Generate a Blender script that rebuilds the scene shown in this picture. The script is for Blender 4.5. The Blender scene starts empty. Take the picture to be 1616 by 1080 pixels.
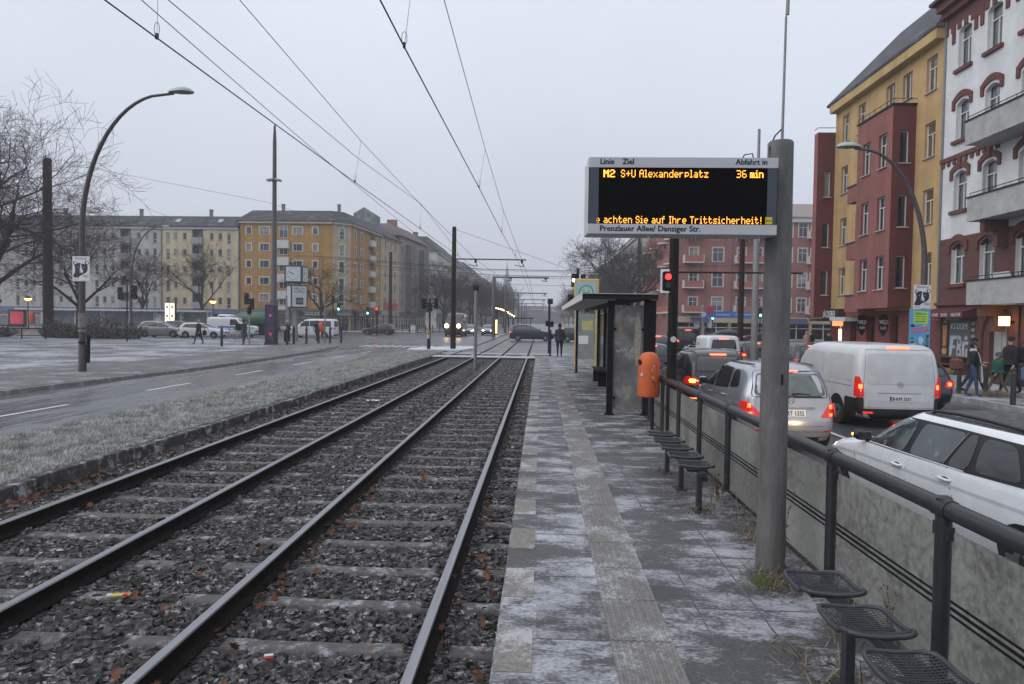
import bpy, bmesh, math, random
import numpy as np
from mathutils import Vector, Matrix
C = bpy.context.scene.collection
S = bpy.context.scene
R = math.radians
random.seed(7)

# ---------------------------------------------------------------- camera, sky, light, exposure
cam_d = bpy.data.cameras.new('camera'); cam = bpy.data.objects.new('camera', cam_d); C.objects.link(cam)
cam_d.sensor_width = 36.0; cam_d.lens = 36.0 * 1077.0 / 1616.0
cam_d.clip_start = 0.05; cam_d.clip_end = 5000
EYE = Vector((0, 0, 2.0))
cam.matrix_world = (Matrix.Translation(EYE) @ Matrix.Rotation(R(2.3675), 4, 'Z') @ Matrix.Rotation(R(90 - 1.735), 4, 'X') @ Matrix.Rotation(R(0.8), 4, 'Z'))
S.camera = cam
w = bpy.data.worlds.new("World"); S.world = w; w.use_nodes = True
nt = w.node_tree; nt.nodes.clear()
wo = nt.nodes.new('ShaderNodeOutputWorld'); bg = nt.nodes.new('ShaderNodeBackground')
sky = nt.nodes.new('ShaderNodeTexSky'); sky.sky_type = 'NISHITA'; sky.sun_disc = False
sky.sun_elevation = R(34); sky.sun_rotation = R(245); sky.dust_density = 4.0
tc = nt.nodes.new('ShaderNodeTexCoord'); sx = nt.nodes.new('ShaderNodeSeparateXYZ'); cr = nt.nodes.new('ShaderNodeValToRGB')
nt.links.new(tc.outputs['Generated'], sx.inputs[0]); nt.links.new(sx.outputs['Z'], cr.inputs[0])
e = cr.color_ramp.elements
e[0].position = 0.0; e[0].color = (0.49, 0.515, 0.60, 1)
e[1].position = 1.0; e[1].color = (1.02, 1.07, 1.20, 1)
for p, c in ((0.12, (0.595, 0.625, 0.72, 1)), (0.30, (0.71, 0.76, 0.865, 1)), (0.5, (0.81, 0.86, 0.96, 1))):
    k = e.new(p); k.color = c
ns = nt.nodes.new('ShaderNodeTexNoise'); ns.inputs['Scale'].default_value = 2.2; ns.inputs['Detail'].default_value = 3
nt.links.new(tc.outputs['Generated'], ns.inputs['Vector'])
mr = nt.nodes.new('ShaderNodeMapRange'); mr.inputs[1].default_value = .3; mr.inputs[2].default_value = .7; mr.inputs[3].default_value = .96; mr.inputs[4].default_value = 1.04
nt.links.new(ns.outputs[0], mr.inputs[0])
ml = nt.nodes.new('ShaderNodeVectorMath'); ml.operation = 'SCALE'
nt.links.new(cr.outputs[0], ml.inputs[0]); nt.links.new(mr.outputs[0], ml.inputs['Scale'])
mx = nt.nodes.new('ShaderNodeVectorMath'); mx.operation = 'MULTIPLY_ADD'; mx.inputs[1].default_value = (.006, .006, .006)
nt.links.new(sky.outputs[0], mx.inputs[0]); nt.links.new(ml.outputs[0], mx.inputs[2])
nt.links.new(mx.outputs[0], bg.inputs[0]); bg.inputs[1].default_value = 1.0
nt.links.new(bg.outputs[0], wo.inputs[0])
sd = bpy.data.lights.new('sun', 'SUN'); sd.energy = 1.2; sd.angle = R(60); sd.color = (1, .97, .94)
sun = bpy.data.objects.new('sun', sd); C.objects.link(sun); sun.rotation_euler = Vector((.82, .38, -.60)).to_track_quat('-Z', 'Y').to_euler()
S.view_settings.view_transform = 'Standard'; S.view_settings.look = 'None'; S.view_settings.gamma = 1; S.view_settings.exposure = 0.0
S.cycles.max_bounces = 6; S.cycles.diffuse_bounces = 2; S.cycles.glossy_bounces = 2; S.cycles.transmission_bounces = 3
S.cycles.transparent_max_bounces = 10; S.cycles.volume_bounces = 1; S.cycles.sample_clamp_indirect = 4

# ---------------------------------------------------------------- materials
MC = {}
def mat(name, col, rough=.7, metal=0., var=.12, vs=3., bump=0., bs=40., coat=0., emit=None, es=0., frost=0., fs=1.5, fcol=(.42, .43, .46), stretch=(1, 1, 1), spec=.5, rnd=0., side=0.):
    if name in MC: return MC[name]
    m = bpy.data.materials.new(name); m.use_nodes = True; MC[name] = m
    n = m.node_tree.nodes; l = m.node_tree.links; b = n['Principled BSDF']
    b.inputs['Roughness'].default_value = rough; b.inputs['Metallic'].default_value = metal
    b.inputs['Coat Weight'].default_value = coat; b.inputs['Specular IOR Level'].default_value = spec
    b.inputs['Base Color'].default_value = (*col, 1)
    if emit:
        b.inputs['Emission Color'].default_value = (*emit, 1); b.inputs['Emission Strength'].default_value = es
        if not var: return m
    t = n.new('ShaderNodeTexCoord'); mp = n.new('ShaderNodeMapping'); mp.inputs['Scale'].default_value = stretch
    g = n.new('ShaderNodeNewGeometry')
    l.new(g.outputs['Position'] if not rnd else t.outputs['Object'], mp.inputs[0])
    no = n.new('ShaderNodeTexNoise'); no.inputs['Scale'].default_value = vs; no.inputs['Detail'].default_value = 6; no.inputs['Roughness'].default_value = .65
    l.new(mp.outputs[0], no.inputs['Vector'])
    a = n.new('ShaderNodeMapRange'); a.inputs[1].default_value = .3; a.inputs[2].default_value = .7; a.inputs[3].default_value = 1 - var; a.inputs[4].default_value = 1 + var
    l.new(no.outputs[0], a.inputs[0])
    h = n.new('ShaderNodeVectorMath'); h.operation = 'SCALE'; h.inputs[0].default_value = col; l.new(a.outputs[0], h.inputs['Scale'])
    out = h.outputs[0]
    if rnd:
        oi = n.new('ShaderNodeObjectInfo'); q = n.new('ShaderNodeMapRange'); q.inputs[3].default_value = 1 - rnd; q.inputs[4].default_value = 1 + rnd
        l.new(oi.outputs['Random'], q.inputs[0]); h2 = n.new('ShaderNodeVectorMath'); h2.operation = 'SCALE'; l.new(out, h2.inputs[0]); l.new(q.outputs[0], h2.inputs['Scale']); out = h2.outputs[0]
    if frost:
        n2 = n.new('ShaderNodeTexNoise'); n2.inputs['Scale'].default_value = fs; n2.inputs['Detail'].default_value = 8; n2.inputs['Roughness'].default_value = .7
        l.new(mp.outputs[0], n2.inputs['Vector'])
        n3 = n.new('ShaderNodeTexNoise'); n3.inputs['Scale'].default_value = fs * 22; n3.inputs['Detail'].default_value = 3; l.new(mp.outputs[0], n3.inputs['Vector'])
        ma = n.new('ShaderNodeMath'); ma.operation = 'MULTIPLY_ADD'; ma.inputs[1].default_value = .30; l.new(n3.outputs[0], ma.inputs[0])
        mb_ = n.new('ShaderNodeMath'); mb_.operation = 'SUBTRACT'; mb_.inputs[1].default_value = .15; l.new(n2.outputs[0], mb_.inputs[0]); l.new(mb_.outputs[0], ma.inputs[2])
        f = n.new('ShaderNodeMapRange'); f.inputs[1].default_value = .62 - frost * .25; f.inputs[2].default_value = .72 - frost * .2; f.inputs[3].default_value = 0; f.inputs[4].default_value = .9
        l.new(ma.outputs[0], f.inputs[0])
        fa = f.outputs[0]
        if side:
            sp = n.new('ShaderNodeSeparateXYZ'); l.new(g.outputs['Normal'], sp.inputs[0])
            mu = n.new('ShaderNodeMath'); mu.operation = 'MULTIPLY'; mu.use_clamp = True; l.new(sp.outputs['Z'], mu.inputs[0]); l.new(fa, mu.inputs[1]); fa = mu.outputs[0]
        mi = n.new('ShaderNodeMix'); mi.data_type = 'RGBA'; l.new(fa, mi.inputs[0]); l.new(out, mi.inputs[6]); mi.inputs[7].default_value = (*fcol, 1); out = mi.outputs[2]
        rm = n.new('ShaderNodeMapRange'); rm.inputs[3].default_value = rough; rm.inputs[4].default_value = .85; l.new(fa, rm.inputs[0]); l.new(rm.outputs[0], b.inputs['Roughness'])
    l.new(out, b.inputs['Base Color'])
    if bump:
        nb = n.new('ShaderNodeTexNoise'); nb.inputs['Scale'].default_value = bs; nb.inputs['Detail'].default_value = 4; l.new(mp.outputs[0], nb.inputs['Vector'])
        bp = n.new('ShaderNodeBump'); bp.inputs['Strength'].default_value = bump; bp.inputs['Distance'].default_value = .02; l.new(nb.outputs[0], bp.inputs['Height']); l.new(bp.outputs[0], b.inputs['Normal'])
    return m
def glow(name, col, s): return mat(name, tuple(min(1, c) * .5 for c in col), .3, var=0, emit=col, es=s)

# ---------------------------------------------------------------- mesh builder
def frame_of(d):
    d = Vector(d).normalized(); a = Vector((0, 0, 1)) if abs(d.z) < .9 else Vector((1, 0, 0))
    u = d.cross(a).normalized(); return u, d.cross(u).normalized()
class MB:
    def __init__(s): s.v = []; s.f = []; s.m = []
    def add(s, vs, fs, mi=0):
        o = len(s.v); s.v.extend([tuple(p) for p in vs]); s.f.extend([tuple(i + o for i in f) for f in fs]); s.m.extend([mi] * len(fs)); return s
    def quad(s, a, b, c, d, mi=0): return s.add([a, b, c, d], [(0, 1, 2, 3)], mi)
    def box(s, c, d, mi=0, rz=0, M=None, bev=0):
        x, y, z = (q / 2 for q in d); r = Matrix.Rotation(rz, 3, 'Z') if M is None else M
        if bev:
            b = min(bev, x * .9, y * .9, z * .9); vs = []; fs = []
            ring = [(-x + b, -y), (x - b, -y), (x, -y + b), (x, y - b), (x - b, y), (-x + b, y), (-x, y - b), (-x, -y + b)]
            k = lambda q, t: (math.copysign(max(abs(q) - t, 0), q))
            lv = [(-z, b), (-z + b, 0), (z - b, 0), (z, b)]
            for zz, t in lv: vs += [Vector(c) + r @ Vector((k(px, t), k(py, t), zz)) for px, py in ring]
            for i in range(3):
                for j in range(8): fs.append((i * 8 + j, i * 8 + (j + 1) % 8, i * 8 + 8 + (j + 1) % 8, i * 8 + 8 + j))
            fs += [tuple(range(7, -1, -1)), tuple(range(24, 32))]
            return s.add(vs, fs, mi)
        vs = [Vector(c) + r @ Vector(p) for p in ((-x, -y, -z), (x, -y, -z), (x, y, -z), (-x, y, -z), (-x, -y, z), (x, -y, z), (x, y, z), (-x, y, z))]
        return s.add(vs, [(3, 2, 1, 0), (4, 5, 6, 7), (0, 1, 5, 4), (1, 2, 6, 5), (2, 3, 7, 6), (3, 0, 4, 7)], mi)
    def tube(s, pts, r, n=8, mi=0, cap=True):
        pts = [Vector(p) for p in pts]; k = len(pts)
        if not isinstance(r, (list, tuple)): r = [r] * k
        u = None; vs = []; fs = []
        for i, p in enumerate(pts):
            d = (pts[min(i + 1, k - 1)] - pts[max(i - 1, 0)])
            if d.length < 1e-9: d = Vector((0, 0, 1))
            d.normalize()
            if u is None: u, q = frame_of(d)
            else:
                u = u - d * u.dot(d)
                if u.length < 1e-6: u, q = frame_of(d)
                u.normalize(); q = d.cross(u)
            for j in range(n):
                a = 2 * math.pi * j / n; vs.append(p + u * (r[i] * math.cos(a)) + q * (r[i] * math.sin(a)))
        for i in range(k - 1):
            for j in range(n): fs.append((i * n + j, i * n + (j + 1) % n, i * n + n + (j + 1) % n, i * n + n + j))
        if cap: fs += [tuple(range(n - 1, -1, -1)), tuple(range((k - 1) * n, k * n))]
        return s.add(vs, fs, mi)
    def lathe(s, prof, c=(0, 0, 0), n=16, mi=0, axis='z', M=None):
        vs = []; fs = []; c = Vector(c)
        for r, h in prof:
            for j in range(n):
                a = 2 * math.pi * j / n; p = Vector((r * math.cos(a), r * math.sin(a), h))
                if axis == 'y': p = Vector((p.x, -p.z, p.y))
                if axis == 'x': p = Vector((p.z, p.x, p.y))
                if M: p = M @ p
                vs.append(c + p)
        k = len(prof)
        for i in range(k - 1):
            for j in range(n): fs.append((i * n + j, i * n + (j + 1) % n, i * n + n + (j + 1) % n, i * n + n + j))
        fs += [tuple(range(n - 1, -1, -1)), tuple(range((k - 1) * n, k * n))]
        return s.add(vs, fs, mi)
    def ball(s, c, r, n=10, mi=0, jit=0):
        if not isinstance(r, (tuple, list)): r = (r, r, r)
        vs = []; fs = []; k = max(4, n // 2 + 1)
        for i in range(k):
            t = math.pi * (i + .02) / (k - 1 + .04)
            for j in range(n):
                a = 2 * math.pi * j / n; q = 1 + random.uniform(-jit, jit)
                vs.append((c[0] + r[0] * q * math.sin(t) * math.cos(a), c[1] + r[1] * q * math.sin(t) * math.sin(a), c[2] - r[2] * q * math.cos(t)))
        for i in range(k - 1):
            for j in range(n): fs.append((i * n + j, i * n + (j + 1) % n, i * n + n + (j + 1) % n, i * n + n + j))
        return s.add(vs, fs, mi)
    def plate(s, pts, fn, t=.004, mi=0):
        """2D outline pts lifted by fn(a,b,off) into a thin solid plate"""
        n = len(pts)
        a = [fn(p[0], p[1], t) for p in pts]; b = [fn(p[0], p[1], 0) for p in pts]
        return s.add(a + b, [tuple(range(n))] + [(i, n + i, n + (i + 1) % n, (i + 1) % n) for i in range(n)], mi)
    def parts(s, name, mats, parent=None, smooth=None, **k):
        """one object per connected piece"""
        par = list(range(len(s.v)))
        def find(i):
            while par[i] != i: par[i] = par[par[i]]; i = par[i]
            return i
        for f in s.f:
            for q in f[1:]: par[find(q)] = find(f[0])
        grp = {}
        for f, m in zip(s.f, s.m): grp.setdefault(find(f[0]), []).append((f, m))
        o = None
        for g in grp.values():
            b = MB(); idx = {}
            for f, m in g:
                for q in f:
                    if q not in idx: idx[q] = len(b.v); b.v.append(s.v[q])
                b.f.append(tuple(idx[q] for q in f)); b.m.append(m)
            r = b.build(name, mats, parent, smooth, **k); o = o or r
        return o
    def build(s, name, mats, parent=None, smooth=None, loc=None, rz=0):
        me = bpy.data.meshes.new(name); me.from_pydata(s.v, [], s.f)
        for m in (mats if isinstance(mats, (list, tuple)) else [mats]): me.materials.append(m)
        me.polygons.foreach_set('material_index', s.m)
        me.update()
        if smooth is not None:
            me.shade_smooth()
            if smooth < 180: me.set_sharp_from_angle(angle=R(smooth))
        return put(name, me, parent, loc, rz)
def put(name, me, parent=None, loc=None, rz=0):
    o = bpy.data.objects.new(name, me); C.objects.link(o)
    if parent: o.parent = parent
    if loc: o.location = loc
    if rz: o.rotation_euler = (0, 0, rz)
    return o
def thing(name, label, cat, loc=(0, 0, 0), rz=0, group=None):
    o = bpy.data.objects.new(name, None); C.objects.link(o); o.location = loc; o.rotation_euler = (0, 0, rz); o.empty_display_size = .2
    return tag(o, label, cat, group)
def tag(o, label=None, cat=None, group=None, kind=None):
    if label: o['label'] = label
    if cat: o['category'] = cat
    if group: o['group'] = group
    if kind: o['kind'] = kind
    return o
def struct(o): o['kind'] = 'structure'; return o
def dup(root, loc, rz=None, label=None, group=None, scale=None):
    def cp(o, par):
        c = o.copy(); C.objects.link(c)
        if par: c.parent = par
        for ch in o.children: cp(ch, c)
        return c
    c = cp(root, None); c.location = loc
    if rz is not None: c.rotation_euler = (0, 0, rz)
    if label: c['label'] = label
    if group: c['group'] = group
    if scale: c.scale = (scale,) * 3
    return c
def text(mb, s, size, fn, mi=0, align='LEFT', sx=1., off=.002):
    """flat lettering; fn(a, b, off) places a point of the text plane"""
    cu = bpy.data.curves.new('t', 'FONT'); cu.body = s; cu.size = size; cu.align_x = align; cu.resolution_u = 2; cu.fill_mode = 'FRONT'
    o = bpy.data.objects.new('t', cu); C.objects.link(o)
    bpy.context.view_layer.update()
    me = bpy.data.meshes.new_from_object(o.evaluated_get(bpy.context.evaluated_depsgraph_get()))
    mb.add([fn(v.co.x * sx, v.co.y, off) for v in me.vertices], [tuple(p.vertices) for p in me.polygons], mi)
    bpy.data.objects.remove(o); bpy.data.curves.remove(cu); bpy.data.meshes.remove(me)
    return mb
def fplane(o, u, n, up=(0, 0, 1)):
    o = Vector(o); u = Vector(u); n = Vector(n); up = Vector(up)
    return lambda a, b, off=0: o + u * a + up * b + n * off
def XZ(x, y, z): return fplane((x, y, z), (1, 0, 0), (0, -1, 0))      # faces the viewer down the street
def stuffmesh(name, V, F, mats, mi=None, smooth=False):
    me = bpy.data.meshes.new(name); k = F.shape[1]
    me.vertices.add(len(V)); me.vertices.foreach_set('co', V.astype(np.float32).ravel())
    me.loops.add(F.size); me.loops.foreach_set('vertex_index', F.astype(np.int32).ravel())
    me.polygons.add(len(F)); me.polygons.foreach_set('loop_start', np.arange(len(F), dtype=np.int32) * k)
    for m in (mats if isinstance(mats, (list, tuple)) else [mats]): me.materials.append(m)
    if mi is not None: me.polygons.foreach_set('material_index', mi.astype(np.int32))
    me.update(calc_edges=True); me.validate(); me.shade_flat()
    o = bpy.data.objects.new(name, me); C.objects.link(o); return o

BLACK = mat('black_paint', (.010, .010, .011), .5, var=.2, spec=.2)
DARK = mat('dark_steel', (.018, .017, .019), .55, var=.25, vs=8, spec=.25)
GREY = mat('grey_metal', (.22, .22, .22), .5, .4, var=.15, vs=6)
LIGHTG = mat('light_grey', (.5, .5, .52), .5, var=.08)
WHITE = mat('white_paint', (.75, .75, .76), .45, var=.05)
CONC = mat('concrete_post', (.118, .116, .112), .8, var=.32, vs=14, bump=.3, bs=60, stretch=(1, 1, .22))
ORANGE = mat('orange_plastic', (.56, .105, .022), .5, var=.12, vs=5)
SIG_R = glow('signal_red', (1, .02, .02), 5.0); RED_E = glow('red_lamp', (1, .075, .022), 8.0); REDD = mat('red_lens', (.35, .01, .012), .12, var=.1, coat=.6); REDL = mat('red_lens_lit', (.40, .012, .012), .15, var=.1, coat=.5, emit=(1, .02, .012), es=.30)
AMBER_E = glow('amber_lamp', (1, .35, .04), 12.0); GREEN_E = glow('green_lamp', (.15, 1, .6), 9.0); WARM_E = glow('warm_lamp', (1, .62, .28), 10.0); WHITE_E = glow('white_lamp', (1, .96, .85), 9.0)
BROWN = mat('rusty_brown_mast', (.030, .020, .017), .8, var=.3, vs=6, spec=.15)
HAZE = 0.0008
# ---------------------------------------------------------------- ground, roads, pavements
ASPH = mat('asphalt_wet', (.070, .071, .077), .30, var=.25, vs=.7, bump=.12, bs=160, frost=.34, fs=.45, fcol=(.20, .205, .22), stretch=(1, .5, 1))
ROADM = mat('asphalt_road', (.085, .087, .095), .24, var=.4, vs=.9, bump=.07, bs=170, frost=.42, fs=.5, fcol=(.19, .195, .21), stretch=(1, .10, 1))
PAVM = mat('pavement_frost', (.115, .115, .12), .8, var=.25, vs=1.2, bump=.2, bs=60, frost=.70, fs=.40, fcol=(.37, .385, .42), stretch=(.8, .8, 1))
PAVR = mat('pavement_right', (.16, .16, .165), .75, var=.2, vs=1.2, bump=.2, bs=60, frost=.62, fs=.6, fcol=(.44, .455, .49))
KERB = mat('kerb_stone', (.17, .165, .16), .8, var=.25, vs=4, bump=.2, frost=.4, fs=3, fcol=(.4, .4, .42))
LINE = mat('road_paint', (.5, .5, .5), .6, var=.3, vs=5)
g = MB()
xs = [-1500, -8.45, -8.4, 2.28, 2.34, 1500]; ys = [-80, 37.4, 37.55, 58, 2500]
def gz_(x, y):
    if x <= -8.45: return -.03
    if x <= 2.3: return -.34 if y <= 37.4 else -.03
    return -.30 if y <= 37.55 else -.03
for y0, y1 in zip(ys, ys[1:]):
    for x0, x1 in zip(xs, xs[1:]):
        g.add([(x, y, gz_(x, y)) for x, y in ((x0, y0), (x1, y0), (x1, y1), (x0, y1))], [(0, 1, 2, 3)])
struct(g.build('ground', ASPH))
m = MB()
m.add([(-14.6, -20, -.026), (-8.42, -20, -.026), (-8.42, 58, -.026), (-14.6, 58, -.026)], [(0, 1, 2, 3)])
struct(m.build('road', ROADM))
m = MB()
for y0 in (1.2, 7.0, 12.6, 18.0, 23.4, 29.0, 34.5, 40): m.box((-10.65, y0 + 1.2, -.020), (.12, 2.3, .004))
for x in range(-40, 12, 3): m.box((x, 76.5, -.024), (1.3, .15, .004))
for k in range(9): m.box((-13.3 + .62 * k, 51.5, -.021), (.3, 3, .004))
for y0 in range(-4, 60, 6): m.box((6.25, y0, -.30 + .012 + max(0, (y0 - 37.5) / 20.5 * .27)), (.12, 2.4, .004))
struct(m.build('road_markings', LINE))
def extr(name, pts, z0, z1, m):
    b = MB(); n = len(pts)
    b.add([(x, y, z1) for x, y in pts] + [(x, y, z0) for x, y in pts], [tuple(range(n))] + [(i, n + i, n + (i + 1) % n, (i + 1) % n) for i in range(n)])
    return struct(b.build(name, m))
def strip(name, pts, wd, z0, z1, m):
    b = MB(); n = len(pts)
    for i in range(n):
        p = Vector((*pts[i], 0)); d = Vector((*pts[min(i + 1, n - 1)], 0)) - Vector((*pts[max(i - 1, 0)], 0)); d.normalize(); q = Vector((d.y, -d.x, 0)) * wd
        for r, z in ((p, z0), (p, z1), (p + q, z1), (p + q, z0)): b.v.append((r.x, r.y, z))
    for i in range(n - 1):
        for j in range(4): b.f.append((i * 4 + j, i * 4 + (j + 1) % 4, i * 4 + 4 + (j + 1) % 4, i * 4 + 4 + j)); b.m.append(0)
    b.f += [(0, 1, 2, 3), ((n - 1) * 4 + 3, (n - 1) * 4 + 2, (n - 1) * 4 + 1, (n - 1) * 4)]; b.m += [0, 0]
    return struct(b.build(name, m))
lk = [(-13.9, -20), (-13.8, 5), (-13.6, 16), (-13.1, 25), (-13.2, 33), (-13.7, 42), (-14.6, 48.5), (-16.5, 53), (-20, 57), (-25, 59.3), (-33, 60), (-120, 60)]
extr('pavement', [(-120, -20)] + [(x - .12, y) for x, y in lk[:-1]] + [(-120, 59.9)], -.03, .075, PAVM)
strip('kerb', lk, .14, -.03, .085, KERB)
strip('pavement_edge', [(x - .14, y) for x, y in lk[:9]], -4.2, .04, .0795, mat('pavement_edge', (.115, .113, .113), .8, var=.3, vs=1.5, bump=.3, bs=50, frost=.40, fs=.7, fcol=(.30, .31, .335)))
# far pavement along the left row of houses
fk = [(-120, 97), (-34, 97), (-25, 98.5), (-20.5, 103), (-18.8, 112), (-14.5, 160), (-14.5, 700)]
extr('far_pavement', fk + [(-140, 700)], -.03, .08, PAVM)
strip('far_kerb', fk, -.16, -.03, .09, KERB)
rk = [(12.9, -20), (12.9, 40), (13.2, 48), (15, 52), (19, 54), (120, 54)]
extr('right_pavement', [(x + .14, y) for x, y in rk[:-1]] + [(120, 53.9), (120, -20)], -.30, -.13, PAVR)
strip('right_kerb', rk, .22, -.30, -.12, mat('kerb_frosted', (.30, .30, .31), .85, var=.25, vs=4, frost=.55, fs=2, fcol=(.50, .51, .54)))
rf = [(120, 90), (21, 90), (17, 92), (14.5, 97), (14, 110), (14, 700)]
extr('far_right_pavement', rf + [(120, 700)], -.03, .08, PAVR)
# snow-topped traffic island, crossing slabs
SNOW = mat('snow_frost', (.55, .56, .60), .85, var=.15, vs=2, bump=.2, bs=30, frost=.2, fs=2, fcol=(.3, .3, .31))
extr('traffic_island', [(-8.7, 44.3), (-7.9, 43.6), (-5.2, 44.0), (-4.6, 47.5), (-4.7, 50.5), (-5.6, 50.6), (-7.2, 49), (-8.6, 46.5)], -.03, .10, SNOW)
m = MB()
m.box((-3.2, 38.3, -.012), (10.6, 1.7, .035)); m.box((-3.2, 42.0, -.018), (10.2, 1.2, .02))
struct(m.build('crossing_slabs', mat('crossing_slab', (.34, .34, .35), .8, var=.2, frost=.5, fcol=(.55, .56, .6))))
m = MB()
for x in (-6.1, -4.6, -3.0, -1.5, .1): m.box((x, 40.4, -.022), (.9, 1.2, .016))
struct(m.build('crossing_drain', mat('rubber_mat', (.04, .035, .033), .8, var=.3)))
# grass strip with its concrete edging
m = MB(); m.box((-7.3, 15.2, -.15), (2.24, 58.8, .34))
struct(m.build('verge_soil', mat('verge_soil', (.075, .075, .055), .95, var=.35, vs=6, bump=.6, bs=40, frost=.5, fs=3, fcol=(.26, .27, .25))))
m = MB(); y = -6.0
while y < 43.6:
    m.box((-6.11 + random.uniform(-.012, .012), y + .99, -.165 + random.uniform(-.025, .01)), (.13, 1.965, .40), bev=.014, rz=random.uniform(-.006, .006)); y += 2
struct(m.build('verge_edging', mat('edging_concrete', (.050, .046, .045), .85, var=.4, vs=7, bump=.5, bs=40, frost=.38, fs=5, fcol=(.42, .43, .45))))
rng = np.random.default_rng(3)
def grass(n, x0, x1, y0, y1, z, hmin, hmax, m, name):
    px = rng.uniform(x0, x1, n); py = rng.uniform(y0 ** .5, y1 ** .5, n) ** 2
    cl = np.sin(px * 5 + np.sin(py * 2.3) * 2) * np.sin(py * 3.1 + px) * .5 + .5
    h = rng.uniform(hmin, hmax, n) * (.5 + .8 * cl) * np.clip(1.2 - np.abs((px - (x0 + x1) / 2) / (x1 - x0)) * .8, .4, 1.2)
    a = rng.uniform(0, 2 * np.pi, n); wd = .0035 + .0004 * py
    lx = rng.normal(0, .5, n) * h; ly = rng.normal(0, .5, n) * h
    b = np.stack([px, py, np.full(n, z)], 1); s = np.stack([np.cos(a) * wd, np.sin(a) * wd, np.zeros(n)], 1)
    t = b + np.stack([lx, ly, h], 1)
    V = np.stack([b - s, b + s, t], 1).reshape(-1, 3); F = np.arange(n * 3).reshape(-1, 3)
    return stuffmesh(name, V, F, m)
mg = mat('frosted_grass', (.30, .305, .265), .9, var=.5, vs=2.3, frost=.62, fs=3.5, fcol=(.56, .575, .58))
gp = mg.node_tree.nodes['Principled BSDF']; rn = mg.node_tree.nodes.new('ShaderNodeNewGeometry')
tag(grass(150000, -8.6, -6.2, 4.5, 44, .015, .02, .085, mg, 'grass'), 'short frosted grey green grass on the strip between road and tracks', 'grass', kind='stuff')

# ---------------------------------------------------------------- ballast
BAL = mat('ballast_bed', (.030, .027, .025), .85, var=.5, vs=30, bump=1.0, bs=45, frost=.12, fs=6, fcol=(.3, .3, .31))
m = MB()
nx, ny = 26, 120
for j in range(ny + 1):
    for i in range(nx + 1):
        x = -6.05 + 5.83 * i / nx; y = -3 + 40.4 * j / ny; m.v.append((x, y, -.185 + random.uniform(-.012, .012)))
for j in range(ny):
    for i in range(nx): a = j * (nx + 1) + i; m.f.append((a, a + 1, a + nx + 2, a + nx + 1)); m.m.append(0)
struct(m.build('ballast_bed', BAL, smooth=180))
def stones(n, x0, x1, ys, zf, r0, r1):
    tv = np.array([(x, y, z) for z in (-1, 1) for y in (-1, 1) for x in (-1, 1)], float) * .80; tf = np.array([(0, 2, 3), (0, 3, 1), (4, 5, 7), (4, 7, 6), (0, 1, 5), (0, 5, 4), (2, 6, 7), (2, 7, 3), (0, 4, 6), (0, 6, 2), (1, 3, 7), (1, 7, 5)])
    var = [tv * (1 + rng.uniform(-.40, .40, (len(tv), 3))) for _ in range(24)]
    px = rng.uniform(x0, x1, n); py = ys; r = rng.uniform(r0, r1, n)
    sc = np.stack([r * rng.uniform(.8, 1.4, n), r * rng.uniform(.7, 1.1, n), r * rng.uniform(.5, .9, n)], 1)
    V = np.empty((n, len(tv), 3)); k = rng.integers(0, 24, n)
    a = rng.uniform(0, 6.28, n); b = rng.normal(0, .9, n); ca, sa, cb, sb = np.cos(a), np.sin(a), np.cos(b), np.sin(b)
    base = np.stack(var)[k] * sc[:, None, :]
    x, y, z = base[..., 0], base[..., 1], base[..., 2]
    y2 = y * cb[:, None] - z * sb[:, None]; z2 = y * sb[:, None] + z * cb[:, None]
    V[..., 0] = x * ca[:, None] - y2 * sa[:, None] + px[:, None]; V[..., 1] = x * sa[:, None] + y2 * ca[:, None] + py[:, None]
    V[..., 2] = z2 + zf + rng.uniform(-.016, .014, n)[:, None]
    ph = np.abs(((py - 4.38 + .3485) % .697) - .3485); on = (ph < .098) & (((px > -5.65) & (px < -3.15)) | ((px > -2.72) & (px < -.21)))
    inner = (np.abs(px + 1.465) < .62) | (np.abs(px + 4.40) < .62)
    V[..., 2] -= (on & (rng.random(n) < np.where(inner, .96, .72)))[:, None] * .05
    F = (tf[None] + (np.arange(n) * len(tv))[:, None, None]).reshape(-1, 3)
    return V.reshape(-1, 3), F
def ballstone(name, col):
    m = mat(name, col, .72, var=.25, vs=25, frost=.36, fs=16, fcol=(.34, .345, .36), side=1)
    n = m.node_tree.nodes; l = m.node_tree.links; b = n['Principled BSDF']; src = b.inputs['Base Color'].links[0].from_socket
    ge = n.new('ShaderNodeNewGeometry'); q = n.new('ShaderNodeMapRange'); q.inputs[3].default_value = .35; q.inputs[4].default_value = 1.9; l.new(ge.outputs['Random Per Island'], q.inputs[0])
    h = n.new('ShaderNodeVectorMath'); h.operation = 'SCALE'; l.new(src, h.inputs[0]); l.new(q.outputs[0], h.inputs['Scale']); l.new(h.outputs[0], b.inputs['Base Color'])
    return m
STONE = ballstone('ballast_stone', (.039, .034, .032))
n1, n2 = 66000, 36000
v1, f1 = stones(n1, -6.05, -.26, rng.uniform(2.6, 13.5, n1), -.186, .017, .036)
v2, f2 = stones(n2, -6.05, -.26, 13.5 + 23.6 * rng.uniform(0, 1, n2) ** 1.5, -.188, .024, .044)
keep = np.concatenate([f1, f2 + len(v1)])
tag(stuffmesh('ballast_stones', np.concatenate([v1, v2]), keep, STONE), 'dark grey crushed stone ballast filling the track bed', 'ballast', kind='stuff')

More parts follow.
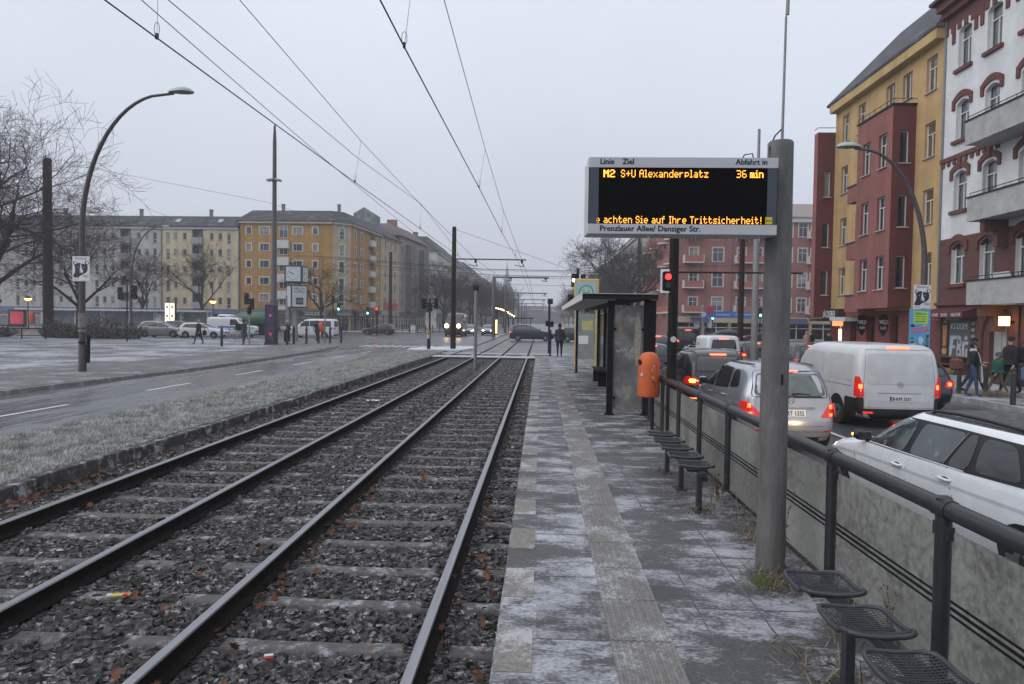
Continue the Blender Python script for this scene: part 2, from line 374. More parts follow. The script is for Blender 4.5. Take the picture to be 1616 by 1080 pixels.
# ---------------------------------------------------------------- tracks
RAILT = mat('rail_head', (.30, .30, .32), .32, .85, var=.15, vs=3, stretch=(8, .3, 1)); RAILS = mat('rail_side', (.014, .011, .010), .85, var=.4, vs=10, spec=.12)
SLP = mat('sleeper_concrete', (.088, .083, .081), .85, var=.35, vs=30, bump=.2, bs=80, frost=.36, fs=9, fcol=(.36, .365, .39))
CLIP = mat('clip_steel', (.05, .043, .04), .6, .4, var=.3, vs=30, frost=.3, fs=15, fcol=(.4, .4, .42))
def rail_mesh():
    b = MB(); pr = [(-.070, -.15), (.070, -.15), (.070, -.138), (.016, -.118), (.010, -.100), (.010, -.045), (.034, -.034), (.036, -.010), (.030, 0), (-.030, 0), (-.036, -.010), (-.034, -.034), (-.010, -.045), (-.010, -.100), (-.016, -.118), (-.070, -.138)]
    n = len(pr)
    for y in (-3.0, 37.45): b.v += [(x, y, z) for x, z in pr]
    for i in range(n): b.f.append((i, (i + 1) % n, n + (i + 1) % n, n + i)); b.m.append(0 if i in (8, 7, 9) else 1)
    b.f += [tuple(range(n - 1, -1, -1)), tuple(range(n, 2 * n))]; b.m += [1, 1]
    return b
def track(xc, label):
    t = thing('tram_track', label, 'track', (xc, 0, 0), 0, 'tram tracks')
    r0 = rail_mesh().build('rail', [RAILT, RAILS], t, loc=(-.7525, 0, 0)); put('rail', r0.data, t, (.7525, 0, 0))
    b = MB(); prof = [(-1.25, -.155), (-.42, -.152), (-.36, -.160), (.36, -.160), (.42, -.152), (1.25, -.155)]
    for x, z in prof: b.v += [(x, -.125, -.28), (x, -.074, z - .012), (x, -.062, z), (x, .062, z), (x, .074, z - .012), (x, .125, -.28)]
    for i in range(5):
        for j in range(5): a = i * 6 + j; b.f.append((a, a + 6, a + 7, a + 1)); b.m.append(0)
    b.f += [(0, 1, 2, 3, 4, 5), (35, 34, 33, 32, 31, 30)]; b.m += [0, 0]
    c = MB()
    for rx in (0,):
        for s in (-1, 1):
            x = rx + s * .115
            c.box((x, 0, -.145), (.07, .13, .016), bev=.004)
            c.tube([(x - s * .035, -.05, -.13), (x + s * .01, -.055, -.118), (x + s * .035, -.03, -.115), (x + s * .03, .0, -.122), (x - s * .02, .01, -.128), (x + s * .03, .03, -.116), (x + s * .01, .058, -.118), (x - s * .035, .05, -.13)], .0075, 5)
            c.lathe([(.018, 0), (.018, .03), (.012, .04)], (x + s * .012, 0, -.14), 6)
        c.box((rx, 0, -.152), (.16, .17, .006))
    sm = cm = None; y = 4.38 - .697 * 5
    while y < 37.2:
        if sm is None:
            so = b.build('sleeper', SLP, t, loc=(0, y, 0)); sm = so.data; co = c.build('rail_clip', CLIP, so, loc=(-.7525, 0, 0)); cm = co.data; put('rail_clip', cm, so, (.7525, 0, 0))
        else:
            so = put('sleeper', sm, t, (0, y, 0)); put('rail_clip', cm, so, (-.7525, 0, 0)); put('rail_clip', cm, so, (.7525, 0, 0))
        y += .697
    return t
track(-1.465, 'tram track running right beside the platform edge')
track(-4.40, 'tram track on the far side next to the frosted grass')
m = MB()
for x in (-5.15, -3.65, -2.2175, -.7125):
    for y0, y1 in ((37.5, 120),):
        m.box((x, (y0 + y1) / 2, -.012), (.10, y1 - y0, .03))
struct(m.build('grooved_rails', RAILS))
# fallen leaves, litter
LEAF = mat('oak_leaf', (.125, .044, .020), .8, var=.6, vs=15)
m = MB()
def leaf(x, y, z, s):
    a = random.uniform(0, 6.28); M3 = Matrix.Rotation(a, 3, 'Z') @ Matrix.Rotation(random.uniform(-1.0, 1.0), 3, 'X') @ Matrix.Rotation(random.uniform(-.9, .9), 3, 'Y')
    o = [(0, -.6, 0), (.12, -.35, .03), (.4, -.4, .1), (.22, -.1, .04), (.5, .1, .14), (.2, .2, .03), (.28, .5, .1), (.06, .4, .02), (0, .75, .05), (-.06, .4, .02), (-.28, .5, .1), (-.2, .2, .03), (-.5, .1, .14), (-.22, -.1, .04), (-.4, -.4, .1), (-.12, -.35, .03)]
    n = len(o); m.add([Vector((x, y, z)) + M3 @ (Vector(p) * s) for p in o] + [Vector((x, y, z))], [(i, (i + 1) % n, n) for i in range(n)])
for k in range(760):
    q = random.random()
    if q < .40: x = -6.0 + abs(random.gauss(0, .12)); y = random.uniform(4.5, 9) if random.random() < .6 else random.uniform(5, 34)
    elif q < .62: x = random.choice([-.72, -2.2, -2.2]) + random.gauss(.14, .12); y = random.uniform(2.8, 9)
    elif q < .78: x = random.uniform(-.62, -.3); y = random.uniform(3, 22)
    else: x = random.uniform(-5.8, -.4); y = random.uniform(3, 20)
    leaf(x, y, random.uniform(-.135, -.115), random.uniform(.035, .08))
tag(m.build('fallen_leaves', LEAF), 'brown oak leaves scattered over the ballast and along the edging', 'leaves', kind='stuff')
m = MB(); m.box((0, 0, 0), (.16, .045, .012), 0, bev=.004); m.box((.05, 0, .002), (.035, .047, .012), 1)
m.box((-.07, 0, .002), (.03, .047, .012), 2)
tag(m.build('sweet_wrapper', [mat('wr_yellow', (.55, .40, .05), .4), mat('wr_red', (.5, .03, .03), .4), LIGHTG], loc=(-3.17, 5.0, -.12), rz=.25), 'yellow and red foil wrapper lying on the stones between the tracks', 'litter')
m = MB(); m.box((0, 0, 0), (.06, .04, .02), bev=.006); m.box((0, 0, .014), (.055, .03, .003), 1)
tag(m.build('cigarette_packet', [mat('packet_red', (.45, .04, .04), .5), mat('packet_white', (.6, .5, .48), .5)], loc=(-1.67, 4.15, -.125), rz=.3), 'small red packet lying on the stones between the near rails', 'litter')
m = MB()
for j in range(6):
    for i in range(8): m.v.append((-.16 + .045 * i + random.uniform(-.02, .02), -.09 + .04 * j + random.uniform(-.02, .02), random.uniform(0, .05)))
for j in range(5):
    for i in range(7): a = j * 8 + i; m.f.append((a, a + 1, a + 9, a + 8)); m.m.append(0)
tag(m.build('crumpled_paper', mat('paper_white', (.6, .6, .64), .7), loc=(-4.35, 17.6, -.14)), 'crumpled pale plastic sheet lying inside the far track', 'litter')

# ---------------------------------------------------------------- platform
PLAT = mat('platform_paver', (.072, .071, .073), .6, var=.4, vs=60, bump=.4, bs=220, frost=.60, fs=2.3, fcol=(.40, .41, .445), stretch=(.62, 1.15, 1))
n_ = PLAT.node_tree.nodes; l_ = PLAT.node_tree.links; b_ = n_['Principled BSDF']; s_ = b_.inputs['Base Color'].links[0].from_socket
g_ = n_.new('ShaderNodeNewGeometry'); m_ = n_.new('ShaderNodeVectorMath'); m_.operation = 'MULTIPLY'; m_.inputs[1].default_value = (2.5, 2.0, 0); f_ = n_.new('ShaderNodeVectorMath'); f_.operation = 'FLOOR'; w_ = n_.new('ShaderNodeTexWhiteNoise'); r_ = n_.new('ShaderNodeMapRange'); r_.inputs[3].default_value = .80; r_.inputs[4].default_value = 1.16; h_ = n_.new('ShaderNodeVectorMath'); h_.operation = 'SCALE'
l_.new(g_.outputs['Position'], m_.inputs[0]); l_.new(m_.outputs[0], f_.inputs[0]); l_.new(f_.outputs[0], w_.inputs['Vector']); l_.new(w_.outputs['Value'], r_.inputs[0]); l_.new(s_, h_.inputs[0]); l_.new(r_.outputs[0], h_.inputs['Scale']); l_.new(h_.outputs[0], b_.inputs['Base Color'])
TACT = mat('tactile_paver', (.175, .168, .156), .75, var=.3, vs=25, bump=.3, bs=120, frost=.54, fs=2.2, fcol=(.42, .42, .44))
SQ = mat('edge_marking', (.185, .172, .15), .7, var=.35, vs=30, bump=.2, bs=120, frost=.50, fs=2.4, fcol=(.42, .42, .44))
PZ = .12
m = MB(); m.box((.95, 16.2, (PZ - .34) / 2), (2.38, 42.4, PZ + .34), bev=.02)
struct(m.build('platform', PLAT))
m = MB(); y = -2.88 + .5
y = 3.6 - 7
while y < 37:
    m.box((-.125, y + .27, PZ + .002), (.21, .54, .004)); y += 1.0
struct(m.build('platform_edge_markings', SQ))
m = MB()
y = -2.6
while y < 36.8:
    m.box((.625, y + .295, PZ + .001), (.37, .585, .004))
    for k in range(9): m.box((.455 + .0425 * k, y + .295, PZ + .006), (.020, .585, .006))
    y += .6
struct(m.build('tactile_paving', TACT))
JO = mat('paver_joint', (.105, .105, .11), .9, var=.4, vs=8)
m = MB()
for x in (1.06, 1.46): m.box((x, 16, PZ + .001), (.010, 41, .003))
for k in range(40): m.box((1.50, -2.5 + k, PZ + .0013), (.86, .008, .003)); m.box((.21, -2.0 + k, PZ + .0013), (.45, .008, .003))
struct(m.build('platform_joints', JO))
# dry leaves, twigs and weeds caught along the fence foot
m = MB(); WE = [mat('dry_weed', (.10, .065, .04), .9, var=.5, vs=12), mat('dry_straw', (.22, .18, .12), .9, var=.4, vs=12), mat('weed_green', (.12, .16, .06), .9, var=.4)]
for cx, cy, n, sp in [(1.86, 5.15, 240, .16), (1.7, 5.0, 120, .12), (1.60, 3.75, 140, .16), (1.55, 3.2, 120, .14), (1.95, 6.0, 150, .16), (1.98, 6.9, 200, .2), (1.62, 6.95, 110, .12), (1.62, 7.9, 90, .12), (1.62, 8.7, 80, .12), (2.05, 7.8, 130, .2), (2.02, 9.0, 120, .25), (2.0, 11.5, 160, .25), (1.98, 12.8, 120, .2), (2.03, 4.3, 120, .2)]:
    for k in range(n):
        x = cx + random.gauss(0, sp * .7); y = cy + random.gauss(0, sp * 1.3); x = min(x, 2.08)
        a = random.uniform(0, 6.28); L = random.uniform(.03, .14); up = random.uniform(0, .35) if random.random() < .8 else random.uniform(.5, 1.2)
        p = Vector((x, y, PZ)); q = p + Vector((math.cos(a) * L, math.sin(a) * L, up * L + .005)); wd = random.uniform(.002, .006)
        d = Vector((-math.sin(a) * wd, math.cos(a) * wd, 0)); m.add([p - d, p + d, q + d * .3, q - d * .3], [(0, 1, 2, 3)], 0 if random.random() < .62 else 1)
for k in range(160):
    x = 1.63 + random.gauss(0, .05); y = 4.97 + random.gauss(0, .06); L = random.uniform(.02, .07); a = random.uniform(0, 6.28)
    m.add([(x, y, PZ), (x + .006, y, PZ), (x + math.cos(a) * L * .5, y + math.sin(a) * L * .5, PZ + L)], [(0, 1, 2)], 2)
tag(m.build('dry_weeds', WE), 'dry leaves, straw and weeds caught along the foot of the glass railing', 'weeds', kind='stuff')
def weed(x, y, h, n):
    b = MB()
    for k in range(n):
        a = random.uniform(0, 6.28); t = random.uniform(.05, .3); p = [Vector((random.gauss(0, .015), random.gauss(0, .015), 0))]
        for i in range(4): p.append(p[-1] + Vector((math.cos(a) * t * h / 4 * (i * .5), math.sin(a) * t * h / 4 * (i * .5), h / 4 * random.uniform(.7, 1))))
        b.tube(p, [.004, .0035, .003, .002, .0012], 4)
        for i in range(1, 5):
            for q in range(3):
                c = p[i] + Vector((random.gauss(0, .012), random.gauss(0, .012), random.gauss(0, .01))); b.add([c, c + Vector((.012, .004, .012)), c + Vector((0, .01, .02))], [(0, 1, 2)])
    return b.build('dead_weed', WE[0], loc=(x, y, PZ))
for x, y, h, n, l in [(2.0, 12.2, .45, 9, 'dead brown weed stalks at the railing foot near the orange bin'), (2.02, 5.6, .62, 3, 'tall thin dead weed stalk against the railing glass behind the display pole'), (2.02, 4.62, .22, 5, 'small bushy dead weed at the railing foot behind the nearest seats'), (2.03, 3.95, .42, 3, 'thin dry weed stalk leaning on the railing glass beside the nearest post'), (1.93, 7.35, .3, 6, 'low dead weed growing behind the far row of seats')]:
    tag(weed(x, y, h, n), l, 'weed', 'weeds along the railing')
# ---------------------------------------------------------------- platform furniture
RAILM = mat('rail_paint', (.022, .023, .027), .40, .0, var=.25, vs=14, bump=.1, bs=50)
def glassm():
    m = bpy.data.materials.new('dirty_glass'); m.use_nodes = True; n = m.node_tree.nodes; l = m.node_tree.links; n.clear()
    out = n.new('ShaderNodeOutputMaterial'); ad = n.new('ShaderNodeMixShader'); tr = n.new('ShaderNodeBsdfTranslucent'); pr = n.new('ShaderNodeBsdfPrincipled'); a2 = n.new('ShaderNodeMixShader'); rf = n.new('ShaderNodeBsdfRefraction')
    g = n.new('ShaderNodeNewGeometry'); no = n.new('ShaderNodeTexNoise'); no.inputs['Scale'].default_value = 19; no.inputs['Detail'].default_value = 9; no.inputs['Roughness'].default_value = .8
    n2 = n.new('ShaderNodeTexNoise'); n2.inputs['Scale'].default_value = 1.3; n2.inputs['Detail'].default_value = 4
    l.new(g.outputs['Position'], no.inputs['Vector']); l.new(g.outputs['Position'], n2.inputs['Vector'])
    r = n.new('ShaderNodeValToRGB'); r.color_ramp.elements[0].position = .43; r.color_ramp.elements[0].color = (.080, .080, .076, 1); r.color_ramp.elements[1].position = .56; r.color_ramp.elements[1].color = (.45, .455, .44, 1)
    mx = n.new('ShaderNodeMath'); mx.operation = 'MULTIPLY_ADD'; mx.inputs[1].default_value = .35; l.new(n2.outputs[0], mx.inputs[0]); mm = n.new('ShaderNodeMath'); mm.operation = 'MULTIPLY'; mm.inputs[1].default_value = .65; l.new(no.outputs[0], mm.inputs[0]); l.new(mm.outputs[0], mx.inputs[2])
    l.new(mx.outputs[0], r.inputs[0]); l.new(r.outputs[0], pr.inputs['Base Color']); pr.inputs['Roughness'].default_value = .30
    bp = n.new('ShaderNodeBump'); bp.inputs['Strength'].default_value = .35; bp.inputs['Distance'].default_value = .01; l.new(no.outputs[0], bp.inputs['Height']); l.new(bp.outputs[0], pr.inputs['Normal'])
    tr.inputs[0].default_value = (.62, .61, .56, 1); rf.inputs['Color'].default_value = (.8, .8, .75, 1); rf.inputs['Roughness'].default_value = .42; rf.inputs['IOR'].default_value = 1.05
    l.new(tr.outputs[0], a2.inputs[1]); l.new(rf.outputs[0], a2.inputs[2]); a2.inputs[0].default_value = .62
    ad.inputs[0].default_value = .62; l.new(pr.outputs[0], ad.inputs[1]); l.new(a2.outputs[0], ad.inputs[2]); l.new(ad.outputs[0], out.inputs[0]); return m
GLASSD = glassm()
t = thing('platform_railing', 'dark steel railing with dirty glass panels between platform and road', 'railing', (2.14, 0, 0))
PX, P0, PD = 2.14, 3.66, 1.37
ys = [P0 + PD * k for k in range(-4, 8)]
b = MB(); b.tube([(0, ys[0] - .7, 1.05), (0, ys[-1] + .1, 1.05)], .049, 14)
for y in ys: b.lathe([(.053, -.07), (.055, -.066), (.055, .066), (.053, .07)], (0, y, 1.05), 14, axis='y'); b.ball((0, y, 1.095), (.042, .042, .022), 10)
b.build('handrail', RAILM, t, 50)
pm = gm = None
for i, y in enumerate(ys):
    if pm is None:
        b = MB(); b.lathe([(.041, PZ - .02), (.041, 1.02)], n=12); b.lathe([(.07, PZ - .01), (.07, PZ + .012)], n=12); b.box((0, 0, .93), (.03, .15, .07)); b.box((0, 0, .22), (.03, .13, .06))
        pm = b.build('post', RAILM, t, 50, loc=(0, y, 0)).data
    else: put('post', pm, t, (0, y, 0))
    if i < len(ys) - 1:
        if gm is None:
            b = MB(); b.box((0, 0, .54), (.012, PD - .13, .80)); e_ = MB()
            for k in range(3): e_.box((-.0075, 0, .545 + (k - 1) * .035), (.003, PD - .14, .014 if k != 1 else .018))
            gp_ = b.build('glass_panel', GLASSD, t, loc=(.015, y + PD / 2, 0)); gm = gp_.data
            sm_ = e_.build('stripes', BLACK, gp_).data
        else: gp_ = put('glass_panel', gm, t, (.015, y + PD / 2, 0)); put('stripes', sm_, gp_)
m = MB(); m.box((2.34, 6.0, -.06), (.22, 32, .30), bev=.02); struct(m.build('platform_kerb', KERB))
# wire seats
SEATM = mat('seat_steel', (.045, .047, .056), .42, .3, var=.2, vs=20)
def seat_parts():
    r = MB(); W, D = .165, .19
    def sz(a, c): return .035 * (c / D) ** 2 * .6 - .02 * (1 - (a / W) ** 2) + (.018 if c < -D * .6 else 0)
    pts = []
    for k in range(41):
        q = 2 * math.pi * k / 40; ca, sa = math.cos(q), math.sin(q)
        a = W * math.copysign(abs(ca) ** .38, ca); c = D * math.copysign(abs(sa) ** .38, sa); pts.append((a, c, sz(a, c)))
    r.tube(pts, .0125, 8, cap=False)
    g_ = MB(); n = 17
    for i in range(1, n):
        a = -W + 2 * W * i / n; g_.tube([(a, -D + 2 * D * k / 10, sz(a, -D + 2 * D * k / 10)) for k in range(11)], .0026, 4)
    for i in range(1, n + 2):
        c = -D + 2 * D * i / (n + 2); g_.tube([(-W + 2 * W * k / 8, c, sz(-W + 2 * W * k / 8, c) + .003) for k in range(9)], .0026, 4)
    k_ = MB(); k_.box((.02, 0, -.045), (.20, .05, .035), bev=.006); k_.box((.02, 0, -.025), (.24, .03, .012))
    return r, g_, k_
def seat_row(label, x, ys, legs):
    t = thing('seat_row', label, 'seats', (x, 0, PZ), 0, 'rows of wire seats on the platform')
    r, g_, k_ = seat_parts(); me = None
    for y in ys:
        if me is None:
            s = r.build('seat', SEATM, t, 60, loc=(0, y, .445)); a = g_.build('wire_mesh', SEATM, s, 60); c = k_.build('seat_bracket', SEATM, s, 40); me = (s.data, a.data, c.data)
        else: s = put('seat', me[0], t, (0, y, .445)); put('wire_mesh', me[1], s); put('seat_bracket', me[2], s)
    b = MB(); b.box((.06, (ys[0] + ys[-1]) / 2, .375), (.06, abs(ys[-1] - ys[0]) + .3, .05), bev=.006); b.build('beam', SEATM, t)
    for y in legs:
        b = MB(); b.box((0, 0, .185), (.055, .055, .37), bev=.006); b.box((0, 0, .008), (.12, .12, .012)); b.box((.03, 0, .33), (.10, .05, .05)); b.build('leg', SEATM, t, loc=(.03, y, 0))
seat_row('nearest row of dark wire seats, cut by the lower right corner', 1.585, [3.80, 3.32, 2.84, 2.36], [3.55, 2.55])
seat_row('farther row of five dark wire seats beyond the display pole', 1.585, [6.95, 7.42, 7.89, 8.36, 8.83], [6.88, 7.75, 8.6])
# ---- departure display on its pole
DOT = {'M': '10001 11011 10101 10101 10001 10001 10001', '2': '01110 10001 00001 00110 01000 10000 11111', 'S': '01110 10001 10000 01110 00001 10001 01110', '+': '00000 00100 00100 11111 00100 00100 00000', 'U': '10001 10001 10001 10001 10001 10001 01110', 'A': '01110 10001 10001 11111 10001 10001 10001', 'l': '01100 00100 00100 00100 00100 00100 01110', 'e': '00000 00000 01110 10001 11111 10000 01110', 'x': '00000 00000 10001 01010 00100 01010 10001', 'a': '00000 00000 01110 00001 01111 10001 01111', 'n': '00000 00000 11110 10001 10001 10001 10001', 'd': '00001 00001 01111 10001 10001 10001 01111', 'r': '00000 00000 10110 11000 10000 10000 10000', 'p': '00000 00000 11110 10001 10001 11110 10000', 't': '01000 01000 11110 01000 01000 01001 00110', 'z': '00000 00000 11111 00010 00100 01000 11111', '3': '11110 00001 00001 01110 00001 00001 11110', '6': '01110 10000 10000 11110 10001 10001 01110', 'm': '00000 00000 11010 10101 10101 10101 10101', 'i': '00100 00000 01100 00100 00100 00100 01110', 'c': '00000 00000 01110 10000 10000 10000 01110', 'h': '10000 10000 11110 10001 10001 10001 10001', 'u': '00000 00000 10001 10001 10001 10001 01111', 'f': '00110 01000 11110 01000 01000 01000 01000', 'I': '01110 00100 00100 00100 00100 00100 01110', 'T': '11111 00100 00100 00100 00100 00100 00100', 's': '00000 00000 01111 10000 01110 00001 11110', '!': '00100 00100 00100 00100 00100 00000 00100', ' ': '00000 ' * 6 + '00000'}
def led(mb, s, x0, z0, px, pz, fn, bold=False):
    x = x0
    for ch in s:
        rows = DOT[ch].split(); w_ = 5; narrow = ch in 'il!I'
        for r_, row in enumerate(rows):
            for c_, q in enumerate(row):
                if q == '1':
                    a = x + (c_ - (1 if narrow else 0)) * px; b_ = z0 + (6 - r_) * pz
                    mb.quad(fn(a, b_, .001), fn(a + px * (1.5 if bold else .86), b_, .001), fn(a + px * (1.5 if bold else .86), b_ + pz * .86, .001), fn(a, b_ + pz * .86, .001))
        x += px * (4.2 if narrow else 3.4 if ch == ' ' else 6.1)
    return x
t = thing('departure_display', 'grey framed departure board with glowing orange text hung on the concrete pole', 'display', (0, 5.1, 0))
X0, X1, Z0, Z1, DY = .335, 1.725, 2.655, 3.225, .15
b = MB(); b.box(((X0 + X1) / 2, DY / 2 + .02, (Z0 + Z1) / 2), (X1 - X0, DY, Z1 - Z0), bev=.008)
b.box(((X0 + X1) / 2 - .02, DY + .05, (Z0 + Z1) / 2 - .01), (X1 - X0 - .02, .06, Z1 - Z0 - .02), bev=.01)
b.build('housing', mat('display_case', (.50, .51, .52), .45, .2, var=.1), t)
fn = XZ(X0, .0185, Z0); WD, HT = X1 - X0, Z1 - Z0
SIL = mat('sign_silver', (.46, .47, .50), .5, .1, var=.05)
b = MB(); b.box(((X0 + X1) / 2, .010, Z1 - .041), (WD - .012, .02, .074)); b.box(((X0 + X1) / 2, .010, Z0 + .041), (WD - .012, .02, .072)); b.build('fascia', SIL, t)
b = MB(); b.box(((X0 + X1) / 2, .013, (Z0 + Z1) / 2 + .001), (WD - .012, .016, HT - .155)); sc_ = b.build('screen', mat('screen_black', (.004, .004, .005), .6, var=.2, vs=30, spec=.08), t)
b = MB()
for x in (X0 + .045, X1 - .045): b.box((x, .004, (Z0 + Z1) / 2), (.07, .004, HT - .158))
b.parts('screen_border', mat('screen_blue', (.045, .055, .08), .3), sc_)
LED = glow('led_orange', (1, .42, .045), 2.4)
b = MB(); f2 = XZ(X0, .003, Z0)
led(b, 'M2', .113, .420, .0074, .0080, f2, True); led(b, 'S+U Alexanderplatz', .242, .420, .00625, .0080, f2); led(b, '36', 1.085, .420, .0066, .0080, f2); led(b, 'min', 1.182, .420, .0062, .0080, f2, True)
led(b, 'achten Sie auf Ihre Trittsicherheit!', .120, .083, .00590, .0077, f2); led(b, 'e', .066, .083, .0050, .0077, f2)
b.build('led_text', LED, sc_)
b = MB(); b.box((X1 - .065, .0005, Z0 + .108), (.05, .004, .052)); o = b.build('operator_badge', mat('badge_yellow', (.62, .52, .02), .5), t)
b = MB(); text(b, 'BVG', .022, fplane((X1 - .087, -.0016, Z0 + .100), (1, 0, 0), (0, -1, 0))); b.build('badge_text', BLACK, o)
b = MB(); f3 = XZ(X0, -.0005, Z0)
text(b, 'Linie', .064, f3, sx=.82) if False else None
for s, x, z, k in [('Linie', .085, .515, .95), ('Ziel', .25, .515, .95), ('Prenzlauer Allee/ Danziger Str.', .09, .024, 1.02)]:
    text(b, s, .058, fplane((X0 + x, -.0005, Z0 + z), (1, 0, 0), (0, -1, 0)), sx=k); text(b, s, .058, fplane((X0 + x + .0008, -.0007, Z0 + z + .0014), (1, 0, 0), (0, -1, 0)), sx=k)
    text(b, s, .058, fplane((X0 + x + .0026, -.0006, Z0 + z), (1, 0, 0), (0, -1, 0)), sx=k)
for d in (0, .0013, .0026): text(b, 'Abfahrt in', .058, fplane((X1 - .085 + d, -.0005 - d * .05, Z0 + .515), (1, 0, 0), (0, -1, 0)), align='RIGHT', sx=.98)
b.build('lettering', BLACK, t)
b = MB()
for k in range(46):
    x = random.uniform(X0 + .02, X1 - .05); L = random.uniform(.008, .05); b.tube([(x, .03 + random.uniform(0, .1), Z0 + .004), (x + .001, .05, Z0 - L)], [.0035, .0006], 5)
b.build('icicles', mat('ice', (.7, .72, .75), .08, var=0, spec=.8), t)
b = MB(); b.box((X1 + .01, .16, Z1 - .12), (.10, .06, .07)); b.box((X1 + .01, .16, Z0 + .12), (.10, .06, .07)); b.build('bracket', GREY, t)
t = thing('display_pole', 'thick grey concrete pole carrying the departure board, thin antenna on top', 'pole', (1.80, 5.30, PZ))
b = MB(); b.lathe([(.108, -.02), (.104, 1.0), (.094, 3.20), (.094, 3.255), (.085, 3.27)], n=28); b.build('shaft', CONC, t, 40)
b = MB(); b.tube([(.01, 0, 3.24), (.016, 0, 4.2)], [.011, .009], 8); b.tube([(.016, 0, 4.2), (.028, 0, 4.75)], [.006, .004], 6); b.lathe([(.013, 0), (.013, .12)], (.027, 0, 4.22), 8); b.build('antenna', GREY, t, 60)
b = MB(); b.tube([(-.08, -.03, 3.1), (-.09, -.03, 3.22), (-.05, -.02, 3.31), (0, 0, 3.36)], .006, 6); b.tube([(-.30, .0, 3.11), (-.27, .0, 3.17), (-.21, .0, 3.18), (-.19, .0, 3.10)], .005, 6); b.build('cable', BLACK, t)
b = MB(); b.box((.02, -.106, 1.47), (.012, .008, .08)); b.build('catch', BLACK, t)
# ---- black signal post with arm over the road
def signal_head(parent, loc, rz, lit, n=3, r=.1, back=False, white_rim=False, visor=True):
    b = MB(); h = n * (2 * r + .02) + .04
    b.box((0, .07, 0), (2 * r + .06, .16, h), bev=.02)
    o = b.build('signal_head', BLACK, parent, loc=loc, rz=rz)
    if white_rim:
        q = MB(); q.box((0, .025, 0), (2 * r + .12, .01, h + .07)); q.build('back_board', WHITE, o)
    v = MB(); e_ = MB()
    for k in range(n):
        z = (n - 1) / 2 * (2 * r + .02) - k * (2 * r + .02)
        ring = [(r * math.cos(a), r * math.sin(a)) for a in [math.pi * j / 8 - .1 for j in range(9)]]
        for (x0, z0), (x1, z1) in zip(ring, ring[1:]): v.quad((x0, -.01, z + z0), (x1, -.01, z + z1), (x1, -.16, z + z1 - .02), (x0, -.16, z + z0 - .02))
        if lit and lit[0] == k: continue
        e_.lathe([(r * .85, .0), (r * .85, .01)], (0, -.012, z), 14, axis='y')
    if visor: v.parts('visor', BLACK, o)
    if e_.v: e_.build('dark_lens', mat('lens_dark', (.02, .02, .02), .15), o)
    if lit:
        z = (n - 1) / 2 * (2 * r + .02) - lit[0] * (2 * r + .02); q = MB(); q.lathe([(r * .85, 0), (r * .85, .012)], (0, -.014, z), 16, axis='y'); q.build('lit_lens', lit[1], o)
    return o
t = thing('signal_post', 'black post with a lit red tram light and a thin arm over the road', 'traffic light', (2.19, 11.42, PZ))
b = MB(); b.lathe([(.085, -.02), (.082, 2.0), (.075, 4.1)], n=14); b.lathe([(.10, -.01), (.10, .03)], n=14); b.build('mast', mat('post_black', (.010, .009, .010), .5, var=.3, vs=10, spec=.2), t, 40)
b = MB(); b.tube([(.05, 0, 2.73), (2.1, 0, 2.735)], .016, 6); b.build('arm', DARK, t)
signal_head(t, (-.10, -.05, 2.58), 0, (0, SIG_R), 2, .06, white_rim=True, visor=False)
b = MB(); b.lathe([(.05, 0), (.05, .005)], (.0, -.087, 1.62), 12, axis='y'); b.build('sticker', LIGHTG, t)
# ---- orange bin
t = thing('litter_bin', 'orange dome topped litter bin on the railing beside the tram shelter', 'bin', (1.90, 11.95, PZ))
b = MB(); b.lathe([(.165, .60), (.185, .62), (.188, .70), (.188, 1.15), (.182, 1.22), (.165, 1.29), (.13, 1.345), (.07, 1.375), (.01, 1.38)], n=28)
b.lathe([(.192, .66), (.192, .68)], n=28); bo = b.build('bin_body', ORANGE, t, 40)
b = MB(); f_ = lambda a, z, off=0: Vector((math.sin(a) * (.186 + off), -math.cos(a) * (.186 + off), z))
b.plate([(-1.25 + .38 * math.cos(q), 1.20 + .055 * math.sin(q)) for q in [2 * math.pi * k / 14 for k in range(14)]], f_, .004); b.build('opening', BLACK, bo)
b = MB()
for k in range(11):
    a = random.uniform(-.1, .55); z = random.uniform(.78, 1.15); p = [(a + random.uniform(-.12, .12), z + random.uniform(-.05, .05)) for _ in range(4)]
    for (a0, z0), (a1, z1) in zip(p, p[1:]): b.quad(f_(a0, z0, .004), f_(a0, z0 + .02, .004), f_(a1, z1 + .02, .004), f_(a1, z1, .004), 0 if k % 2 else 1)
b.build('graffiti', [mat('scribble', (.08, .05, .05), .6), mat('scribble_pale', (.7, .4, .35), .6)], bo)
b = MB(); b.box((-.13, -.15, 1.0), (.07, .02, .05), rz=.7); b.build('sticker', WHITE, bo)
b = MB(); b.tube([(.10, .19, -.0), (.10, .19, 1.2)], .03, 8); b.box((.06, .17, 1.1), (.1, .06, .04)); b.box((.06, .17, .75), (.1, .06, .04)); b.build('bracket_post', DARK, t)
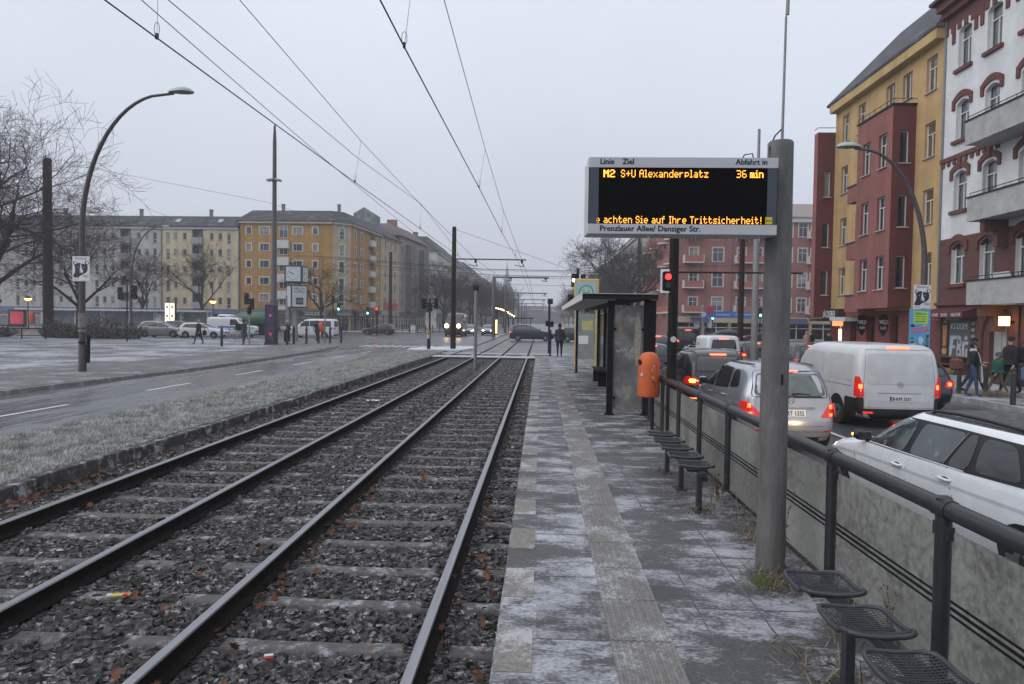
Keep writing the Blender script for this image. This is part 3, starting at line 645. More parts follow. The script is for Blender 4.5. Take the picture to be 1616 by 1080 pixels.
# ---- tram shelter
t = thing('tram_shelter', 'black framed tram shelter with a flat roof and scribbled glass side', 'shelter', (0, 0, PZ))
SHB = mat('shelter_frame', (.007, .007, .008), .55, var=.2, vs=10, spec=.2)
b = MB(); b.box((1.58, 20.2, 2.41), (1.48, 13.0, .07), bev=.02); b.box((1.58, 13.72, 2.40), (1.50, .05, .10)); b.build('roof', [mat('roof_edge', (.016, .016, .018), .6, spec=.2)], t)
b = MB(); b.box((1.58, 20.2, 2.458), (1.50, 13.1, .012), bev=.004); b.build('roof_frost', mat('roof_frost', (.42, .43, .46), .8), t)
b = MB(); b.box((.825, 20.2, 2.40), (.012, 13.0, .15)); b.build('fascia', mat('shelter_fascia', (.66, .65, .62), .5, var=.15), t)
b = MB()
for k in range(14): b.box((.90 + .045 * k, 20.1, 2.342), (.034, 12.6, .016))
b.build('soffit', mat('soffit_slats', (.60, .59, .56), .6, var=.1), t)
for x, y, wd in [(1.43, 14.0, .12), (2.16, 14.0, .12), (1.36, 25.5, .08), (2.16, 25.5, .10), (2.16, 17, .08), (2.16, 20, .08), (2.16, 23, .08)]:
    q = MB(); q.box((x, y, 1.18), (wd, .12, 2.36)); q.box((x, y, .01), (wd + .08, .18, .02)); q.build('post', SHB, t)
sg = mat('scribbled_glass', (.14, .135, .13), .3, var=.5, vs=2, frost=.35, fs=2, fcol=(.28, .27, .25))
b = MB(); b.box((1.80, 14.0, 1.18), (.60, .02, 2.12)); gp_ = b.build('side_glass', sg, t)
b = MB()
for (x, z, w_, h_, k) in [(1.63, 1.75, .05, .6, 0), (1.98, 1.55, .14, 1.0, 2), (1.98, .75, .08, .5, 3), (2.0, 2.17, .09, .04, 1)]:
    n = 14; b.plate([(x + w_ * .55 * math.cos(q) * random.uniform(.7, 1.1), z + h_ * .55 * math.sin(q) * random.uniform(.8, 1.1)) for q in [2 * math.pi * j / n for j in range(n)]], lambda a, c, off=0: Vector((a, 13.989 - off, c)), .001, k)
b.build('paint_smears', [mat('smear_orange', (.22, .155, .12), .5, var=.5, vs=8), mat('smear_red', (.26, .10, .10), .5, var=.5, vs=8), mat('smear_yellow', (.27, .25, .19), .45, var=.5, vs=30), mat('smear_blue', (.15, .18, .20), .5, var=.5, vs=8)], gp_)
b = MB(); text(b, 'wWall', .135, XZ(1.545, 13.985, 1.27)); text(b, 'wWall', .135, XZ(1.55, 13.985, 1.272)); b.build('lettering', mat('faded_white', (.62, .68, .68), .6), gp_)
b = MB()
for x, z in ((1.52, 1.75), (1.52, .35), (2.08, 1.75)): b.lathe([(.03, 0), (.03, .03)], (x, 13.99, z), 8, axis='y')
b.build('glass_clamp', SHB, t)
b = MB(); b.box((2.27, 14.02, 1.2), (.15, .10, 2.3)); b.build('side_panel', SHB, t)
b = MB(); b.box((2.19, 19.7, 1.25), (.02, 11.2, 1.9)); b.build('back_glass', mat('shelter_back', (.05, .05, .055), .2, var=.3), t)
b = MB(); b.box((2.10, 17.5, 1.2), (.10, 1.3, 2.0), bev=.01); b.box((2.10, 19.6, 1.2), (.10, 1.3, 2.0), bev=.01); o = b.build('poster_case', SHB, t)
b = MB(); b.box((2.045, 17.5, 1.25), (.006, 1.1, 1.7)); b.box((2.045, 19.6, 1.25), (.006, 1.1, 1.7), 1); b.parts('poster', [mat('poster_red', (.25, .03, .04), .4), mat('poster_dark', (.06, .07, .08), .4)], o)
t = thing('shelter_bench', 'dark bench with slatted seat inside the tram shelter', 'bench', (1.86, 21.0, PZ))
b = MB()
for k in range(5): b.box((-.16 + .08 * k, 0, .45), (.06, 2.2, .03), bev=.006)
b.build('seat', SHB, t)
for y in (-.9, .9): q = MB(); q.box((0, y, .22), (.3, .06, .44)); q.build('leg', SHB, t)
# ---- yellow stop sign frame with H, map case
YEL = mat('stop_yellow', (.50, .40, .16), .5, var=.1)
t = thing('tram_stop_sign', 'yellow stop frame topped by a green H sign behind the shelter', 'sign', (1.9, 28.6, PZ))
for x in (-.42, .42): q = MB(); q.box((x, 0, 1.25), (.09, .14, 2.5), bev=.01); q.build('post', YEL, t)
b = MB(); b.box((0, 0, 3.05), (1.02, .20, 1.28), bev=.03); hd = b.build('head', YEL, t)
b = MB(); b.box((-.02, -.105, 3.05), (.80, .012, 1.02)); pn = b.build('panel', mat('h_panel', (.35, .45, .52), .5), hd)
b = MB(); b.lathe([(.31, 0), (.31, .006)], (-.02, -.113, 3.12), 28, axis='y'); b.lathe([(.25, 0), (.25, .006)], (-.02, -.117, 3.12), 28, 1, axis='y'); b.box((-.02, -.112, 2.62), (.80, .008, .05), 2)
text(b, 'H', .42, XZ(-.02, -.124, 2.97), 0, 'CENTER'); b.build('h_disc', [mat('h_green', (.05, .30, .20), .5), mat('h_pale', (.40, .52, .40), .5), mat('h_red', (.6, .15, .12), .5)], pn)
b = MB(); b.box((0, 0, 1.3), (.72, .05, 1.9), bev=.01); cs = b.build('map_case', mat('map_paper', (.27, .29, .29), .3, var=.15, vs=3), t)
b = MB(); b.box((.05, -.028, 1.75), (.45, .004, .4)); b.box((-.1, -.028, 1.15), (.4, .004, .35), 1); b.parts('notice', [mat('notice_yellow', (.50, .45, .2), .5), WHITE], cs)
# ---------------------------------------------------------------- street lamps with bear posters
LAMPP = mat('lamp_paint', (.060, .053, .056), .55, .0, var=.2, vs=5)
def bear_poster(parent, x, y, z):
    b = MB(); b.box((x, y, z), (.594, .012, .841)); o = b.build('poster', mat('poster_white', (.62, .63, .66), .6, var=.04), parent)
    b = MB(); f = XZ(x, y - .0065, z)
    pl = lambda pts, mi, k: b.plate(pts, f, .0008 * k, mi)
    head = [(-.22, .10), (-.23, .17), (-.18, .205), (-.12, .19), (-.05, .205), (.01, .165), (.08, .17), (.14, .155), (.19, .15), (.235, .09), (.235, -.02), (.205, -.10), (.15, -.15), (.08, -.18), (.02, -.215), (-.04, -.245), (-.08, -.30), (-.26, -.30), (-.27, -.22), (-.21, -.12), (-.20, 0)]
    pl(head, 0, 1)
    for cx, cz, r in ((-.20, .19, .065), (.21, .20, .075)):
        pl([(cx + r * math.cos(a), cz + r * math.sin(a)) for a in [.5 * k for k in range(13)]], 0, 1.2); pl([(cx + .01 + r * .62 * math.cos(a), cz + .005 + r * .62 * math.sin(a)) for a in [.5 * k for k in range(13)]], 1, 1.8)
    pl([(-.02, .155), (.012, .15), (.025, .02), (.075, -.06), (.07, -.13), (.01, -.155), (-.05, -.13), (-.075, -.07), (-.03, .0)], 1, 2.4)
    pl([(-.045 + .035 * math.cos(a), -.075 + .028 * math.sin(a)) for a in [.6 * k for k in range(11)]], 0, 3)
    pl([(-.06, -.125), (.03, -.12), (.035, -.135), (-.02, -.15), (-.06, -.14)], 0, 3)
    for cx in (-.10, .09): pl([(cx + .018 * math.cos(a), .05 + .014 * math.sin(a)) for a in [.7 * k for k in range(9)]], 1, 3)
    text(b, 'Werbung?', .105, fplane((x, y - .008, z + .315), (1, 0, 0), (0, -1, 0)), 0, 'CENTER', .95)
    text(b, 'Nö!', .15, fplane((x + .17, y - .008, z - .295), (1, 0, 0), (0, -1, 0)), 0, 'CENTER', .9)
    b.plate([(-.26, -.33), (-.06, -.33), (-.06, -.39), (-.26, -.39)], f, .001, 2); b.plate([(.0, -.385), (.27, -.385), (.27, -.392), (.0, -.392)], f, .001, 0)
    b.build('bear_print', [mat('ink', (.02, .02, .025), .6), mat('poster_white', (.6, .6, .6)), mat('ink_pink', (.55, .40, .42), .6)], o)
def lamp(label, loc, rz, h, reach, scale=1., poster=None, lit=False, group='curved street lamps', thin=1.):
    t = thing('street_lamp', label, 'street lamp', loc, rz, group)
    pts = [(0, 0, 0), (0, 0, h * .30), (.01, 0, h * .46)]
    for k in range(1, 15):
        a = math.pi / 2 * k / 14 * .90; pts.append((reach * .84 * (1 - math.cos(a)), 0, h * .46 + h * .475 * math.sin(a)))
    x, _, z = pts[-1]; pts.append((reach * .93, 0, z + .09))
    n = len(pts); b = MB(); b.tube(pts, [(.105 - .062 * (i / (n - 1)) ** .8) * thin for i in range(n)], 12)
    b.lathe([(.125 * thin, 0), (.125 * thin, .9), (.105 * thin, .95)], n=14); b.build('mast', LAMPP, t, 50)
    b = MB(); hx, hz = reach, z + .13
    pr = [(-.42, .05), (-.32, .10), (-.1, .16), (.15, .17), (.34, .12), (.44, .03)]
    for i, (q, ww) in enumerate(zip([-.42, -.32, -.1, .15, .34, .44], [.06, .12, .20, .225, .16, .04])):
        for a in range(9):
            an = math.pi * a / 8; b.v.append((hx + q, ww * math.cos(an), hz + pr[i][1] * math.sin(an)))
    for i in range(5):
        for a in range(8): k = i * 9 + a; b.f.append((k, k + 1, k + 10, k + 9)); b.m.append(0)
    b.build('lamp_head', mat('lamp_shell', (.34, .40, .39), .4, var=.1), t, 60)
    b = MB()
    vs = [(hx + q, s * ww, hz - .005) for q, ww in zip([-.42, -.32, -.1, .15, .34, .44], [.06, .12, .20, .225, .16, .04]) for s in (1, -1)]
    b.add(vs + [(hx + .05, 0, hz - .07)], [(0, 2, 12), (2, 4, 12), (4, 6, 12), (6, 8, 12), (8, 10, 12), (10, 11, 12), (11, 9, 12), (9, 7, 12), (7, 5, 12), (5, 3, 12), (3, 1, 12), (1, 0, 12)])
    b.build('lamp_glass', WARM_E if lit else mat('lamp_lens', (.14, .14, .14), .3), t)
    return t
tl = lamp('curved street lamp on the left pavement with a bear poster at mid height', (-15.66, 22.72, .08), 0, 10.05, 3.45)
bear_poster(tl, .05, -.12, 3.50)
b = MB(); b.box((.09, -.10, 1.0), (.30, .10, .06)); b.tube([(.20, .0, .30), (.22, 0, 1.25)], .06, 8); b.build('pole_ashtray', BLACK, tl)
b = MB(); b.lathe([(.128, 1.5), (.128, 2.0)], n=14); b.lathe([(.129, 1.35), (.129, 1.45)], n=14, mi=0); b.build('sticker_band', mat('old_stickers', (.18, .17, .17), .8, var=.6, vs=18), tl)
tr_ = lamp('curved street lamp on the right pavement with a bear poster above a colourful event poster', (13.55, 24.8, -.12), math.pi, 8.95, 2.75)
# posters of the right lamp face the viewer: own top-level boards strapped to the mast
tb = thing('bear_poster', 'white poster with a black bear face strapped to the right street lamp', 'poster', (13.40, 24.62, 3.06)); bear_poster(tb, 0, 0, 0)
te = thing('event_poster', 'blue and lime event poster headed BERLIN strapped to the right street lamp', 'poster', (13.33, 24.60, 1.92))
b = MB(); b.box((0, 0, 0), (.72, .014, 1.40)); pb = b.build('board', mat('poster_blue', (.10, .33, .62), .5, var=.1), te)
b = MB(); f = XZ(0, -.0075, 0); b.plate([(-.22, .64), (.29, .62), (.27, .18), (-.21, .20)], f, .001, 0)
text(b, 'BERLIN', .125, XZ(-.17, -.010, .50), 1); b.plate([(-.17, .455), (.22, .45), (.22, .43), (-.17, .435)], f, .002, 1); b.plate([(-.17, .38), (.22, .375), (.22, .35), (-.17, .355)], f, .002, 2); b.plate([(-.17, .30), (.18, .295), (.18, .25), (-.17, .255)], f, .002, 2)
b.plate([(-.30, -.08), (.30, .0), (.31, -.06), (-.29, -.14)], f, .002, 3); b.plate([(-.29, .03), (.26, .09), (.27, .04), (-.28, -.02)], f, .002, 3)
for cx, cz, rx, rz_, c in [(-.25, .12, .09, .05, 1), (.05, -.38, .09, .15, 5), (-.22, -.55, .13, .07, 4), (.27, -.42, .06, .16, 6), (-.25, -.32, .06, .05, 6), (-.24, -.47, .07, .05, 1), (.25, -.58, .08, .06, 1), (.18, .13, .07, .03, 4), (.0, -.58, .06, .04, 3), (.28, -.24, .05, .06, 1)]:
    b.plate([(cx + rx * math.cos(a) * random.uniform(.75, 1.1), cz + rz_ * math.sin(a) * random.uniform(.75, 1.1)) for a in [math.pi * k / 7 for k in range(14)]], f, .002 + .0002 * c, c)
b.build('print', [mat('p_lime', (.38, .62, .08), .5), mat('ink', (.02, .02, .02)), mat('p_olive', (.12, .22, .04), .5), mat('p_red', (.62, .10, .10), .5), mat('p_yellow', (.65, .48, .08), .5), mat('p_paleblue', (.45, .62, .75), .5), mat('p_green', (.08, .20, .10), .5)], pb)
# small curved lamps further back, warm park lanterns
lamp('slim curved street lamp rising in front of the grey flats at the left', (-56.5, 92, .08), 0, 15.2, 5.0, thin=1.7)
lamp('short curved street lamp in front of the grey flats, its arm turned left', (-58.4, 99, .08), math.pi, 8.0, 2.6, thin=1.3)
LANT = glow('lantern_orange', (1, .42, .10), 7.0)
def lantern(label, loc):
    t = thing('park_lantern', label, 'lantern', loc, 0, 'lit orange lanterns')
    b = MB(); b.lathe([(.12, 0), (.07, .5), (.06, 3.5), (.09, 3.6)], n=8); b.build('mast', DARK, t)
    b = MB(); b.lathe([(.14, 3.6), (.34, 4.1), (.30, 4.2), (.05, 4.35)], n=10); b.build('hood', DARK, t)
    b = MB(); b.lathe([(.12, 3.63), (.40, 3.95), (.38, 4.02), (.1, 4.05)], n=10); b.build('lamp_glass', LANT, t)
lantern('lit orange lantern in front of the yellow flats', (-43.0, 88, .08)); lantern('lit orange lantern at the far left edge beside the dark tree', (-66.5, 86, .08))
# ---------------------------------------------------------------- masts and overhead wires
t = thing('light_mast', 'tall slim grey mast with two floodlights rising behind the purple column', 'mast', (-19.6, 49.5, .08))
b = MB(); b.lathe([(.27, 0), (.27, 3.2), (.20, 3.3), (.13, 14.8), (.12, 15.0), (.075, 15.9), (.06, 16.0)], n=16); b.build('mast', LAMPP, t, 40)
for s, l in ((-1, 0), (1, 0)):
    b = MB(); b.box((s * .32, -.1, 12.0), (.42, .5, .16), bev=.05, M=Matrix.Rotation(s * .18, 3, 'Y')); b.box((s * .1, 0, 11.95), (.3, .08, .08)); b.build('floodlight', mat('lamp_shell', (.2, .25, .25)), t)
tc_ = thing('advertising_column', 'square purple advertising column at the foot of the tall mast', 'ad column', (-19.45, 48.6, .08)); b = MB(); b.box((0, 0, 1.45), (.72, .62, 2.9), bev=.04); b.box((0, 0, .06), (.8, .7, .12)); ac = b.build('body', mat('column_purple', (.040, .024, .055), .45, var=.25, vs=4), tc_)
b = MB(); b.box((.03, -.315, 2.15), (.60, .01, 1.15)); b.box((.03, -.315, .85), (.60, .01, 1.15)); p_ = b.build('poster', mat('poster_violet', (.055, .032, .085), .4, var=.4, vs=3), ac)
b = MB()
for z in (2.1, .75): b.ball((.06, -.322, z), (.13, .01, .13), 10)
for z in (2.1, .75): b.ball((.06, -.328, z), (.05, .01, .05), 8, 1)
b.parts('poster_flower', [mat('flower_red', (.5, .06, .12), .5), mat('flower_pink', (.8, .4, .35), .5)], p_)
t = thing('clock_column', 'four sided street clock above a white optician sign on a post', 'clock', (-20.3, 56.0, .08))
b = MB(); b.box((-.1, 0, 1.3), (.35, .35, 2.6)); b.box((-.75, .1, 1.9), (.3, .3, 3.8), 0); b.build('post', GREY, t)
CK = mat('clock_frame', (.05, .055, .06), .5)
b = MB(); b.box((0, 0, 5.55), (1.50, 1.5, 1.42), bev=.02); b.box((-.45, 0, 6.4), (.25, .25, .3)); cb = b.build('clock_case', CK, t)
n1 = Vector((0, -1, 0)); u1 = Vector((1, 0, 0)); n2_ = Vector((1, 0, 0)); u2 = Vector((0, 1, 0))
DIAL = mat('dial', (.52, .55, .57), .4, var=.05)
for nn, uu in ((n1, u1), (n2_, u2)):
    o0 = Vector((0, 0, 5.55)) + nn * .752; b = MB(); b.add([o0 + uu * x + Vector((0, 0, z)) for x, z in ((-.6, -.58), (.6, -.58), (.6, .58), (-.6, .58))], [(0, 1, 2, 3)]); df = b.build('clock_face', DIAL, cb)
    b = MB(); f = fplane(o0, uu, nn)
    for k in range(12):
        a = k * math.pi / 6; c, s_ = math.cos(a), math.sin(a); b.add([f(.42 * s_ + q * c * .025 + e2 * s_, .42 * c - q * s_ * .025 + e2 * c, .006) for q, e2 in ((-1, 0), (1, 0), (1, .09), (-1, .09))], [(0, 1, 2, 3)])
    for a, L, wd in ((R(294), .26, .03), (R(300), .38, .022)):
        c, s_ = math.cos(a), math.sin(a); b.add([f(-s_ * .06 + c * wd, -c * .06 - s_ * wd, .01), f(s_ * L + c * wd, c * L - s_ * wd, .01), f(s_ * L - c * wd, c * L + s_ * wd, .01), f(-s_ * .06 - c * wd, -c * .06 + s_ * wd, .01)], [(0, 1, 2, 3)])
    b.build('clock_hands', BLACK, df)
b = MB(); b.box((.05, 0, 3.72), (1.34, 1.5, 1.92), rz=.6, bev=.02); sb = b.build('sign_case', CK, t)
n1 = Vector((math.sin(.6), -math.cos(.6), 0)); u1 = Vector((math.cos(.6), math.sin(.6), 0)); n2_ = -u1; u2 = -n1 * -1
o0 = Vector((.05, 0, 3.72)) + n1 * .752; b = MB(); b.add([o0 + u1 * x + Vector((0, 0, z)) for x, z in ((-.58, -.84), (.58, -.84), (.58, .84), (-.58, .84))], [(0, 1, 2, 3)])
o1 = Vector((.05, 0, 3.72)) - u1 * .672; b.add([o1 + n1 * x + Vector((0, 0, z)) for x, z in ((.6, -.84), (-.6, -.84), (-.6, .84), (.6, .84))], [(0, 1, 2, 3)]); sp_ = b.build('sign_panel', DIAL, sb)
b = MB(); f = fplane(o0, u1, n1)
text(b, 'BRILLEN', .25, fplane(o0 + Vector((0, 0, .56)), u1, n1), 0, 'CENTER', .95, .006); text(b, 'IN BERLIN', .25, fplane(o0 + Vector((0, 0, .30)), u1, n1), 0, 'CENTER', .78, .006)
b.plate([(-.28, -.10), (.32, -.10), (.32, -.66), (-.28, -.66)], f, .005); b.plate([(-.22, -.26), (-.02, -.26), (-.02, -.5), (-.22, -.5)], f, .008, 1); b.plate([(.04, -.26), (.24, -.26), (.24, -.5), (.04, -.5)], f, .008, 1)
b.build('lettering', [mat('slate_ink', (.05, .07, .08), .5), mat('slate_pale', (.16, .2, .22), .5)], sp_)
t = thing('brown_mast', 'tall brown mast among the bare trees at the left', 'mast', (-46.0, 62, .08)); b = MB(); b.lathe([(.43, 0), (.42, 4), (.36, 16.2), (.38, 16.3), (.2, 16.5)], n=12); b.build('mast', BROWN, t, 40)
WIRE = mat('wire_black', (.02, .02, .024), .5, var=0)
def wire(name, label, pts, r, seg=10, cat='wire'):
    P = []
    for (a, b_) in zip(pts, pts[1:]):
        for k in range(seg): q = k / seg; P.append(tuple(a[i] + (b_[i] - a[i]) * q for i in range(3)))
    P.append(pts[-1]); b = MB(); b.tube(P, [max(r, .00022 * p[1] + .002) if isinstance(r, float) else r for p in P], 5)
    return tag(b.build(name, WIRE), label, cat, 'overhead wires')
A_ = [(-4.98, -6, 5.5), (-4.88, 7.9, 5.5), (-4.80, 17.4, 5.5), (-4.55, 34.9, 5.52), (-4.43, 45.7, 5.55), (-4.4, 85, 5.6), (-4.2, 130, 5.6), (-4.5, 240, 5.6)]
D_ = [(-5.0, -6, 8.3), (-4.87, 4, 7.5), (-4.81, 10.7, 7.0), (-4.65, 17.4, 6.55), (-4.65, 26.2, 6.42), (-4.45, 45.7, 6.15), (-4.4, 85, 7.0), (-4.3, 130, 6.5), (-4.5, 240, 6.4)]
E_ = [(-1.9, -6, 5.5), (-1.80, 8.8, 5.5), (-1.67, 18, 5.5), (-1.58, 26.9, 5.5), (-1.36, 39, 5.52), (-1.40, 85, 5.6), (-1.5, 130, 5.6), (-1.4, 240, 5.6)]
F_ = [(-1.9, -6, 8.3), (-1.68, 4, 7.5), (-1.58, 10.75, 7.0), (-1.52, 18, 6.51), (-1.52, 26.9, 6.33), (-1.30, 45.7, 6.05), (-1.4, 85, 7.0), (-1.5, 130, 6.5), (-1.4, 240, 6.4)]
wire('contact_wire', 'thick overhead wire above the far track', A_, .010); wire('messenger_wire', 'upper carrying wire above the far track, meeting the others at the mast', D_, .007)
wire('contact_wire', 'thick overhead wire above the platform side track', E_, .010); wire('messenger_wire', 'rightmost wire in the sky, carrying wire above the platform side track', F_, .007)
wire('feeder_wire', 'overhead wire crossing the far track wire beside the tall grey mast', [(-5.3, -4, 6.3), (-5.49, 9.2, 6.3), (-5.74, 14.75, 6.3), (-5.87, 17.9, 6.3), (-6.12, 26.6, 6.3), (-6.2, 45, 6.0), (-6.2, 88, 6.3), (-6.2, 240, 6)], .007)
wire('feeder_wire', 'overhead wire running between the crossing wire and the carrying wire of the far track', [(-5.35, -4, 6.3), (-5.12, 9.2, 6.3), (-4.94, 18.2, 6.3), (-4.57, 25.7, 6.38), (-5.9, 45.6, 7.0)], .007)
wire('feeder_wire', 'faint thin wire slanting across the sky behind the left lamp', [(-60, 88, 21.5), (-44, 108, 20.5), (-30, 150, 18)], .02)
wire('stay_wire', 'thin stay running from the top of the near dark mast to the right', [(-5.8, 45.7, 8.1), (6, 80, 7.2), (18, 100, 11)], .006)
for k, (y, z) in enumerate([(62, 6.6), (66, 7.0), (71, 7.4), (78, 7.0), (84, 7.6), (92, 8.2), (100, 7.4)]):
    wire('span_wire', 'thin span wire across the far street junction', [(-24, y, z + 1.2), (-6, y, z), (4, y, z - .1), (19, y + 4, z + 1.0)], .006)
droppers = [(A_, D_, 8.5), (A_, D_, 17.4), (A_, D_, 26.2), (A_, D_, 37), (E_, F_, 8.8), (E_, F_, 18), (E_, F_, 26.9), (E_, F_, 37)]
def on(L, y):
    for a, b_ in zip(L, L[1:]):
        if a[1] <= y <= b_[1]: q = (y - a[1]) / (b_[1] - a[1]); return Vector([a[i] + (b_[i] - a[i]) * q for i in range(3)])
for lo, hi, y in droppers:
    b = MB(); p, q = on(lo, y), on(hi, y); b.tube([p, q], .003, 4); L = (q - p).length
    b.tube([p + Vector((.0 + .035 * math.sin(a), 0, .11 - .085 * math.cos(a))) for a in [2 * math.pi * k / 12 for k in range(13)]], .004, 4); b.box(p + Vector((0, 0, .02)), (.03, .04, .07))
    tag(b.build('wire_dropper', WIRE), 'thin dropper with a small loop between %s wires %s' % ('far track' if lo is A_ else 'platform track', {8.5: 'near the top edge left', 8.8: 'near the top edge centre', 17.4: 'above the corner house', 18: 'halfway down the sky'}.get(y, 'close to the dark mast' if y > 30 else 'before the dark mast')), 'dropper', 'wire droppers')
def tram_mast(label, loc, h, arm, az, r=.16, m=BROWN, armr=.05):
    t = thing('catenary_mast', label, 'mast', loc, 0, 'tram masts along the median'); b = MB(); b.lathe([(r * 1.1, -.1), (r, 1.5), (r * .82, h - .1), (r * .6, h)], n=12); b.build('mast', m, t, 40)
    if arm:
        b = MB(); b.tube([(-.2 if az < h else -3, 0, az), (arm, 0, az - .02)], armr, 6)
        b.build('arm', mat('arm_grey', (.06, .08, .085), .5), t)
        b = MB()
        for x in (arm * .30, arm * .94):
            b.tube([(x, 0, az), (x + .1, 0, az - .45)], armr * .5, 5); b.tube([(x - .5, 0, az - .38), (x + .15, 0, az - .48)], armr * .45, 5); b.lathe([(armr * 1.5, -.1), (armr * 1.5, .1)], (x, 0, az - .15), 6)
        b.build('insulator', BLACK, t)
    return t
tram_mast('near black tram mast on the snowy island with a long arm over both tracks', (-5.86, 45.7, .08), 8.2, 4.85, 6.05, .17)
GM = mat('mast_grey', (.07, .07, .078), .5, var=.15)
tram_mast('second tram mast on the median, grey with an arm to both sides', (-6.0, 87, 0), 7.7, 7.0, 7.6, .26, GM, .11)
for i, (y, nm) in enumerate([(118, 'third'), (152, 'fourth'), (186, 'fifth'), (222, 'sixth'), (258, 'seventh'), (300, 'eighth')]):
    tram_mast('%s tram mast down the median, fading into the haze' % nm, (-6.1, y, 0), 8.2, 7.2, 6.9, .22, GM, .10)
for i, (x, y, h, l) in enumerate([(13.0, 45, 9.5, 'tall brown mast on the right pavement behind the departure board'), (18.5, 131, 20, 'dark mast behind the bare tree on the right'), (-25.5, 115, 13.5, 'dark slim mast in front of the cream house at the corner')]):
    t = thing('brown_mast', l, 'mast', (x, y, -.1)); b = MB(); b.lathe([(.2 if y < 60 else .3, 0), (.16 if y < 60 else .26, h)], n=10); b.build('mast', BROWN, t, 40)
t = thing('grey_mast', 'slim grey mast behind the departure board, left of its pole', 'mast', (7.72, 25, -.3)); b = MB(); b.lathe([(.13, 0), (.11, 6), (.06, 6.6), (.05, 9.3)], n=10); b.build('mast', GREY, t, 40)
# ---------------------------------------------------------------- signals, signs, bollards
def sigpost(label, loc, h, heads, r=.055, m=GREY, rz=0):
    t = thing('traffic_light', label, 'traffic light', loc, rz); b = MB(); b.lathe([(r, 0), (r, h)], n=8); b.build('mast', m, t)
    for (x, z, a, lit, n, rr) in heads: signal_head(t, (x, -.06, z), a, lit, n, rr)
    return t
sigpost('grey post with a small black tram signal between the tracks', (-2.90, 30.45, -.16), 3.65, [(0, 3.62, 0, None, 1, .10)], .075)
sigpost('black twin traffic light on the grass beside the snowy island', (-7.35, 45.1, .06), 3.4, [(-.36, 3.05, .9, None, 3, .10), (.36, 3.05, -.9, None, 3, .10), (0, 2.8, 0, None, 2, .12)], .06, DARK)
t = thing('marker_bollard', 'striped marker post in front of the snowy island', 'bollard', (-7.32, 44.4, .06)); b = MB(); b.lathe([(.085, 0), (.085, .75)], n=10); b.lathe([(.085, .75), (.085, 1.0)], n=10, mi=1); b.lathe([(.11, 1.0), (.13, 1.12), (.05, 1.3)], n=10, mi=2); b.build('post', [DARK, LIGHTG, mat('mustard', (.30, .19, .06), .6)], t)
sigpost('traffic light cluster with white bar signals above the tram shelter roof', (2.05, 38.5, .1), 4.9, [(-.22, 4.25, 0, (1, WHITE_E), 3, .11), (.30, 4.2, 0, (1, WHITE_E), 3, .11), (-.35, 3.1, .6, None, 3, .10), (.06, 2.9, 0, (0, SIG_R), 3, .1), (.5, 2.75, -.7, None, 2, .1)], .08, DARK)
sigpost('slim post with a small black tram signal at the platform end', (.55, 43.5, 0), 3.3, [(.05, 3.3, 0, None, 1, .14), (-.1, 1.9, .3, None, 2, .07), (.15, 1.85, -.3, None, 2, .07)], .07, DARK)
sigpost('traffic light with an orange hood standing beside the tall grey mast', (-20.5, 47.3, .08), 3.4, [(-.18, 3.25, .4, None, 3, .12), (.16, 2.9, -.5, None, 3, .11), (0, 2.4, 0, None, 2, .1)], .06)
sigpost('lit green traffic light in front of the bare tree by the clock', (-24.6, 80, .08), 4.6, [(0, 4.2, 0, None, 3, .14), (.7, 3.4, 0, (2, GREEN_E), 3, .15)], .09, DARK)
sigpost('lit green traffic light before the shop awnings of the ochre house', (-23.5, 92, .08), 3.4, [(0, 3.1, 0, (2, GREEN_E), 3, .16)], .08, DARK)
sigpost('lit red traffic light at the corner of the ochre house', (-20.3, 84, .05), 3.3, [(0, 2.9, 0, (0, SIG_R), 3, .17)], .08, DARK)
sigpost('lit green traffic light in front of the pale shop front of the red house', (19.4, 78, 0), 3.3, [(0, 3.0, 0, (2, GREEN_E), 3, .15)], .07, DARK)
sigpost('lit green traffic light left of the concrete pole before the red house', (22.8, 72, 0), 3.6, [(0, 3.3, 0, (2, GREEN_E), 3, .15)], .07, DARK)
sigpost('dark traffic light beside the bakery corner', (19.6, 56, .0), 4.2, [(-.2, 3.8, .2, None, 3, .14), (.2, 2.6, .5, None, 3, .12)], .08, DARK)
sigpost('dark traffic lights behind the left lamp poster post', (-31, 50, .08), 4.2, [(-.5, 3.6, .5, None, 3, .14), (.55, 3.7, 0, None, 3, .16)], .05, DARK)
t = thing('direction_sign', 'blue direction sign boards with a red round sign at the red house', 'sign', (17.8, 76, 0))
b = MB(); b.tube([(0, 0, 0), (0, 0, 3.9)], .06, 6); b.tube([(5.4, 0, 0), (5.4, 0, 3.5)], .06, 6); b.build('post', GREY, t)
b = MB(); b.box((3.1, -.1, 3.05), (6.0, .05, .72)); o = b.build('board', mat('sign_blue', (.05, .13, .42), .5), t)
b = MB(); b.box((2.2, -.13, 3.05), (1.6, .01, .12)); b.box((4.6, -.13, 3.1), (2.2, .01, .12)); b.lathe([(.28, 0), (.28, .01)], (.1, -.14, 3.05), 14, axis='y'); b.build('board_marks', mat('sign_pale', (.35, .42, .6), .5), o)
b = MB(); b.lathe([(.42, 0), (.42, .03)], (.8, -.2, 3.55), 18, axis='y'); b.build('round_sign', mat('sign_red', (.35, .03, .05), .5), t)
def bollard(mb): mb.lathe([(.07, 0), (.065, .78), (.075, .80), (.075, .86), (.05, .92), (.04, .94), (.06, .98), (.03, 1.03)], n=10)
bm = None
def put_bollards(lst, group, r=1.):
    global bm
    for x, y, z, l in lst:
        if bm is None: b = MB(); bollard(b); o = b.build('bollard', mat('bollard_black', (.03, .028, .03), .6, var=.2)); bm = o.data
        else: o = put('bollard', bm)
        o.location = (x, y, z); o.scale = (r, r, r); tag(o, l, 'bollard', group)
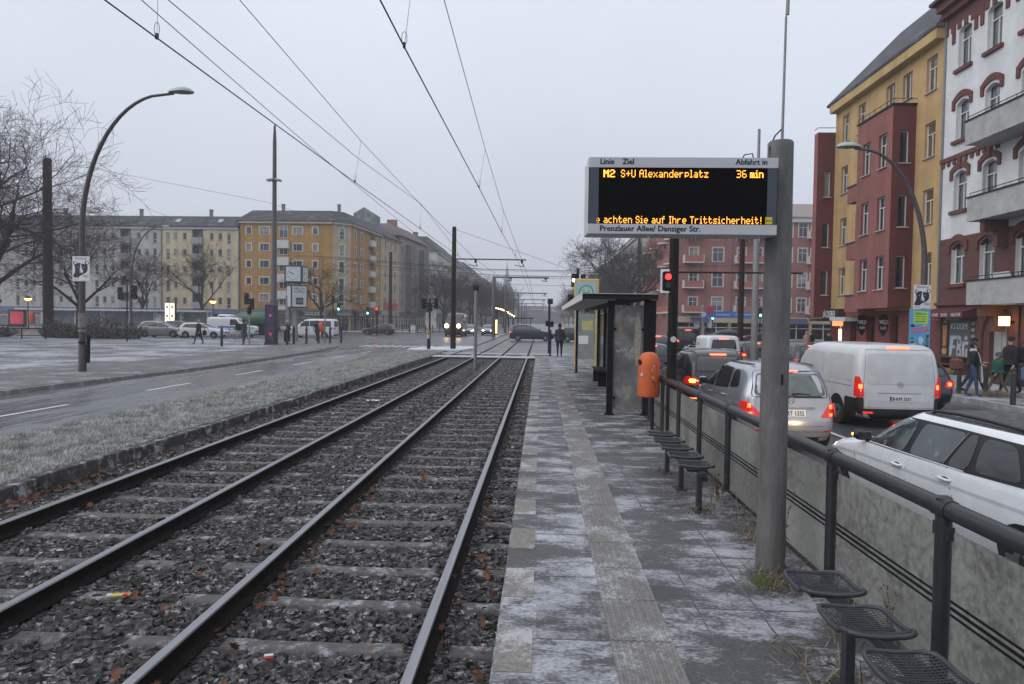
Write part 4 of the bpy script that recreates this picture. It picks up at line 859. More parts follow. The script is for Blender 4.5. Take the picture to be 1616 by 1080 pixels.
put_bollards([(13.55, 22.6, -.12, 'black bollard left of the woman with the white scarf'), (14.2, 22.3, -.12, 'black bollard standing in the dry grass tuft'), (13.1, 19.4, -.12, 'black bollard next to the bicycle at the right edge'), (13.3, 26, -.12, 'black bollard hidden behind the white van')], 'bollards on the right kerb')
put_bollards([(-21.2, 44.6, .08, 'short dark bollard left of the purple column')], 'bollards at the left corner', 1.25)
put_bollards([(-18.3, 48.6 + .0, .08, 'first bollard right of the woman in the pale hat')] + [(-18.3 + .55 * k, 50.0 + 1.15 * k, .08, l) for k, l in enumerate(['second bollard from the woman in the pale hat', 'third bollard from the woman in the pale hat', 'bollard in front of the orange bin at the left corner', 'second last bollard at the left kerb corner', 'last bollard at the left kerb corner'])], 'bollards at the left corner', 1.3)
for k in range(9): put_bollards([(-19.5 - .15 * k + k * .9, 101 + 2.6 * k, .08, 'thin bollard in the row on the far pavement corner')], 'bollards on the far corner', 1.2)
t = thing('litter_bin', 'orange bin on a post at the left corner behind the bollards', 'bin', (-17.95, 55.2, .08)); b = MB(); b.lathe([(.18, .8), (.22, .85), (.22, 1.4), (.17, 1.58), (.05, 1.65)], n=14); b.build('bin_body', ORANGE, t, 40); b = MB(); b.tube([(.28, .1, 0), (.28, .1, 4.8)], .06, 8); b.build('bracket_post', GREY, t)
t = thing('litter_bin', 'orange bin at the far left edge by the blue shop fronts', 'bin', (-73, 95, .08)); b = MB(); b.lathe([(.4, .6), (.45, .7), (.45, 1.8), (.35, 2.2), (.1, 2.35)], n=12); b.build('bin_body', ORANGE, t, 40); b = MB(); b.tube([(.5, .1, 0), (.5, .1, 1.6)], .06, 6); b.build('bracket_post', GREY, t)
t = thing('light_box', 'tall backlit advertising box in front of the yellow flats', 'ad box', (-49.8, 90, .08)); b = MB(); b.box((0, 0, 1.9), (1.5, .4, 3.9), bev=.05); b.build('case', DARK, t)
LB = mat('light_box_face', (.5, .47, .4), .4, var=.25, vs=.9, emit=(1, .92, .72), es=1.1)
b = MB(); b.box((-.35, -.21, 1.9), (.62, .02, 3.7)); b.box((.35, -.21, 1.9), (.62, .02, 3.7)); q = b.parts('lit_panel', LB, t)
b = MB()
for x in (-.35, .35):
    for z in (3.2, 2.0, 1.2): b.box((x, -.225, z), (.25, .008, .35))
    b.box((x, -.225, 1.6), (.6, .008, .06))
b.build('panel_print', mat('print_tan', (.45, .38, .25), .5), q)
t = thing('tram_shelter', 'long glass tram shelter with a red lit poster in front of the blue shop fronts', 'shelter', (-61, 96, .08))
b = MB(); b.box((-.5, 0, 2.75), (28, 2.0, .22)); b.build('roof', LIGHTG, t)
for k in range(8): b = MB(); b.box((-14 + 3.9 * k, 0, 1.3), (.16, .16, 2.7)); b.build('post', LIGHTG, t)
b = MB()
for k in range(7):
    if k not in (0,): b.box((-12.05 + 3.9 * k, .5, 1.5), (3.6, .04, 2.1))
b.build('pane', mat('shelter_pane', (.10, .13, .15), .1, var=.5, vs=.5), t)
b = MB(); b.box((-14.6, -.3, 1.35), (2.6, .2, 2.5)); o = b.build('poster_case', DARK, t); b = MB(); b.box((-14.6, -.42, 1.45), (2.0, .02, 1.8)); b.build('poster', mat('red_lit', (.5, .05, .07), .5, var=.5, vs=1.2, emit=(.8, .05, .08), es=.12), o)
b = MB()
for x in (-11, 0, 9.5): b.box((x, -.9, 2.72), (.8, .1, .14))
b.parts('shelter_lamp', WHITE_E, t)
b = MB(); b.box((7.0, -.3, 1.3), (2.4, .1, 2.2)); b.build('poster_board', mat('poster_mixed', (.30, .36, .38), .5, var=.7, vs=1.6), t)
# lit stop on the far median
t = thing('stop_kiosk', 'lit yellow stop column on the far median', 'sign', (-6.6, 100, 0)); b = MB(); b.box((0, 0, 1.9), (.7, .5, 3.8)); b.build('case', DARK, t); b = MB(); b.box((.1, -.27, 1.2), (.35, .04, 2.0)); b.box((-.15, -.27, 3.1), (.2, .04, 1.1)); b.parts('lit_panel', glow('kiosk_glow', (1, .8, .35), 2.2), t)
t = thing('tram_shelter', 'far tram shelter under a curved string of warm lights', 'shelter', (-3.8, 125, 0)); b = MB(); b.box((0, 0, 2.6), (5, 6, .2)); b.box((-2, 0, 1.3), (.15, .15, 2.6)); b.box((2, 0, 1.3), (.15, .15, 2.6)); b.build('frame', DARK, t)
b = MB()
for k in range(12): b.ball((-5.0 + .36 * k, -1, 4.4 - .13 * k + .35 * math.sin(k * .3)), .13, 6)
b.parts('string_light', WARM_E, t)
t = thing('platform_end_post', 'dark post and low barrier where the platform ends', 'post', (.55, 37.0, PZ)); b = MB(); b.tube([(0, 0, 0), (0, 0, 1.45)], .055, 8); b.build('post', DARK, t); b = MB(); b.box((.95, .4, -.08), (1.9, .06, .1)); b.build('low_bar', DARK, t)
# ---------------------------------------------------------------- vehicles
class Shell:
    """car body as a stack of rounded plan outlines; side()/end() give points on it"""
    def __init__(s, lv, bow=.05, bf=.12, bb=.06, rf=.35, rr=.22):
        s.bow, s.bf, s.bb, s.rf, s.rr = bow, bf, bb, rf, rr
        a = np.array(lv, float); k = len(a); o = []
        for i in range(k - 1):
            p0, p1, p2, p3 = a[max(i - 1, 0)], a[i], a[i + 1], a[min(i + 2, k - 1)]
            for t in np.linspace(0, 1, 5)[:-1]:
                m1 = (p2 - p0) * .35; m2 = (p3 - p1) * .35; h = (2 * t**3 - 3 * t**2 + 1) * p1 + (t**3 - 2 * t**2 + t) * m1 + (-2 * t**3 + 3 * t**2) * p2 + (t**3 - t**2) * m2; o.append(h)
        o.append(a[-1]); s.d = np.array(o); s.yc = 0; s.half = max(a[:, 1].max(), -a[:, 2].min())
        s.d[:, 0] = np.maximum.accumulate(s.d[:, 0] + np.arange(len(s.d)) * 1e-6)
    def at(s, z): return [float(np.interp(z, s.d[:, 0], s.d[:, i])) for i in (1, 2, 3)]
    def deform(s, x, y, hw):
        q = (y - s.yc) / s.half; hw = max(hw, .05)
        return x * (1 - s.bow / hw * q * q), y + (s.bb * (x / hw)**2 * min(1, max(-q, 0)) - s.bf * (x / hw)**2 * min(1, max(q, 0)))
    def radii(s, yf, yr, hw):
        m = min(hw * .85, (yf - yr) * .45); return min(s.rf, m), min(s.rr, m)
    @staticmethod
    def ci(d, r): return 0 if d >= r else r - math.sqrt(max(r * r - (r - max(d, 0))**2, 0))
    def side(s, sg):
        def f(y, z, off=0):
            yf, yr, hw = s.at(z); rf, rr = s.radii(yf, yr, hw); x = hw - max(s.ci(yf - y, rf), s.ci(y - yr, rr)); x, y2 = s.deform(x, y, hw); return Vector((sg * (x + off), y, z))
        return f
    def end(s, sg):
        def f(x, z, off=0):
            yf, yr, hw = s.at(z); rf, rr = s.radii(yf, yr, hw); x = max(-hw, min(hw, x))
            y = yf - s.ci(hw - abs(x), rf) if sg > 0 else yr + s.ci(hw - abs(x), rr); xx, y = s.deform(x, y, hw); return Vector((xx, y + sg * off, z))
        return f
    def mesh(s, mb, mi=0, roof=None):
        N = None; n0 = len(mb.v)
        for z, yf, yr, hw in s.d:
            rf, rr = s.radii(yf, yr, hw); P = []
            for i in range(7): P.append((-(hw - rr) + 2 * (hw - rr) * i / 6, yr))
            for i in range(1, 5): a = math.pi / 2 * i / 5; P.append((hw - rr + rr * math.sin(a), yr + rr - rr * math.cos(a)))
            for i in range(13): P.append((hw, yr + rr + (yf - rf - yr - rr) * i / 12))
            for i in range(1, 5): a = math.pi / 2 * i / 5; P.append((hw - rf + rf * math.cos(a), yf - rf + rf * math.sin(a)))
            for i in range(7): P.append((hw - rf - 2 * (hw - rf) * i / 6, yf))
            for i in range(1, 5): a = math.pi / 2 * i / 5; P.append((-(hw - rf) - rf * math.sin(a), yf - rf + rf * math.cos(a)))
            for i in range(13): P.append((-hw, yf - rf - (yf - rf - yr - rr) * i / 12))
            for i in range(1, 5): a = math.pi / 2 * i / 5; P.append((-hw + rr - rr * math.cos(a), yr + rr - rr * math.sin(a)))
            N = len(P); mb.v += [(*s.deform(x, y, hw), z) for x, y in P]
        L = len(s.d)
        for i in range(L - 1):
            for j in range(N): mb.f.append((n0 + i * N + j, n0 + i * N + (j + 1) % N, n0 + i * N + N + (j + 1) % N, n0 + i * N + N + j)); mb.m.append(2 if roof and s.d[i][0] > roof else mi)
        c = len(mb.v); z, yf, yr, hw = s.d[-1]; mb.v.append((0, (yf + yr) / 2, z + .012))
        for j in range(N): mb.f.append((n0 + (L - 1) * N + j, n0 + (L - 1) * N + (j + 1) % N, c)); mb.m.append(2 if roof else mi)
        mb.f.append(tuple(n0 + j for j in range(N - 1, -1, -1))); mb.m.append(mi)
def panel(mb, fn, poly, off=.004, mi=0, rnd=2, rings=3):
    P = [Vector(p) for p in poly]
    Q = []
    for i in range(len(P)):
        a, b = P[i], P[(i + 1) % len(P)]; k = max(2, int((b - a).length / .12)); Q += [a.lerp(b, j / k) for j in range(k)]
    for _ in range(rnd): Q = [q for i in range(len(Q)) for q in (Q[i].lerp(Q[(i + 1) % len(Q)], .25), Q[i].lerp(Q[(i + 1) % len(Q)], .75))] if _ == 0 else [(Q[i - 1] + Q[i] * 2 + Q[(i + 1) % len(Q)]) / 4 for i in range(len(Q))]
    c = sum(Q, Vector((0, 0))) / len(Q); n = len(Q); o = len(mb.v)
    mb.v += [tuple(fn(p.x, p.y, -.004)) for p in Q]
    for r in range(rings): k = 1 - r / rings; mb.v += [tuple(fn(c.x + (p.x - c.x) * k, c.y + (p.y - c.y) * k, off)) for p in Q]
    mb.v.append(tuple(fn(c.x, c.y, off)))
    for r in range(rings):
        for j in range(n): mb.f.append((o + r * n + j, o + r * n + (j + 1) % n, o + r * n + n + (j + 1) % n, o + r * n + n + j)); mb.m.append(mi)
    e_ = o + rings * n
    for j in range(n): mb.f.append((e_ + j, e_ + (j + 1) % n, e_ + n)); mb.m.append(mi)
def rect(a0, b0, a1, b1): return [(a0, b0), (a1, b0), (a1, b1), (a0, b1)]
def seam(mb, fn, pts, w_=.008, mi=0, off=.0015):
    for (a0, b0), (a1, b1) in zip(pts, pts[1:]):
        k = max(1, int(math.hypot(a1 - a0, b1 - b0) / .15)); L = math.hypot(a1 - a0, b1 - b0); na, nb = -(b1 - b0) / L * w_ / 2, (a1 - a0) / L * w_ / 2
        for j in range(k):
            p = [(a0 + (a1 - a0) * q / k, b0 + (b1 - b0) * q / k) for q in (j, j + 1)]
            mb.quad(fn(p[0][0] + na, p[0][1] + nb, off), fn(p[0][0] - na, p[0][1] - nb, off), fn(p[1][0] - na, p[1][1] - nb, off), fn(p[1][0] + na, p[1][1] + nb, off), mi)
CGL = mat('car_glass', (.018, .022, .025), .04, var=.3, vs=2, spec=.9, rnd=.001)
CGB = mat('car_glass_pale', (.075, .10, .10), .12, var=.5, vs=1.6, spec=.8, rnd=.001)  # paler glass colour; on the people carrier it paints in the reflections
TRIM = mat('car_trim', (.012, .012, .013), .5, var=.2)
TYRE = mat('tyre', (.018, .018, .018), .85, var=.3, vs=20); RIM = mat('rim', (.30, .31, .33), .35, .8, var=.1)
PLATE = mat('plate_white', (.66, .66, .66), .5, var=.05)
def paint(name, c, metal=.0, rough=.28, frost=0): return mat(name, c, rough, metal, var=.10, vs=3, coat=.5, frost=frost, fs=7, fcol=(.5, .5, .52), rnd=.001)
wheel_cache = {}
def wheels(t, sh, yw, r=.32, track=None):
    for y in yw:
        for sg in (-1, 1):
            hw = sh.at(.35)[2]; x = sg * (hw - .10)
            b = MB(); b.lathe([(r * .62, -.10), (r * .93, -.105), (r, -.07), (r, .07), (r * .93, .105), (r * .62, .10)], n=24, axis='x'); o = b.build('wheel', TYRE, t, 40, loc=(x, y, r))
            b = MB(); b.lathe([(r * .64, -.085), (r * .64, .09)], n=20, axis='x')
            for k in range(5):
                a = k * 1.2566; b.box((sg * .10, math.cos(a) * r * .34, math.sin(a) * r * .34), (.02, .07, r * .55), M=Matrix.Rotation(-a + math.pi / 2, 3, 'X'))
            b.lathe([(.06, -.09), (.06, .115)], n=10, axis='x'); b.build('rim', RIM, o, 40)
def plate(parent, fn, x, z, s, w_=.52):
    b = MB(); panel(b, fn, rect(x - w_ / 2, z - .06, x + w_ / 2, z + .06), .012, 0, 0, 1); o = b.build('number_plate', PLATE, parent)
    b = MB(); f = lambda a, c, off=0: fn(x + a, z + c, .016 + off)
    b.add([f(*p) for p in ((-w_ / 2 + .004, -.05), (-w_ / 2 + .044, -.05), (-w_ / 2 + .044, .05), (-w_ / 2 + .004, .05))], [(0, 1, 2, 3)], 1)
    [text(b, s, .115, lambda a, c, off=0: f(a + .018 + d, c - .042, .001 + d * .05), 0, 'CENTER', .84) for d in (0, .004)]; b.build('plate_text', [BLACK, mat('plate_blue', (.02, .05, .35), .5)], o)
def star(parent, fn, x, z, r):
    b = MB(); P = fn(x, z, .02)
    ring = [fn(x + r * math.cos(a), z + r * math.sin(a), .018) for a in [2 * math.pi * k / 20 for k in range(21)]]; b.tube(ring, .006, 5)
    for k in range(3): a = math.pi / 2 + k * 2.0944; b.tube([P, fn(x + r * math.cos(a), z + r * math.sin(a), .018)], [.009, .003], 5)
    b.build('emblem', mat('chrome', (.5, .5, .52), .15, 1, var=0), parent)
def tail(t, sh, sg, polyb, polys, bulbs, em=RED_E):
    b = MB(); panel(b, sh.end(-1), [(sg * x, z) for x, z in polyb], .010, 0, 1)
    if polys: panel(b, sh.side(sg), polys, .010, 0, 1)
    o = b.build('tail_light', REDL if bulbs else REDD, t, 40)
    b = MB()
    for q in bulbs: panel(b, sh.end(-1), [(sg * x, z) for x, z in q], .016, 0, 1, 2)
    if bulbs: b.parts('bulb', em, o)
def mirror(t, sh, y, z, m, sgs=(-1, 1), lit=None):
    for sg in sgs:
        p = sh.side(sg)(y, z); b = MB(); b.ball(p + Vector((sg * .13, -.02, .05)), (.115, .085, .075), 12); b.tube([p, p + Vector((sg * .1, -.02, .01))], .03, 6); o = b.build('wing_mirror', m, t, 60)
        b = MB(); b.box(p + Vector((sg * .13, -.095, .05)), (.17, .02, .11), bev=.03); b.build('mirror_glass', CGL, o)
        if lit: b = MB(); b.ball(p + Vector((sg * .205, .02, .05)), (.035, .05, .022), 8); b.build('indicator', lit, o)
def car_base(name, label, cat, loc, rz, lv, pm, yw, r, sh_kw, group=None):
    t = thing(name, label, cat, loc, rz, group); sh = Shell(lv, **sh_kw); return t, sh
def finish(t, sh, pm, yw, r, seams=(), roof=None, roofm=None):
    b = MB(); sh.mesh(b, 0, roof)
    for sg in (-1, 1):
        for p in seams: seam(b, sh.side(sg), p, .010, 1)
    body = b.build('body', [pm, TRIM, roofm or pm], t, 50)
    b = MB()
    for sg in (-1, 1):
        for y in yw: panel(b, sh.side(sg), [(y + (r + .035) * math.cos(a), max(r + (r + .035) * math.sin(a), .19)) for a in [2 * math.pi * k / 24 for k in range(24)]], .005, 0, 0)
    b.parts('wheel_arch', TRIM, t)
    wheels(t, sh, yw, r); return body
def glass(t, name, sh, fn, poly, m=CGL, trim=.03, roll=2):
    c = Vector((sum(p[0] for p in poly) / len(poly), sum(p[1] for p in poly) / len(poly)))
    if trim:
        b = MB(); P = [Vector(p) for p in poly]; n = len(P); out = []
        for i in range(n):
            a, q, d = P[i - 1], P[i], P[(i + 1) % n]; e1 = (q - a).normalized(); e2 = (d - q).normalized(); nn = Vector((e1.y, -e1.x)) + Vector((e2.y, -e2.x)); nn.normalize()
            if nn.dot(q - c) < 0: nn = -nn
            out.append(q + nn * trim * 1.2)
        panel(b, fn, out, .004, 0, roll); b.build(name + '_surround', TRIM, t, 60)
    b = MB(); panel(b, fn, poly, .008, 0, roll); return b.build(name, m, t, 60)
def handle(t, sh, sgs, spots, m):
    for sg in sgs:
        f = sh.side(sg)
        for y, z in spots:
            b = MB(); b.tube([f(y - .10, z, .0), f(y - .085, z, .03), f(y, z + .004, .042), f(y + .085, z, .03), f(y + .10, z, .0)], [.012, .016, .018, .016, .012], 8); panel(b, f, [(y + .07 * math.cos(a), z - .004 + .028 * math.sin(a)) for a in [.6 * k for k in range(10)]], .002, 1, 1, 1); b.build('door_handle', [m, TRIM], t, 60)
RZ = -.30
# --- silver hatchback in the near lane
SILV = paint('silver_paint', (.40, .415, .46), .55, .25)
lv = [(.17, 1.9, -1.92, .72), (.24, 2.04, -2.05, .82), (.42, 2.13, -2.13, .875), (.60, 2.12, -2.13, .89), (.76, 2.04, -2.08, .89), (.90, 1.78, -2.05, .885), (1.02, 1.05, -2.03, .865), (1.25, .58, -1.96, .80), (1.44, .20, -1.82, .725), (1.54, -.06, -1.68, .64), (1.585, -.3, -1.5, .48), (1.60, -.5, -1.25, .28)]
t, sh = car_base('silver_hatchback', 'silver hatchback waiting behind the concrete pole, brake lights lit', 'car', (4.52, 14.45, RZ), 0, lv, SILV, (1.30, -1.36), .31, dict(bow=.07, bf=.16, bb=.10, rf=.4, rr=.26))
finish(t, sh, SILV, (1.32, -1.38), .31, [[(1.02, .35), (1.05, .98)], [(-.02, .33), (-.02, 1.02)], [(-1.0, .62), (-.85, 1.02)], [(2.0, .66), (-2.0, .82)]])
for sg in (-1, 1):
    f = sh.side(sg); glass(t, 'front_side_window', sh, f, [(.85, 1.03), (.05, 1.05), (.02, 1.45), (.18, 1.43)], CGL); glass(t, 'rear_side_window', sh, f, [(-.07, 1.05), (-.95, 1.09), (-.92, 1.43), (-.10, 1.46)], CGL); glass(t, 'quarter_window', sh, f, [(-1.08, 1.11), (-1.52, 1.16), (-1.35, 1.40), (-1.06, 1.42)], CGL)
glass(t, 'rear_window', sh, sh.end(-1), [(-.70, 1.03), (.70, 1.03), (.60, 1.42), (-.60, 1.42)], CGB, .05)
glass(t, 'windscreen', sh, sh.end(1), [(-.72, 1.06), (.72, 1.06), (.60, 1.42), (-.60, 1.42)], CGL)
b = MB(); f = sh.end(-1); panel(b, f, rect(-.20, 1.455, .20, 1.475), .015, 0, 1, 1); b.build('brake_bar', RED_E, t)
b = MB(); b.tube([f(.02, 1.06, .02), f(.14, 1.075, .03), f(.36, 1.06, .03)], [.02, .012, .008], 6); b.build('rear_wiper', TRIM, t)
PB = [(.55, .66), (.80, .64), (.885, .68), (.885, .90), (.80, .91), (.72, .84)]
for sg in (-1, 1): tail(t, sh, sg, PB, [(-1.98, .66), (-1.86, .72), (-1.72, .84), (-1.84, .90), (-1.98, .90)], [rect(.75, .80, .84, .875), rect(.74, .675, .82, .72)])
star(t, f, 0, .95, .055); plate(t, f, 0, .73, 'B·RT 1332')
b = MB(); panel(b, f, rect(-.45, .80, .45, .835), .014, 0, 1); seam(b, f, [(-.78, .62), (-.62, .50), (.62, .50), (.78, .62)], .012, 0, .003); seam(b, f, [(-.80, .40), (.80, .40)], .012, 0, .003); b.build('tailgate_trim', mat('chrome_dull', (.25, .25, .26), .3, .7), t)
b = MB(); panel(b, f, rect(-.84, .395, -.62, .42), .012, 0, 1, 1); panel(b, f, rect(.62, .395, .84, .42), .012, 0, 1, 1); b.parts('reflector', REDD, t)
b = MB(); panel(b, f, rect(-.78, .19, .78, .30), .012, 0, 1); b.build('bumper_skirt', TRIM, t)
mirror(t, sh, .92, 1.02, SILV); handle(t, sh, (-1, 1), [(.18, .90), (-.80, .93)], SILV)
b = MB()
for sg in (-1, 1): b.tube([sh.side(sg)(y, 1.53, -.03) + Vector((0, 0, .035)) for y in (0.0, -.4, -.8, -1.2, -1.6)], .012, 6)
b.parts('roof_rail', TRIM, t)
b = MB(); b.box((0, -.35, 1.597), (.8, 1.0, .012), bev=.004); b.build('sunroof', CGL, t)
# --- white panel van
VW = paint('van_white', (.55, .56, .575), 0, .4)
lv = [(.22, 2.35, -2.42, .80), (.32, 2.5, -2.55, .92), (.55, 2.57, -2.57, .965), (.85, 2.52, -2.57, .968), (1.02, 2.25, -2.565, .965), (1.14, 1.75, -2.56, .958), (1.40, 1.25, -2.54, .935), (1.68, .85, -2.49, .89), (1.82, .58, -2.42, .82), (1.885, .35, -2.32, .68), (1.905, 0, -2.1, .4)]
t, sh = car_base('panel_van', 'white panel van with closed rear and lit brake lights beside the silver hatchback', 'van', (7.98, 18.0, RZ), 0, lv, VW, (1.6, -1.6), .34, dict(bow=.05, bf=.2, bb=.05, rf=.5, rr=.13))
finish(t, sh, VW, (1.62, -1.58), .34, [[(.72, .4), (.72, 1.7)], [(-.95, .4), (-.95, 1.72)], [(.7, .95), (-2.3, .95)]])
f = sh.end(-1); VG = paint('van_panel', (.49, .50, .51), 0, .45)
b = MB(); panel(b, f, [(-.78, 1.02), (.78, 1.02), (.70, 1.70), (-.70, 1.70)], .006, 0, 2); panel(b, f, [(-.72, .66), (.72, .66), (.72, .50), (-.72, .50)], .004, 0, 2); b.parts('tailgate_panel', VG, t, 60)
b = MB(); seam(b, f, [(-.80, .50), (-.82, 1.0), (-.74, 1.78), (.74, 1.78), (.82, 1.0), (.80, .50), (-.80, .50)], .010, 0, .004); seam(b, f, [(-.5, .82), (.5, .82)], .014, 0, .004); b.build('tailgate_seam', mat('seam_grey', (.2, .2, .2), .6), t)
for sg in (-1, 1):
    b = MB(); panel(b, sh.side(sg), [(.60, 1.06), (-.80, 1.06), (-.85, 1.66), (.55, 1.66)], .005, 0, 2); panel(b, sh.side(sg), [(-1.05, 1.06), (-2.30, 1.06), (-2.24, 1.66), (-1.05, 1.66)], .005, 0, 2); b.parts('side_panel', VG, t, 60)
    glass(t, 'cab_window', sh, sh.side(sg), [(1.45, 1.16), (.78, 1.12), (.78, 1.64), (.95, 1.62)])
    tail(t, sh, sg, [(.80, .74), (.955, .72), (.955, 1.18), (.90, 1.18), (.83, .98)], [(-2.50, .74), (-2.40, .74), (-2.42, 1.18), (-2.50, 1.18)], [rect(.845, .91, .92, 1.01)])
    b = MB(); panel(b, sh.side(sg), [(-2.50, .24), (-2.50, .70), (-1.98, .70), (-1.95, .24)], .008, 0, 1); b.build('bumper_side', TRIM, t)
b = MB(); panel(b, f, rect(-.90, .22, .90, .47), .020, 0, 1); panel(b, f, [(-.955, .3), (-.955, .72), (-.82, .72), (-.80, .3)], .010, 0, 1); panel(b, f, [(.955, .3), (.955, .72), (.82, .72), (.80, .3)], .010, 0, 1); b.build('bumper', TRIM, t)
b = MB(); panel(b, f, rect(-.82, .36, -.60, .40), .026, 0, 1, 1); panel(b, f, rect(.6, .36, .82, .40), .026, 0, 1, 1); b.parts('reflector', glow('red_dim', (1, .05, .03), .8), t)
b = MB(); panel(b, f, rect(-.24, 1.805, .24, 1.84), .02, 0, 1, 1); b.build('brake_bar', RED_E, t)
star(t, f, 0, 1.02, .065); plate(t, f, .03, .70, 'B·KM 3331'); mirror(t, sh, 1.35, 1.2, TRIM)
glass(t, 'windscreen', sh, sh.end(1), [(-.78, 1.2), (.78, 1.2), (.68, 1.7), (-.68, 1.7)])
# --- white estate car in the foreground
FAB = paint('frosty_white', (.72, .75, .78), 0, .42)
lv = [(.16, 2.15, -2.25, .70), (.24, 2.32, -2.38, .79), (.40, 2.42, -2.45, .845), (.56, 2.42, -2.45, .862), (.68, 2.36, -2.42, .866), (.78, 2.18, -2.40, .862), (.89, 1.60, -2.36, .848), (.95, 1.20, -2.30, .83), (1.15, .86, -2.12, .765), (1.32, .56, -1.90, .70), (1.41, .36, -1.74, .635), (1.452, .05, -1.6, .50), (1.468, -.3, -1.4, .3)]
t, sh = car_base('white_estate_car', 'frosted white estate car with dark roof rails next to the railing, cut by the frame', 'car', (4.87, 7.72, RZ), .031, lv, FAB, (1.25, -1.22), .31, dict(bow=.06, bf=.2, bb=.07, rf=.45, rr=.22))
t.scale = (.95, .95, .95)
finish(t, sh, FAB, (1.74, -1.84), .31, [[(1.18, .3), (1.22, .92)], [(.0, .28), (-.03, .94)], [(-.90, .62), (-.72, .94)], [(-.90, .62), (-.86, .3)]], 1.405, mat('roof_dark', (.045, .045, .05), .45, var=.25, vs=10, frost=.3, fs=14, fcol=(.32, .33, .35), rnd=.001))
b = MB()
for sg in (-1, 1):
    fs = sh.side(sg)
    seam(b, fs, [(1.9, .70), (1.0, .745), (-1.0, .765), (-2.0, .77)], .030, 0, .003)
b.parts('crease_shade', paint('crease_shade_white', (.50, .52, .55), 0, .5), t)  # flat darker strip paints the shade line of the body fold
FGL = mat('frosty_glass', (.045, .062, .066), .07, var=.45, vs=2.2, spec=.9, rnd=.001, frost=.12, fs=5, fcol=(.3, .33, .35))
for sg in (-1, 1):
    f = sh.side(sg)
    b = MB(); panel(b, f, [(1.12, .925), (.5, .925), (-1.0, .945), (-1.92, .975), (-1.86, 1.10), (-1.66, 1.335), (-.8, 1.35), (.0, 1.35), (.44, 1.335), (.76, 1.14)], .004, 0, 1, 4); b.build('window_surround', TRIM, t, 60)
    for nm, p, m_ in [('front_side_window', [(1.02, .948), (.08, .95), (-.03, 1.325), (.38, 1.318), (.68, 1.14)], FGL), ('rear_side_window', [(-.03, .96), (-.66, .965), (-.86, 1.325), (-.14, 1.325)], FGL), ('fixed_side_window', [(-.71, .96), (-1.05, .97), (-1.04, 1.325), (-.92, 1.328)], CGL), ('quarter_window', [(-1.13, .98), (-1.76, 1.0), (-1.56, 1.31), (-1.12, 1.325)], CGL)]:
        b = MB(); panel(b, f, p, .009, 0, 2); b.build(nm, m_, t, 60)
    b = MB(); seam(b, f, [(.86, .942), (-1.0, .955)], .012, 0, .010); seam(b, f, [(-.66, .97), (-.87, 1.33)], .016, 1, .012); b.build('frost_line', [mat('frost_white', (.6, .62, .65), .9), GREY], t)
    b = MB(); b.tube([f(y, z, -.05) + Vector((0, 0, dz)) for y, z, dz in [(-.02, 1.405, .0), (-.12, 1.41, .05), (-.5, 1.42, .055), (-1.0, 1.415, .055), (-1.5, 1.40, .05), (-1.66, 1.39, -.005)]], [.012, .018, .019, .019, .018, .012], 8); b.build('roof_rail', TRIM, t, 60)
glass(t, 'windscreen', sh, sh.end(1), [(-.70, .99), (.70, .99), (.58, 1.37), (-.58, 1.37)], FGL); glass(t, 'rear_window', sh, sh.end(-1), [(-.62, 1.0), (.62, 1.0), (.54, 1.3), (-.54, 1.3)])
mirror(t, sh, 1.02, .95, TRIM, lit=AMBER_E); handle(t, sh, (-1, 1), [(.16, .79), (-.74, .82)], FAB)
for sg in (-1, 1): tail(t, sh, sg, [(.6, .72), (.86, .70), (.86, .95), (.62, .9)], [(-2.26, .70), (-2.02, .74), (-2.08, .92), (-2.26, .96)], [rect(.7, .78, .82, .86)])
b = MB(); f = sh.end(1)
for sg in (-1, 1): panel(b, f, [(sg * x, z) for x, z in ((.50, .62), (.78, .64), (.80, .74), (.52, .70))], .012, 0, 1)
hl = b.parts('headlight', glow('headlamp', (1, .78, .42), 6), t)
for sg in (-1, 1):
    L = bpy.data.lights.new('headlamp_beam', 'SPOT'); L.energy = 55; L.spot_size = R(75); L.spot_blend = .8; L.color = (1, .68, .32); L.shadow_soft_size = .08
    o = bpy.data.objects.new('headlamp_beam', L); C.objects.link(o); o.parent = t; o.location = (sg * .64, 2.46, .66); o.rotation_euler = (R(86), 0, 0)
